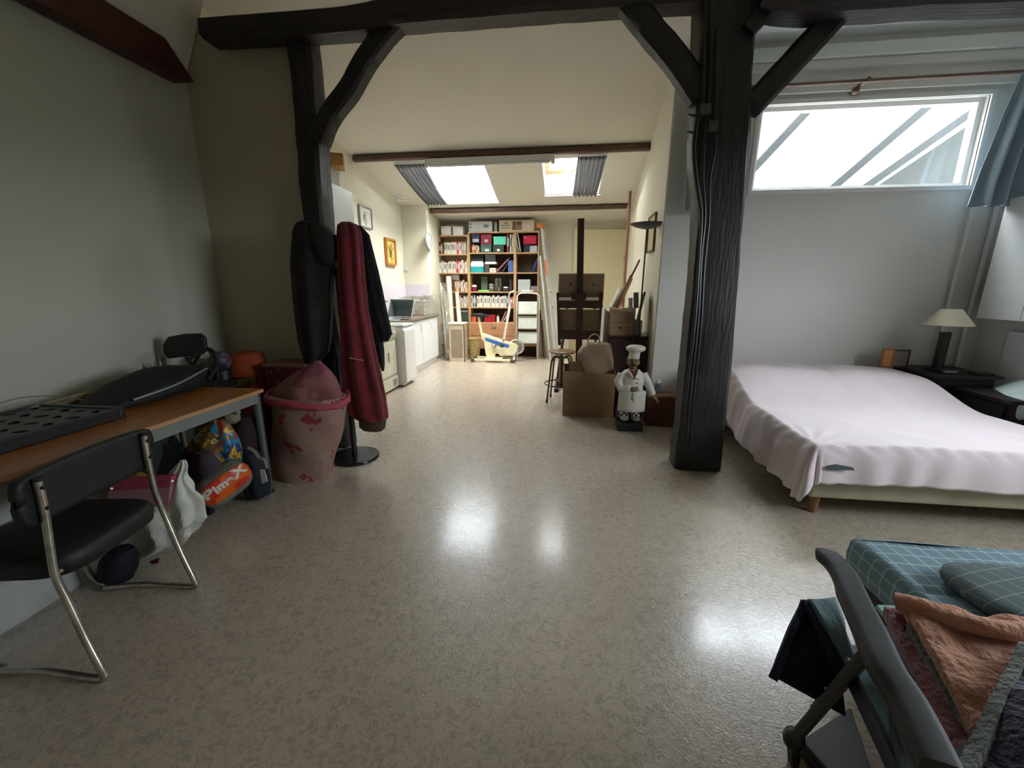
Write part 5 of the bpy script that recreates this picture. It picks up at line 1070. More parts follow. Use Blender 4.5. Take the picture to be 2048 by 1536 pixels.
# ================================================================== DESK AND ITS THINGS
dA = pz(523, 777, .74); dkw = mat('orange_beech_laminate', (.40, .15, .035), .32, var=.22, scale=4, stretch=(6, 1, 1))
DXf = -1.97; DY1 = dA.y; DY0 = -.35; DXb = DXf-.78
t = thing('desk', ((DXf+DXb)/2, 1.1, 0), 'long orange-beech desk with grey steel frame against the left wall', 'desk')
obj('tabletop', B().box(DXb, DXf, DY0, DY1, .715, .74), dkw, t, bevel=.004)
rail = plain('desk_grey_rail', (120, 126, 122), .4)
obj('front_rail', B().box(DXf-.035, DXf-.006, DY0, DY1-.05, .655, .714), rail, t); obj('side_rail', B().box(DXb+.05, DXf-.05, DY1-.045, DY1-.015, .655, .714), rail, t)
obj('edge_strip', B().box(DXf, DXf+.004, DY0, DY1, .718, .738), mat('light_beech_edge', (.48, .26, .12), .4), t)
for (lx_, ly_) in ((DXf-.03, DY1-.035), (DXb+.04, DY1-.035), (DXf-.03, DY0+.05), (DXb+.04, DY0+.05)):
    l = obj('leg', B().tube([(lx_, ly_, .02), (lx_, ly_, .714)], .025, 14), plain('desk_grey_leg', (92, 96, 98), .35, metal=.3), t, smooth=True); obj('foot', B().tube([(lx_, ly_, 0), (lx_, ly_, .03)], .028, 12), black_m, l)
# under-desk drawer unit
qa = pz(0, 1273)
t = thing('drawer_unit', (-2.5, .5, 0), 'pale grey low cupboard under the near end of the desk', 'cupboard')
gp_ = plain('pale_grey_laminate', (168, 172, 170), .5)
obj('body', B().box(DXb+.02, -2.26, -.2, 1.42, 0, .64), gp_, t, bevel=.004)
for k in range(2): obj('door', B().box(-2.26, -2.245, -.19+.81*k, .60+.81*k, .02, .63), gp_, t, bevel=.003)
# near chair
def chair(cx, cy, rz, label, px_top=.80):
    t = thing('tubular_chair', (cx, cy, 0), label, 'chair', rz=rz)
    Wd = .235
    for s in (-1, 1):
        # x is backwards; local: back of the chair towards +x
        pts = [(.005, s*(Wd-.02), .765), (.0, s*(Wd-.02), .66), (-.008, s*(Wd-.01), .50), (-.004, s*Wd, .41), (.022, s*Wd-.008, .31), (.065, s*Wd-.026, .17), (.112, s*Wd-.045, .05), (.114, s*Wd-.045, .018), (.07, s*Wd-.04, .012), (-.12, s*(Wd-.01)-.03, .030), (-.30, s*(Wd-.02)-.02, .016)]
        fr = obj('side_frame', B().tube(smoothpts(pts, 4), .0125, 10), chrome, t, smooth=True, local=True)
        for z in (.74, .665): obj('screw', B().tube([(.012, s*(Wd-.02), z), (.020, s*(Wd-.02), z)], .008, 8), black_m, fr, local=True)
        obj('end_cap', B().tube([(.005, s*(Wd-.02), .765), (.006, s*(Wd-.02), .775)], .014, 10), black_m, fr, local=True)
        obj('front_strut', B().tube(smoothpts([(-.30, s*(Wd-.02), .016), (-.36, s*(Wd-.02), .05), (-.38, s*(Wd-.03), .20), (-.36, s*(Wd-.04), .40)], 4), .0115, 8), chrome, t, smooth=True, local=True)
    def sf(u, v):
        y = (u*2-1)*.22; x = -.41+.42*v; edge = max(abs(u*2-1), abs(v*2-1)); return Vector((x, y, .475-.018*edge**6-.012*math.cos((u*2-1)*1.2)*(1-v)))
    b = B(); secs = []
    for z, k in ((.375, .90), (.39, 1.0), (.43, 1.03), (.455, 1.0), (.468, .93), (.466, .6)):
        secs.append([Vector((-.20+.225*k*math.copysign(abs(math.cos(q))**.45, math.cos(q)), .225*k*math.copysign(abs(math.sin(q))**.45, math.sin(q)), z)) for q in [j*math.pi/20 for j in range(40)]])
    obj('seat', b.loft(secs), black_v, t, smooth=True, local=True, ang=60)
    b = B(); b.grid(lambda u, v: Vector((-.012-.03*math.cos((u-.5)*2.6)-.004*math.cos(v*3), (u-.5)*.55*(1-.05*abs(v*2-1)**4), .605+.185*v-.012*(abs(u*2-1)**5)*(1 if v > .5 else -1))), 24, 10)
    bk = obj('backrest', b, black_v, t, smooth=True, solid=.028, local=True, ang=60, bevel=0)
    obj('cross_tube', B().tube([(-.02, -Wd+.02, .41), (-.02, Wd-.02, .41)], .010, 8), chrome, t, local=True)
    return t
ra, la = pz(388, 1190), pz(190, 1375)
cen = (ra+la)/2; rot = math.atan2(-(ra-la).x, (ra-la).y)
chair(-1.775, 1.26, R(10), 'black padded chair with worn tubular frame pulled out before the desk')
# folded chair standing behind the desk
t = thing('folded_chair', (-2.72, 2.72, 0), 'black chair standing behind the far corner of the desk', 'chair')
FY = 2.62
def fp_(x, y, d=0): return py(x, y, FY+d)
b = B(); a0 = [fp_(324, 690), fp_(334, 674), (fp_(365, 668)), fp_(398, 667), fp_(408, 676), fp_(410, 700), fp_(404, 709), fp_(365, 714), fp_(334, 718), fp_(326, 708)]
obj('backrest', b.prism(a0, (0, .03, 0)), black_v, t, smooth=True, bevel=.01)
for pts in ([(404, 690), (418, 700), (432, 725), (436, 760)], [(326, 715), (330, 735), (336, 760)], [(400, 707), (388, 728), (384, 745)], [(372, 714), (384, 732), (388, 742)]):
    obj('side_tube', B().tube(smoothpts([fp_(x, y, .02) for x, y in pts]), .012, 8), black_m, t, smooth=True)
for xx in (-2.92, -2.55): obj('leg', B().tube([(xx, FY+.03, .01), (xx, FY+.03, .74)], .011, 8), black_m, t)
b = fp_(385, 735); obj('seat', B().box(b.x-.2, b.x+.18, FY-.02, FY+.28, .66, .70), black_v, t, bevel=.012)
t2 = thing('pale_board', (-2.75, 3.05, 0), 'pale board leaning behind the black chair in the corner', 'board')
a, c = py(336, 716, 3.0), py(425, 748, 3.0); obj('sheet', B().box(a.x, c.x, 3.0, 3.02, .25, a.z), plain('pale_board_grey', (150, 150, 140), .7), t2)
# perforated tray on the desk
def dz(x, y, z=.745): return pz(x, y, z)
t = thing('perforated_tray', (-2.45, 1.35, .74), 'long flat black tray with cut-out leaf pattern on desk', 'tray')
c0, c1, c2, c3 = dz(-150, 880, .785), dz(40, 858, .785), dz(286, 796, .785), dz(175, 772, .785)
TX0, TX1, TY0, TY1 = DXb+.02, -2.22, .62, 1.75
b = B().box(TX0, TX1, TY0, TY0+.03, .742, .80).box(TX0, TX1, TY1-.03, TY1, .742, .80).box(TX0, TX0+.03, TY0+.03, TY1-.03, .742, .80).box(TX1-.03, TX1, TY0+.03, TY1-.03, .742, .80)
obj('rim', b, black_m, t, bevel=.006)
obj('base', B().box(TX0+.03, TX1-.03, TY0+.03, TY1-.03, .742, .748), plain('tray_base_grey', (150, 152, 148), .6), t)
b = B(); nx_, ny_ = 5, 11
for i in range(nx_):
    for j in range(ny_):
        x_ = TX0+.03+(TX1-TX0-.06)*(i+.5)/nx_; y_ = TY0+.03+(TY1-TY0-.06)*(j+.5)/ny_; sx_2 = (TX1-TX0-.06)/nx_/2; sy_2 = (TY1-TY0-.06)/ny_/2
        s_ = .62+.12*((i*7+j*3) % 3)/2; outer = [(x_-sx_2, y_-sy_2), (x_, y_-sy_2), (x_+sx_2, y_-sy_2), (x_+sx_2, y_), (x_+sx_2, y_+sy_2), (x_, y_+sy_2), (x_-sx_2, y_+sy_2), (x_-sx_2, y_)]
        inn = []
        rot_ = R(35 if (i+j) % 2 else -35)
        for q in range(8):
            an = R(225+45*q); ex, ey = s_*sx_2*math.cos(an), s_*sy_2*.55*math.sin(an); inn.append((x_+ex*math.cos(rot_)-ey*math.sin(rot_), y_+ex*math.sin(rot_)+ey*math.cos(rot_)))
        for q in range(8):
            r_ = (q+1) % 8; b.prism([Vector((*outer[q], .782)), Vector((*outer[r_], .782)), Vector((*inn[r_], .782)), Vector((*inn[q], .782))], (0, 0, .01))
lat = obj('cutout_pattern', b, black_m, t); lat['kind'] = 'stuff'
# long dark bag behind the tray
bagm = plain('charcoal_bag', (20, 23, 23), .75, bump=.2, bscale=30)
t = thing('charcoal_bag', (-2.55, 2.1, .74), 'large soft charcoal bag lying on the desk beyond the tray', 'bag')
b = B(); secs = []
for i in range(15):
    u = i/14; Yc = 1.78+.72*u; xc = -2.46-.04*u; rr = math.sin(math.pi*min(1, max(0, .08+.86*u)))**.5; hh = (.07+.13*u)*rr+.015
    secs.append([Vector((xc+.20*rr*math.copysign(abs(math.cos(q))**.7, math.cos(q)), Yc+.02*nz((q, i, 1)), .742+hh*.5+hh*.5*math.copysign(abs(math.sin(q))**.7, math.sin(q))*(1+.25*nz((q*1.5, i*.5, 3))))) for q in [j*math.pi/14 for j in range(28)]])
obj('body', b.loft(secs), bagm, t, smooth=True, ang=70)
obj('zip', B().tube(smoothpts([(-2.30, 1.86, .80), (-2.28, 2.1, .83), (-2.30, 2.35, .88)]), .006, 6), steel_grey, t); obj('strap', B().tube(smoothpts([(-2.5, 2.42, .92), (-2.40, 2.50, .98), (-2.33, 2.46, .88), (-2.32, 2.36, .80)]), .012, 8), bagm, t, smooth=True)
# brush pot, papers, wire
p = dz(302, 750, .80); p.z = .741
p = Vector((-2.70, 2.05, .741)); bp_ = px(302, 750, -2.70); p.y = bp_.y
t = thing('brush_pot', p, 'small dark pot of brushes by the wall at desk back', 'pot')
obj('pot', B().lathe([(.001, 0), (.03, 0), (.032, bp_.z-.741), (.001, bp_.z-.745)], p, 14), plain('pot_brown', (40, 34, 26), .6), t, smooth=True)
for k in range(9): an = k*.7; obj('brush', B().tube([p+Vector((.015*math.cos(an), .015*math.sin(an), .05)), p+Vector((.035*math.cos(an), .035*math.sin(an), bp_.z-.741+.06+.01*(k % 3)))], .003, 5), plain('brush_wood', (120, 100, 70), .6), t)
for i, (y, cc, lab) in enumerate(((1.86, (150, 138, 108), 'rolled cream paper on the back of the desk'), (1.98, (112, 100, 78), 'rolled brownish paper beside the brush pot'))):
    tag(obj('paper_roll', B().tube([(-2.72+.04*i, y-.25, .77), (-2.69, y+.12, .79)], .025, 12), plain('rl%d' % i, cc, .8), smooth=True), lab, 'paper')
tag(obj('thin_wire', B().tube(smoothpts([(-2.68, 1.45, .80), (-2.66, 1.6, .86), (-2.62, 1.75, .84), (-2.55, 1.84, .79)]), .003, 5), plain('wire_tan', (110, 96, 72), .5), smooth=True), 'thin looping wire above the tray on the desk', 'wire')
# orange pouf, ball, red case behind desk
def solid_on(nm, rows, Y, d, m, lab, cat, z0=None, **k):
    t = thing(nm, py((rows[-1][1]+rows[-1][2])/2, rows[-1][0], Y), lab, cat); obj('body', B().loft(ploft(interp(rows, 4), Y, d, 28, **k)), m, t, smooth=True, ang=60); return t
ora = plain('dark_orange_fabric', (150, 62, 24), .85)
t = solid_on('orange_drum', [(704, 476, 512, .18), (708, 468, 518, .26), (725, 462, 522, .30), (775, 464, 528, .30), (900, 480, 545, .30)], 2.85, .3, ora, 'dark orange upholstered drum standing behind the desk end', 'pouf', amp=.0)
obj('green_band', B().loft(ploft([(752, 447, 512, .31), (766, 448, 513, .31)], 2.78, .3, 28)), plain('olive_band', (84, 70, 22), .8), t, smooth=True)
p = py(440, 722, 2.80)
t = thing('toy_ball', p, 'small purplish grey globe-like ball beside the orange drum', 'ball'); obj('ball', B().ball(p, .075, 20), blotch('purple_ball', [(82, 66, 84), (104, 96, 110), (60, 50, 70)], 14, .5), t, smooth=True); obj('holder', B().lathe([(.001, -.16), (.07, -.16), (.06, -.07), (.001, -.06)], p, 18), plain('holder_dark', (30, 26, 30), .5), t, smooth=True)
obj('pedestal', B().lathe([(.001, .0), (.09, .0), (.05, p.z-.17), (.001, p.z-.17)], Vector((p.x, p.y, 0)), 14), plain('holder_dark', (30, 26, 30), .5), t)
a, c = py(526, 727, 2.9), py(612, 757, 2.9)
t = thing('red_case', ((a.x+c.x)/2, 3.0, 0), 'dark red patterned storage case between orange drum and laundry bin', 'case')
rm = blotch('dark_red_floral', [(96, 18, 36), (84, 14, 30), (120, 60, 66), (92, 20, 34)], 12, .6, .3)
obj('body', B().box(a.x, c.x, 2.9, 3.14, .35, a.z-.03), rm, t, bevel=.015); obj('lid', B().box(a.x-.01, c.x+.01, 2.89, 3.15, a.z-.03, a.z), plain('case_rim', (120, 78, 74), .6), t, bevel=.008)
obj('stand', B().box(a.x+.02, c.x-.02, 2.92, 3.12, 0, .35), plain('case_dark', (50, 24, 28), .8), t)
# laundry bin
LB = pz(610, 985); ly = 2.70; lx_ = py(612, 850, ly).x
t = thing('laundry_bin', (lx_, ly, 0), 'pink floral pop-up laundry bin, overfull, beside the desk', 'laundry bin')
flor = blotch('dusty_floral_net', [(150, 122, 108), (142, 116, 104), (156, 128, 112), (146, 118, 106), (150, 124, 110), (140, 50, 64), (150, 122, 108), (158, 110, 112), (148, 120, 108), (140, 112, 104), (152, 124, 110), (146, 120, 108), (150, 122, 112)], 15, .75, .3)
rows = [(790, 546, 688, .36), (810, 552, 690, .38), (850, 553, 684, .38), (880, 552, 676, .36), (905, 553, 668, .35), (925, 556, 664, .34), (945, 560, 663, .34), (978, 566, 662, .33)]
secs = ploft(interp(rows, 6), ly-.19, .36, 48, amp=.045, fr=4, twist=16, seed=2)
obj('net_body', B().loft(secs, True), flor, t, smooth=True, ang=60)
botz = secs[-1][0].z
base = [Vector((p.x, p.y, 0)) for p in secs[-1]]
obj('base_band', B().loft([secs[-1], base]), plain('bin_red_base', (120, 62, 54), .8), t, smooth=True)
def rimpt(q, k=1.0, dz_=0): 
    a, c = py(541, 786, ly), py(693, 800, ly); cx = (a.x+c.x)/2; rx = (c.x-a.x)/2
    return Vector((cx+rx*k*math.cos(q), ly+.205*k*math.sin(q), (a.z+c.z)/2-.02*math.cos(q)+.012*math.sin(3*q)+.015*math.sin(q)+dz_))
pk = plain('pink_mesh_trim', (176, 72, 92), .6, bump=.3, bscale=60)
obj('rim_band', B().loft([[rimpt(j*math.pi/20, 1.02+.02*math.sin(j*1.7), dd) for j in range(40)] for dd in (-.022, .0, .014)], False), pk, t, smooth=True, solid=.012, ang=180)
obj('inner_rim', B().tube([rimpt(j*math.pi/20, 1.0, .014) for j in range(40)], .010, 8, closed=True), pk, t, smooth=True)
pm = blotch('dusty_pink_fabric', [(140, 88, 90), (132, 82, 86), (146, 94, 96), (150, 100, 96), (128, 70, 84), (140, 88, 90)], 5, .85, .4)
rows = [(722, 630, 640, .03), (732, 614, 650, .08), (745, 594, 662, .16), (760, 574, 672, .22), (775, 557, 679, .26), (788, 551, 682, .28), (798, 552, 682, .28)]
t2 = thing('laundry_heap', (lx_, ly, .7), 'peaked heap of dusty pink laundry filling the pop-up bin', 'laundry'); obj('cloth', B().loft(ploft(interp(rows, 5), ly-.13, .26, 40, amp=.10, fr=5, twist=5)), pm, t2, smooth=True, ang=70)
# under the desk
t = thing('black_folder', (-2.3, 1.95, 0), 'big black portfolio board leaning under the desk', 'portfolio')
f1 = [pz(300, 850, .60), pz(345, 850, .60), pz(412, 965, .10), pz(290, 975, .10)]
Yq = 1.9
g1, g2, g3, g4 = py(300, 880, 1.95), py(338, 872, 2.05), py(412, 962, 2.02), py(300, 985, 1.9)
obj('board', B().prism([g1, g2, g3, g4], (-.03, .05, -.0)), plain('portfolio_black', (26, 29, 30), .6), t); obj('stand', B().prism([Vector((g1.x-.1, 2.0, 0)), Vector((g3.x-.05, 2.06, 0)), Vector((g3.x-.05, 2.06, g3.z)), Vector((g1.x-.1, 2.0, g4.z))], (0, .03, 0)), black_m, t)
bagp = blotch('bright_printed_plastic', [(38, 128, 170), (60, 150, 180), (200, 160, 40), (170, 60, 40), (214, 190, 70), (110, 80, 50), (120, 70, 40), (50, 60, 110), (170, 120, 60), (40, 130, 170)], 11, .35, .6)
rows = [(838, 428, 446, .03), (850, 416, 456, .08), (875, 395, 468, .15), (905, 374, 476, .2), (935, 380, 474, .22), (960, 392, 466, .22), (990, 400, 450, .2)]
t = solid_on('printed_plastic_bag', rows, 2.05, .2, bagp, 'bright blue, yellow and red printed plastic bag under desk', 'bag', amp=.22, fr=6, twist=9)
# teddy-like soft beige item high under desk
p = py(462, 835, 2.3)
t = thing('soft_toy', p, 'beige soft toy lump on top of the printed plastic bag', 'toy'); obj('body', B().ball(p, (.06, .05, .045), 14), mat('beige_plush', (.30, .27, .19), .95, bump=.8, bscale=80), t, smooth=True); obj('ear', B().ball(p+Vector((.05, 0, .04)), .022, 10), mat('beige_plush', (.3, .27, .19)), t, smooth=True)
obj('ear', B().ball(p+Vector((-.05, 0, .03)), .022, 10), mat('beige_plush', (.3, .27, .19)), t, smooth=True)
# dark bags at the back under desk
for i, (rows, Y, cc, lab) in enumerate((([(830, 470, 510, .1), (860, 462, 522, .2), (900, 465, 525, .22), (940, 480, 525, .2)], 2.28, (44, 26, 26), 'dark maroon bag at the back under the desk corner'), ([(905, 392, 420, .06), (930, 385, 440, .12), (955, 395, 450, .14), (975, 405, 445, .1)], 1.93, (66, 52, 66), 'mauve and navy bundle before the printed bag'))):
    solid_on('dark_bag', rows, Y, .2, plain('dbag%d' % i, cc, .85), lab, 'bag', amp=.1, fr=4)
# nappy pack
t = thing('nappy_pack', pz(445, 1020), 'clear orange-printed plastic pack on the floor with white letters', 'pack')
Yn = 1.93
pa, pb = py(404, 1000, Yn), py(492, 935, Yn+.22); ax = (pb-pa).normalized()
secs = []
upv = Vector((0, -.45, .9)).normalized(); sdv = ax.cross(upv).normalized(); upv = sdv.cross(ax)
L_ = (pb-pa).length
cpk = (pa+pb)/2
for i in range(17):
    u = i/16*2-1; rr = (1-abs(u)**4)**.5 if abs(u) < 1 else .02; rr = max(rr, .03)
    c_ = cpk+ax*(u*L_*.56)
    secs.append([c_+upv*(.105*rr*math.copysign(abs(math.sin(q))**.7, math.sin(q)))+sdv*(.075*rr*math.copysign(abs(math.cos(q))**.7, math.cos(q))) for q in [j*math.pi/16 for j in range(32)]])
lowz = min(p.z for s_ in secs for p in s_)
dzp = Vector((0, 0, -lowz+.003)) if lowz < 0 else Vector((0, 0, 0))
secs = [[p+dzp for p in s_] for s_ in secs]
obj('film_body', B().loft(secs), plain('greyish_film', (120, 122, 112), .25, bump=.6, bscale=25), t, smooth=True, ang=70)
# orange printed band on the front face
fs = 1 if (sdv.y < 0) else -1
def bandpt(u, v, off=.004):
    u_ = (u*2-1); rr = (1-abs(u_*.92)**4)**.5; q = R(62-72*v)
    return cpk+dzp+ax*(u_*.92*L_*.56)+upv*((.105*rr+off)*math.copysign(abs(math.sin(q))**.7, math.sin(q)))+sdv*fs*((.075*rr+off)*abs(math.cos(q))**.7)
obj('orange_band', B().grid(lambda u, v: bandpt(u, v), 30, 10), blotch('orange_red_print', [(214, 92, 24), (206, 82, 20), (196, 50, 30), (214, 96, 30)], 8, .3, .6), t, smooth=True, ang=180)
lett = plain('pack_white_letter', (216, 206, 196), .4)
# text laid on the band
for ch, u, v, sz_ in (('P', .13, .50, .100), ('i', .27, .50, .085), ('m', .41, .50, .075), ('a', .58, .50, .080), ('X', .80, .42, .110)):
    lo = text_mesh(ch, sz_, lett, None, Matrix(), .0015, 'letter', .004); me_ = lo.data; ws_ = lo.location.copy()
    import bmesh as _bm
    bm_ = _bm.new(); bm_.from_mesh(me_); _bm.ops.triangulate(bm_, faces=bm_.faces); _bm.ops.subdivide_edges(bm_, edges=[e for e in bm_.edges if e.calc_length() > .018], cuts=2); bm_.to_mesh(me_); bm_.free()
    bl = B(); bl.add([bandpt(min(1, max(0, u+(q.co.x+ws_.x)/(L_*1.03))), v-(q.co.y+ws_.y)/.135, .006+(q.co.z+ws_.z)) for q in me_.vertices], [tuple(p.vertices) for p in me_.polygons])
    bpy.data.objects.remove(lo); obj('letter', bl, lett, t)

# backpack with tag
rows = [(895, 474, 500, .05), (905, 478, 515, .12), (930, 485, 528, .16), (955, 492, 534, .17), (978, 496, 536, .16), (990, 500, 534, .14)]
t = solid_on('dark_backpack', rows, 2.22, .15, plain('ink_blue_bag', (14, 24, 34), .8), 'dark ink-blue bag with white tag beside the desk leg', 'bag', amp=.08, fr=5)
a, c = py(519, 940, 2.19), py(530, 966, 2.19); obj('white_tag', B().prism([py(519, 940, 2.19), py(528, 939, 2.19), py(535, 963, 2.19), py(524, 968, 2.19)], (0, .004, 0)), plain('tag_white', (205, 205, 205), .6), t)
obj('grey_strap', B().tube(smoothpts([py(x, y, 2.2) for x, y in ((496, 896), (508, 903), (518, 916), (528, 920), (533, 936))]), .012, 6), plain('strap_grey', (120, 122, 118), .7), t, smooth=True)
# pink box
Yb_ = 1.56
t = thing('pink_box', py(280, 1020, Yb_), 'pale pink box with a darker pink lid and silver studs', 'box')
a, c = py(216, 960, Yb_), py(341, 1030, Yb_+.0)
p0_, p1_, p2_, p3_ = py(218, 962, Yb_), py(342, 954, Yb_+.06), py(334, 1028, Yb_+.06), py(213, 1034, Yb_)
obj('body', B().prism([p0_*.74+p3_*.26, p1_*.74+p2_*.26, p2_, p3_], (-.004, .03, 0)), plain('pale_pink_card', (178, 128, 140), .7), t)
obj('lid', B().prism([p0_, p1_, p1_*.74+p2_*.26+Vector((.003, -.004, 0)), p0_*.74+p3_*.26+Vector((-.003, -.004, 0))], (-.005, .035, 0)), plain('deep_pink_card', (170, 72, 92), .7), t)
for x, y in ((228, 975), (332, 968)): obj('stud', B().ball(py(x, y, Yb_+.01)+Vector((0, -.012 if x < 300 else .03, 0)), .008, 8), alu, t)
obj('button_hole', B().ball(py(326, 1008, Yb_+.045), .006, 8), black_m, t)
# support under pink box
solid_on('magenta_bundle', [(1000, 222, 352, .14), (1040, 225, 350, .18), (1085, 230, 340, .18), (1100, 240, 330, .14)], 1.66, .16, plain('maroon_cloth', (92, 28, 46), .85), 'maroon cloth bundle underneath the pale pink box', 'cloth', amp=.1, fr=5)
solid_on('yellow_toy', [(944, 262, 276, .03), (950, 246, 292, .06), (962, 240, 300, .08), (975, 240, 300, .08)], 1.85, .08, plain('mustard_yellow', (150, 124, 30), .8), 'mustard yellow toy poking up behind the pale pink box', 'toy', amp=.2, fr=6)
# white plastic bag
wm = plain('white_plastic_film', (212, 214, 206), .4, bump=.5, bscale=18)
rows = [(970, 368, 374, .02), (985, 358, 380, .04), (1005, 346, 384, .07), (1030, 332, 390, .10), (1042, 300, 400, .13), (1060, 280, 404, .16), (1080, 268, 412, .18), (1105, 262, 398, .18), (1130, 258, 366, .17), (1146, 262, 330, .15)]
t = thing('white_plastic_bag', py(320, 1140, 1.60), 'crumpled white plastic carrier bag on floor beneath the pink box', 'bag')
secs = ploft(interp(rows, 4), 1.62, .12, 56, amp=.22, fr=7, twist=14, seed=4)
for s_ in secs:
    for p in s_:
        g = nz((p.x*9, p.y*9, p.z*9))*.03; p.x += g; p.y += g*.6
lz = min(p.z for s_ in secs for p in s_)
secs = [[p+Vector((0, 0, -lz+.002)) for p in s_] for s_ in secs] if lz < 0 else secs
obj('body', B().loft(secs), wm, t, smooth=True, ang=35)
obj('print_mark', B().prism([py(300, 1122, 1.60), py(318, 1116, 1.60), py(316, 1126, 1.60), py(302, 1130, 1.60)], (0, .004, 0)), plain('print_dark_red', (110, 30, 40), .5), t)
solid_on('dark_blue_bag', [(1098, 225, 262, .08), (1115, 212, 266, .14), (1140, 208, 264, .14), (1158, 215, 258, .1)], 1.40, .12, plain('very_dark_blue', (12, 14, 28), .8), 'very dark blue bag on the floor beneath the chair seat', 'bag', amp=.08, fr=4)
# ================================================================== BEDROOM
BX0, BX1, BYn, BYf = 1.50, 3.10, 2.50, 4.30
t = thing('bed', ((BX0+BX1)/2, 3.4, 0), 'double bed with cream base and wooden legs by the window wall', 'bed')
obj('base', B().box(BX0+.04, BX1, BYn+.02, BYf, .13, .33), plain('cream_bed_base', (190, 184, 160), .85, bump=.1, bscale=80), t, bevel=.02)
obj('mattress', B().box(BX0+.04, BX1-.02, BYn+.03, BYf, .33, .48), plain('mattress_cream', (206, 200, 186), .85), t, bevel=.04)
for x, y in ((BX0+.12, BYn+.10), (BX1-.12, BYn+.10), (BX0+.12, BYf-.12), (BX1-.12, BYf-.12)): obj('leg', B().tube([(x, y, 0), (x, y, .13)], [.024, .034], 14), plain('bed_leg_wood', (150, 108, 70), .5), t, smooth=True)
for x in (1.95, 2.65):
    pl_ = thing('pillow', (x, 4.05, .5), ['left pillow bulging under the pink cover at the bed head', 'right pillow bulging under the pink cover at the bed head'][x > 2], 'pillow')
    obj('cushion', B().ball((x, 4.02, .585), (.34, .20, .09), 20), plain('pillow_white', (220, 214, 210), .85), pl_, smooth=True)
pinkm = plain('pale_pink_cotton', (230, 217, 222), .8, var=.03, bump=.06, bscale=30)
SX0, SX1, SY0, SY1 = BX0-.34, BX1+.10, BYn-.26, BYf+.0
def duvet(u, v):
    X = SX0+(SX1-SX0)*u; Y = SY0+(SY1-SY0)*v
    dx = max(0, (BX0+.02)-X); dy = max(0, BYn-Y); dr = max(0, X-(BX1-.02))
    x = max(X, BX0+.02); y = max(Y, BYn); x = min(x, BX1-.02)
    topz = .500+.010*nz((X*2.2, Y*2.2, 1))+.004*nz((X*7, Y*5, 2))
    hb = max(0, min(1, (Y-3.25)/.65)); hb = hb*hb*(3-2*hb); hb *= 1-.85*max(0, (Y-4.14)/.16)
    lump = max(.35, 1-abs((X-1.95)/.55)**3) if X < 2.3 else max(.35, 1-abs((X-2.65)/.5)**3)
    topz += hb*.215*(.72+.28*lump)*(1-.10*(X-BX0))
    rollx = .05*(1-math.exp(-dx*18)); rolly = .05*(1-math.exp(-dy*18))
    # pleats on the drops
    pl = .026*(math.sin(Y*27+6*nz((X*2, Y*2.5, 5)))*.6+nz((Y*11, X*3, 3)))*min(1, dx*6) if dx > 0 else 0
    corner = min(dx, .3)*min(dy, .3)
    ply = .010*math.sin(X*26+4*nz((X*2, Y, 8)))*min(1, dy*6)*math.exp(-max(0, X-BX0)*1.0)
    drop = (dx**2+dy**2)**.5 if dx and dy else dx+dy
    z = topz-max(0, drop-.02)*(.95)
    z -= (.006*math.exp(-((dx+dy)-.04)**2*900)*math.sin((X+Y)*55)) if dx+dy > .005 else 0
    x -= rollx+pl+dx*.10; y -= rolly+ply+dy*.03
    if dx and dy:
        c_, s_ = dx/(drop+1e-6), dy/(drop+1e-6); dp = min(drop, .37); k_ = .10*c_*c_+.03*s_*s_+.30*c_*s_; rr_ = .05*(1-math.exp(-dp*18))
        fl = .018*math.sin(math.atan2(dy, dx)*9)*min(1, dp*5)
        x = BX0+.02-c_*(rr_+k_*dp+fl+pl*.4); y = BYn-s_*(rr_+k_*dp+fl); z = topz-max(0, dp-.02)*.95
    hem = .025*nz((Y*5, 1, 2)) if dx > .25 else 0
    x += dr*.0; z -= dr
    # radiating wrinkles near the near-left corner
    d2 = math.hypot(X-BX0, Y-BYn); z += .004*math.sin(math.atan2(Y-BYn, X-BX0+.001)*16)*math.exp(-((d2-.22)/.16)**2)
    return Vector((x, y, max(.10, z+hem)))
dv = tag(obj('bed_cover', B().grid(duvet, 150, 150), pinkm, smooth=True, ang=180, solid=.008), 'pale pink fitted cover spread over the double bed', 'bedspread')
a = [py(x, y, BYn-.075) for x, y in ((1654, 933), (1672, 929), (1706, 935), (1710, 941), (1655, 940))]
tag(obj('grey_label', B().prism(a, (0, .006, 0)), plain('label_grey', (90, 100, 104), .6)), 'grey cloth label showing at the hem of the pink cover', 'label')
# nightstand, lamp, frames, black table
NY = 3.82; NX0 = 3.16; NZ = .68
nb = plain('espresso_wood', (34, 28, 26), .45)
a = py(1770, 722, 4.1)
t = thing('nightstand', (3.42, 4.05, 0), 'dark espresso nightstand in the corner beyond the bed', 'nightstand')
obj('body', B().box(NX0, 3.62, NY+.03, 4.30, .0, NZ-.03), nb, t, bevel=.004); obj('top', B().box(NX0-.02, 3.66, NY, 4.32, NZ-.03, NZ), nb, t, bevel=.004)
obj('drawer', B().box(NX0+.02, 3.60, NY+.012, NY+.03, NZ-.20, NZ-.05), nb, t, bevel=.003)
obj('drawer_knob', B().ball((3.40, NY, NZ-.12), .014, 8), steel_grey, t)
lp_ = Vector((3.40, 4.02, NZ)); 
sh_l, sh_r = py(1858, 650, 4.02), py(1943, 652, 4.02)
lp_.x = py(1878, 722, 4.02).x
topz_ = py(1895, 618, 4.02).z; botz_ = py(1900, 650, 4.02).z; rs = (sh_r.x-sh_l.x)/2; sxx = (sh_l.x+sh_r.x)/2
t = thing('table_lamp', lp_, 'table lamp with pale conical shade and dark square column base', 'lamp')
lz0 = py(1878, 722, 4.02).z
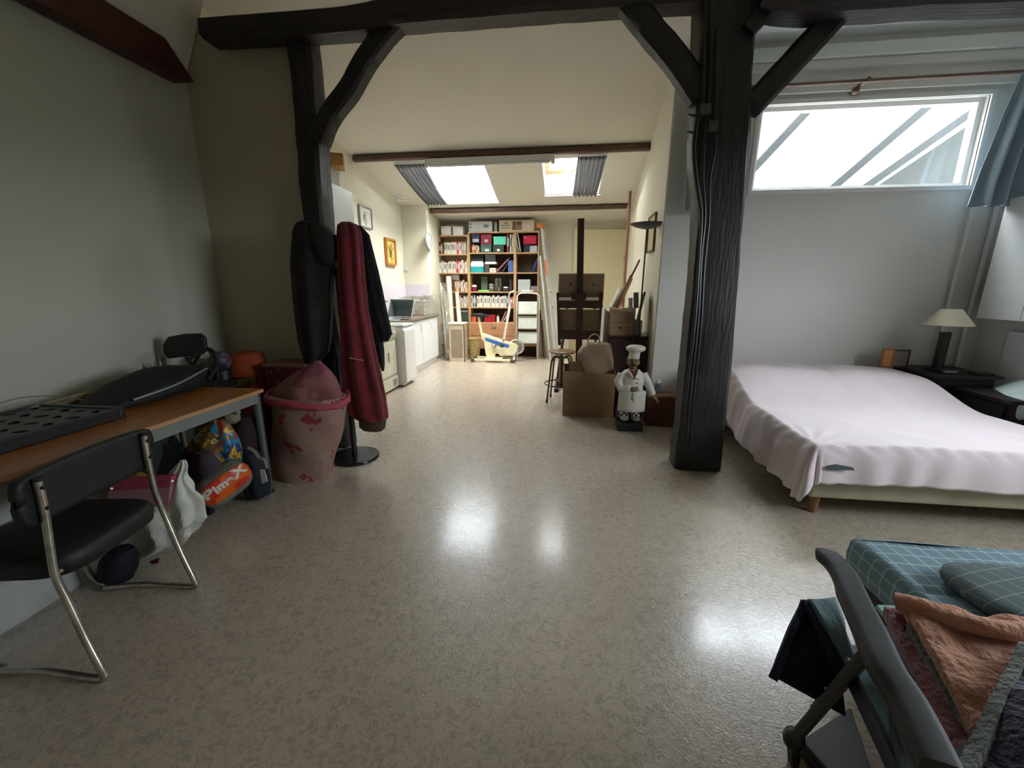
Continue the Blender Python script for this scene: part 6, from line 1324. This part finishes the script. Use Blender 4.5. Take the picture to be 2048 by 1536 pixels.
obj('foot', B().box(lp_.x-.06, lp_.x+.06, 3.96, 4.08, NZ, NZ+.02), nb, t, bevel=.004)
cz1 = py(1888, 664, 4.02).z; tilt = 0
obj('column', B().box(lp_.x-.028, lp_.x+.028, 3.992, 4.048, NZ+.02, cz1), nb, t, bevel=.004)
obj('stem', B().tube([(lp_.x, 4.02, cz1), (lp_.x, 4.02, topz_-.02)], .006, 8), chrome, t)
obj('shade', B().lathe([(rs, botz_), (rs*.40, topz_), (rs*.39, topz_-.002), (rs*.985, botz_)], (lp_.x+.0, 4.02, 0), 36, cap=False), plain('shade_cream', (214, 208, 184), .8), t, smooth=True)
for i, (x0, x1, y0, cc, ci, lab) in enumerate(((1768, 1788, 697, (150, 96, 44), (196, 130, 76), 'small orange-brown photo frame on the nightstand'), (1789, 1818, 699, (58, 46, 38), (120, 112, 98), 'dark wooden photo frame beside the orange-brown one'))):
    Yf = 4.12+.02*i; a, c = py(x0, y0, Yf), py(x1, 722, Yf); t = thing('photo_frame', ((a.x+c.x)/2, Yf, NZ), lab, 'photo frame'); zt_ = max(a.z, NZ+.10)
    obj('frame', B().box(a.x, c.x, Yf, Yf+.015, NZ+.001, NZ+.016).box(a.x, c.x, Yf, Yf+.015, zt_-.015, zt_).box(a.x, a.x+.015, Yf, Yf+.015, NZ+.016, zt_-.015).box(c.x-.015, c.x, Yf, Yf+.015, NZ+.016, zt_-.015), plain('pf%d' % i, cc, .5), t)
    obj('photo', B().box(a.x+.015, c.x-.015, Yf+.004, Yf+.012, NZ+.016, zt_-.015), plain('ph%d' % i, ci, .6), t)
for i, (x_, y_, w_, d_, h_, lab) in enumerate(((3.30, 3.93, .14, .10, .035, 'low dark clock radio lying on the nightstand'), (3.53, 3.88, .12, .09, .02, 'dark flat book lying at the right end of nightstand'))):
    t = thing(('clock_radio', 'dark_book')[i], (x_, y_, NZ), lab, ('clock radio', 'book')[i]); obj('body', B().box(x_-w_/2, x_+w_/2, y_-d_/2, y_+d_/2, NZ+.001, NZ+h_), black_m, t, bevel=.005)
    obj(('display', 'cover')[i], B().box(x_-w_*.35, x_+w_*.35, y_-d_/2-.002, y_-d_/2, NZ+.008, NZ+h_-.005) if i == 0 else B().box(x_-w_/2-.003, x_+w_/2+.003, y_-d_/2-.003, y_+d_/2, NZ+h_, NZ+h_+.003), steel_grey if i == 0 else black_m, t)
t = thing('low_chest', (3.54, 3.58, 0), 'low espresso chest between the nightstand and pale mint pillow', 'chest')
obj('top', B().box(3.28, 3.80, 3.34, 3.79, .56, .59), nb, t, bevel=.004); obj('body', B().box(3.30, 3.78, 3.36, 3.78, 0, .56), nb, t); obj('door', B().box(3.285, 3.30, 3.38, 3.76, .04, .54), nb, t)
# pale mint pillow on armchair
t = thing('armchair', (3.55, 2.75, 0), 'dark reddish armchair at the right edge beyond the bed', 'armchair')
arm_m = plain('brown_red_upholstery', (74, 44, 44), .85)
obj('seat', B().box(3.22, 3.80, 2.45, 2.95, .12, .44), arm_m, t, bevel=.04); obj('arm', B().box(3.20, 3.80, 2.95, 3.06, .12, .52), arm_m, t, bevel=.03)
for x in (3.26, 3.76):
    for y in (2.50, 3.0): obj('leg', B().tube([(x, y, 0), (x, y, .12)], .02, 8), nb, t)
t = thing('mint_pillow', (3.45, 2.8, .46), 'pale mint pillow resting at the right edge beyond the bed', 'pillow')
b = B(); secs = []
pc_ = pz(2035, 795, .56)
Mp = Matrix.Rotation(R(22), 3, 'Y') @ Matrix.Rotation(R(12), 3, 'X')
for i in range(11):
    u = -1+2*i/10; k_ = (1-abs(u)**3)**.6 if abs(u) < 1 else .05; k_ = max(k_, .08)
    secs.append([pc_+Vector((.05, 0, .0))+Mp.transposed() @ Vector((.34*math.copysign(abs(math.cos(q))**.55, math.cos(q))*(.86+.14*k_), .26*math.copysign(abs(math.sin(q))**.55, math.sin(q))*(.86+.14*k_), .085*u)) for q in [j*math.pi/18 for j in range(36)]] if abs(u) < .99 else [pc_+Vector((.05, 0, 0))+Mp.transposed() @ Vector((.20*math.cos(q), .14*math.sin(q), .088*u)) for q in [j*math.pi/18 for j in range(36)]])
obj('cushion', B().loft(secs), plain('mint_cotton', (216, 232, 228), .8, bump=.1, bscale=15), t, smooth=True, ang=80)
# wall cabinet on right wall, lower panel
ca, cb_ = px(1963, 560, 3.62), px(2048, 648, 3.62)
zb_ = px(1950, 636, 3.62).z
t = thing('wall_cupboard', (3.73, 3.4, zb_), 'white wall cupboard hung on the right wall above the nightstand', 'cupboard')
yb1 = px(1952, 636, 3.62).y; ys = px(2040, 640, 3.62).y
obj('body', B().box(3.64, 3.84, 2.2, yb1, zb_, 2.12), lam_white, t)
obj('door', B().box(3.62, 3.64, ys+.004, yb1, zb_, 2.12), lam_white, t, bevel=.003); obj('door', B().box(3.62, 3.64, 2.2, ys-.004, zb_, 2.12), lam_white, t, bevel=.003)
ly0 = px(2010, 690, 3.80)
struct('trim_5', B().box(3.80, 3.85, 2.0, ly0.y, .0, px(2015, 662, 3.80).z), lam_white, bevel=.004)
# pipes in the corner
t = thing('heating_pipes', (3.62, 4.3, 0), 'pair of painted pipes running down the bedroom corner', 'pipes')
for x, r_ in ((py(1943, 430, 4.3).x, .014), (py(1985, 430, 4.3).x+.03, .02)):
    obj('pipe', B().tube([(x, 4.31, .0), (x, 4.31, 2.25)], r_, 10), white_wall, t, smooth=True)
# curtain rod with bracket
t = thing('curtain_rod', (2.6, 4.24, 3.1), 'long brown curtain rod above the bedroom transom', 'curtain rod')
ra_, rb_ = py(1545, 166, 4.22), py(2046, 143, 4.22); ra_.x = 1.02
rodm = plain('rod_brown', (110, 88, 80), .45)
obj('rod', B().tube([Vector((1.02, 4.22, rb_.z-.01)), Vector((rb_.x+.15, 4.22, rb_.z))], .014, 10), rodm, t, smooth=True)
bk_ = py(1740, 157, 4.22); obj('bracket', B().tube([(bk_.x, 4.22, bk_.z), (bk_.x-.03, 4.30, bk_.z-.02), (bk_.x-.04, 4.34, bk_.z-.03)], [.02, .012, .012], 8), rodm, t); obj('bracket_rose', B().ball((bk_.x-.045, 4.31, bk_.z-.05), .03, 12), rodm, t, smooth=True)
# curtains
cm = plain('blue_grey_curtain', (150, 170, 184), .85, bump=.1, bscale=60, var=.05)
def curtain(nm, xa0, xb0, xa1, xb1, z0, z1, Y, nf, m, label, am=.035):
    def fn(u, v):
        w_ = u+.02*math.sin(u*9); x0 = xa0+(xa1-xa0)*v; x1 = xb0+(xb1-xb0)*v; X = x0+(x1-x0)*w_
        return Vector((X, Y+am*(.5+.5*v)*math.sin(u*nf*2*math.pi+.5*math.sin(v*3))+.01*nz((u*4, v*3, 7)), z0+(z1-z0)*v))
    t = thing(nm, ((xa1+xb1)/2, Y, z1), label, 'curtain'); obj('cloth', B().grid(fn, 120, 24), m, t, smooth=True, solid=.004, ang=180)
    obj('hem', B().tube([fn(i/60, 1.0) for i in range(61)], .006, 5), m, t, smooth=True); return t
top_l = py(2043, 150, 4.1); bot_l = py(1937, 412, 4.1)
curtain('curtain', top_l.x, top_l.x+.35, bot_l.x, 3.84, top_l.z+.02, bot_l.z, 4.10, 4.0, cm, 'blue-grey pleated curtain gathered at the right of the transom', .05)
curtain('curtain', 1.02, 1.42, 1.06, 1.40, 3.12, py(1385, 420, 4.2).z, 4.20, 4, plain('pale_grey_curtain', (176, 186, 186), .85), 'pale curtain gathered left of the transom, mostly behind the column', .03)
# ================================================================== FOREGROUND RIGHT
chk_m = grid_mat('blue_grey_grid_cloth', srgb(106, 134, 146), srgb(176, 190, 190), .055, .004)
def uvobj(o, fnuv):
    me = o.data; uvl = me.uv_layers.new(name='UVMap')
    for l in me.loops: uvl.data[l.index].uv = fnuv(me.vertices[l.vertex_index].co)
m00 = pz(1703, 1073, .42); MX0 = m00.x; MY1 = m00.y
t = thing('day_bed', (1.9, 1.0, 0), 'low divan with blue-grey checked cover in the right foreground', 'day bed')
def mattress_secs(x0, x1, y0, y1, z0, z1, r=.02, n=6, am=.006):
    secs = []
    zs = [(z0, r), (z0+r*.3, r*.3), (z0+r, 0), (z0+(z1-z0)*.5, -.004), (z1-r, 0), (z1-r*.3, r*.3), (z1, r*1.1)]
    def ring(ins):
        pts = []
        for (ax_, ay_, bx_, by_) in ((x0+ins, y0+ins, x1-ins, y0+ins), (x1-ins, y0+ins, x1-ins, y1-ins), (x1-ins, y1-ins, x0+ins, y1-ins), (x0+ins, y1-ins, x0+ins, y0+ins)):
            for k in range(12): pts.append((ax_+(bx_-ax_)*k/12, ay_+(by_-ay_)*k/12))
        return pts
    for z, ins in zs: secs.append([Vector((x, y, z+am*nz((x*6, y*6, z)))) for x, y in ring(ins)])
    return secs
MB0, MB1 = MX0, MX0+1.5; MYN = .55
secs = mattress_secs(MB0, MB1, MYN, MY1, .27, .42)
mb_ = B().loft(secs, False); mb_.add(secs[0], [tuple(range(len(secs[0])))])
mo = obj('mattress_side', mb_, chk_m, t, smooth=True, ang=80)
uvobj(mo, lambda c: (c.x+c.y, c.z+.01))
tp = B().grid(lambda u, v: (lambda X, Y: Vector((X, Y, .418+.010*nz((X*4, Y*4, 2))-.012*math.exp(-((Y-(1.42+.06*math.sin(X*6)))/.012)**2)*(1 if X > MB0+.25 and X < MB0+.7 else 0)-.010*math.exp(-((Y-(1.34-.12*(X-MB0)))/.010)**2)*(1 if MB0+.03 < X < MB0+.6 else 0))))(MB0+.018+(MB1-MB0-.036)*u, MYN+.018+(MY1-MYN-.036)*v), 110, 90)
to = obj('mattress_top', tp, chk_m, t, smooth=True, ang=180); uvobj(to, lambda c: (c.x+.013, c.y+.02))
obj('base', B().box(MB0+.04, MB1, MYN+.04, MY1-.04, .06, .27), plain('divan_dark', (34, 32, 34), .8), t)
for x in (MB0+.1, MB1-.1):
    for y in (MYN+.1, MY1-.1): obj('leg', B().tube([(x, y, 0), (x, y, .06)], .025, 10), black_m, t)
p = pz(2075, 1200, .440)
t = thing('checked_cushion', p, 'darker checked cushion lying on the checked divan', 'cushion')
cu_ = B(); secs = []
for u in (-1, -.8, -.4, 0, .4, .8, 1):
    k_ = max(.5, (1-abs(u)**4)**.5); secs.append([p+Vector((.22*k_*math.copysign(abs(math.cos(q))**.6, math.cos(q)), .15*k_*math.copysign(abs(math.sin(q))**.6, math.sin(q)), .008+.03*u)) for q in [j*math.pi/16 for j in range(32)]])
co = obj('pad', cu_.loft(secs), grid_mat('darker_grid_cloth', srgb(82, 98, 100), srgb(126, 138, 136), .05, .0035), t, smooth=True, ang=80); uvobj(co, lambda c: (c.x*.9+c.y*.3, c.y*.9-c.x*.3))
# folding recliner
rb = plain('recliner_black', (20, 23, 23), .6, bump=.05)
rz_ = .66
t = thing('folding_recliner', (.95, .75, 0), 'black folding recliner with padded arms, heaped with towels', 'recliner')
AX = pz(1634, 1102, .66)
def armpath(pts, w_, h_, nm, m):
    P_ = smoothpts(pts, 6); secs = []
    for i, p in enumerate(P_):
        a = P_[max(0, i-1)]; c = P_[min(len(P_)-1, i+1)]; tt = (c-a).normalized(); sd = tt.cross(Vector((0, 0, 1))).normalized(); up_ = sd.cross(tt)
        k_ = min(1, .45+i*.28) if i < 3 else 1
        secs.append([p+sd*(w_/2*k_*math.copysign(abs(math.cos(q))**.6, math.cos(q)))+up_*(h_/2*k_*math.copysign(abs(math.sin(q))**.6, math.sin(q))) for q in [j*math.pi/10 for j in range(20)]])
    return obj(nm, B().loft(secs), m, t, smooth=True, ang=60)
armpath([pz(1640, 1100, .665), pz(1681, 1140, .665), pz(1713, 1205, .66), pz(1742, 1263, .655), pz(1774, 1335, .65), pz(1820, 1408, .64), pz(1885, 1540, .63)], .060, .034, 'armrest', rb)
armpath([pz(1672, 1160, .61), pz(1712, 1250, .60), pz(1745, 1330, .58), pz(1800, 1430, .56), pz(1850, 1560, .54)], .026, .03, 'arm_tube', rb)
br0, br1 = pz(1738, 1302, .53), pz(1588, 1478, .10)
obj('brace_bar', B().bar(br0, br1, .045, .026, up=(0, 0, 1)), plain('brace_grey', (58, 58, 60), .4), t, bevel=.008)
pp = br0*.42+br1*.58; dd = (br1-br0).normalized(); upb = Vector((0, 0, 1)); sdb = dd.cross(upb).normalized(); upb = sdb.cross(dd)
obj('worn_sticker', B().bar(pp-dd*.025+upb*.0142, pp+dd*.025+upb*.0142, .030, .002, up=upb), plain('sticker_cream', (170, 156, 120), .6), t, bevel=.0)
for k_ in (.15, .45): q = br0*(1-k_)+br1*k_; obj('rivet', B().ball(q+upb*.014, .006, 8), alu, t)
obj('foot_cap', B().ball(br1, (.03, .03, .035), 12), black_m, t, smooth=True)
obj('ground_tube', B().tube([br1, pz(1660, 1560, .06)], .017, 10), rb, t, smooth=True)
obj('rear_leg', B().bar(br1, Vector((br1.x+.02, br1.y, .0)), .03, .03), rb, t)
obj('seat_rail', B().tube([pz(1690, 1320, .42), pz(1800, 1560, .40)], .014, 8), rb, t, smooth=True)
obj('far_leg', B().tube([pz(1780, 1330, .50), Vector((.95, .45, .0))], .016, 8), rb, t)
# teal padded footrest cushion (folded like a tent)
tq = plain('grey_teal_canvas', (96, 122, 128), .7, bump=.15, bscale=90); nv = plain('navy_trim', (26, 32, 62), .7, bump=.2, bscale=60); drk = plain('inner_black', (8, 10, 18), .9)
t = thing('padded_mat', pz(1620, 1380, .2), 'grey-teal padded mat with navy trim folded over recliner side', 'mat')
A_ = pz(1612, 1200, .50); B2 = pz(1545, 1352, .32); C2 = pz(1690, 1432, .26); D_ = pz(1668, 1197, .50); E_ = pz(1712, 1300, .45); F_ = pz(1800, 1536, .30)
def slabp(q, th, m, nm, par, n=8, am=.004):
    P_ = [Vector(p) for p in q]; nn_ = (P_[1]-P_[0]).cross(P_[3]-P_[0]).normalized()
    f = lambda u, v: P_[0]*(1-u)*(1-v)+P_[1]*u*(1-v)+P_[2]*u*v+P_[3]*(1-u)*v+nn_*am*nz((u*4, v*4, th*90))
    return obj(nm, B().grid(f, n, n), m, par, smooth=True, solid=th, ang=180, bevel=.0)
slabp([A_, pz(1600, 1250, .45)+Vector((-.01, 0, 0)), B2, B2+Vector((.02, .01, .02))], .012, nv, 'navy_edge', t)
slabp([A_, D_, E_+Vector((0, 0, -.02)), pz(1694, 1330, .40)], .022, tq, 'teal_panel', t)
slabp([A_+Vector((-.012, -.01, -.004)), A_+Vector((.02, 0, -.012)), pz(1704, 1352, .38), pz(1678, 1360, .36)], .016, nv, 'navy_band', t)
slabp([A_+Vector((0, 0, -.02)), pz(1682, 1350, .355), C2, B2], .010, drk, 'dark_lining', t)
slabp([A_+Vector((-.012, 0, 0)), A_+Vector((.006, -.004, 0)), pz(1552, 1362, .31), B2+Vector((-.012, -.004, 0))], .014, nv, 'navy_binding', t)
slabp([pz(1700, 1358, .40), pz(1750, 1340, .44), pz(1890, 1600, .40), pz(1800, 1600, .36)], .03, tq, 'lower_panel', t)
slabp([pz(1694, 1362, .41), pz(1716, 1358, .415), pz(1850, 1600, .40), pz(1800, 1600, .38)], .016, nv, 'lower_band', t)
# towels
def towel(nm, q, m, lab, th=.03, am=.02, fs=7, cat='towel', seed=0, sag=0.0):
    t = thing(nm, q[2], lab, cat); o = obj('cloth', patch(*q, 48, 48, am, fs, seed, sag), m, t, smooth=True, solid=th, ang=180); return t, o
plush = lambda nm, c: mat(nm, srgb(*c), .95, bump=1.0, bscale=70, var=.22, scale=14, sheen=.5)
t1_, o1_ = towel('peach_blanket', [pz(1795, 1204, .575), pz(2060, 1248, .575), pz(2120, 1390, .55), pz(1945, 1460, .52)], plush('peach_fleece', (214, 150, 118)), 'peach fleece blanket topmost of the towels on the recliner', th=.035, cat='blanket')
obj('folded_edge', B().tube(smoothpts([pz(1792, 1202, .588), pz(1840, 1213, .60), pz(1900, 1236, .596), pz(1975, 1255, .60), pz(2070, 1268, .598)]), [.022]*21, 14), plush('peach_fleece', (214, 150, 118)), t1_, smooth=True)
towel('grey_green_towel', [pz(1812, 1258, .545), pz(1845, 1262, .55), pz(1975, 1470, .50), pz(1940, 1478, .49)], plush('grey_green_towel', (96, 102, 90)), 'grey-green towel edge between peach blanket and pink towel', th=.03, am=.01)
towel('pink_towel', [pz(1764, 1228, .52), pz(1820, 1236, .53), pz(1955, 1480, .475), pz(1900, 1490, .46)], plush('dusty_pink_towel', (160, 98, 110)), 'dusty pink towel beneath the grey-green towel on the recliner', th=.04, am=.012)
towel('red_cloth', [pz(1790, 1232, .545), pz(1822, 1240, .55), pz(1830, 1262, .545), pz(1806, 1256, .54)], plain('deep_red_cloth', (120, 44, 52), .9), 'small deep red cloth tip tucked under the peach blanket', th=.015, am=.004, cat='cloth')
towel('mint_sheet', [pz(1752, 1213, .49), pz(1800, 1216, .49), pz(1830, 1238, .49), pz(1768, 1236, .48)], plain('mint_sheet', (150, 190, 188), .85), 'pale mint cloth corner showing behind the armrest', th=.012, am=.004, cat='cloth')
towel('navy_blanket', [pz(2066, 1300, .60), pz(2150, 1330, .62), pz(2110, 1640, .56), pz(1935, 1560, .53)], plush('navy_fleece', (28, 32, 66)), 'navy blanket at the bottom right of the recliner', th=.03, cat='blanket')
towel('grey_trim_blanket', [pz(2040, 1290, .61), pz(2066, 1296, .615), pz(1948, 1560, .545), pz(1908, 1560, .53)], plush('grey_blue_trim', (112, 122, 118)), 'grey-green edged cloth running alongside the navy blanket', th=.02, am=.008, cat='blanket')
towel('recliner_seat', [pz(1750, 1260, .44), pz(2140, 1260, .46), pz(2200, 1620, .42), pz(1800, 1600, .40)], plain('seat_dark_teal', (34, 44, 48), .8), 'dark teal padded seat underneath the towels', th=.03, am=.004, cat='seat')
# cream-edged slab at the bottom, its dark top standing in for shaded floor
p0_, p1_, p2_, p3_ = pz(1592, 1492, .06), pz(1700, 1420, .06), pz(1760, 1600, .06), pz(1650, 1600, .06)
t = thing('floor_shade_slab', pz(1670, 1520), 'flat cream-edged slab, dark top for floor shade, under the recliner', 'case')
obj('lid', B().prism([p0_, p1_, p2_, p3_], (0, 0, .012)), plain('floor_shade_charcoal', (38, 37, 36), .5), t, bevel=.003)
obj('body', B().prism([p0_+Vector((0, 0, -.058)), p1_+Vector((0, 0, -.058)), p2_+Vector((0, 0, -.058)), p3_+Vector((0, 0, -.058))], (0, 0, .055)), plain('slab_cream_edge', (150, 138, 116), .6), t)
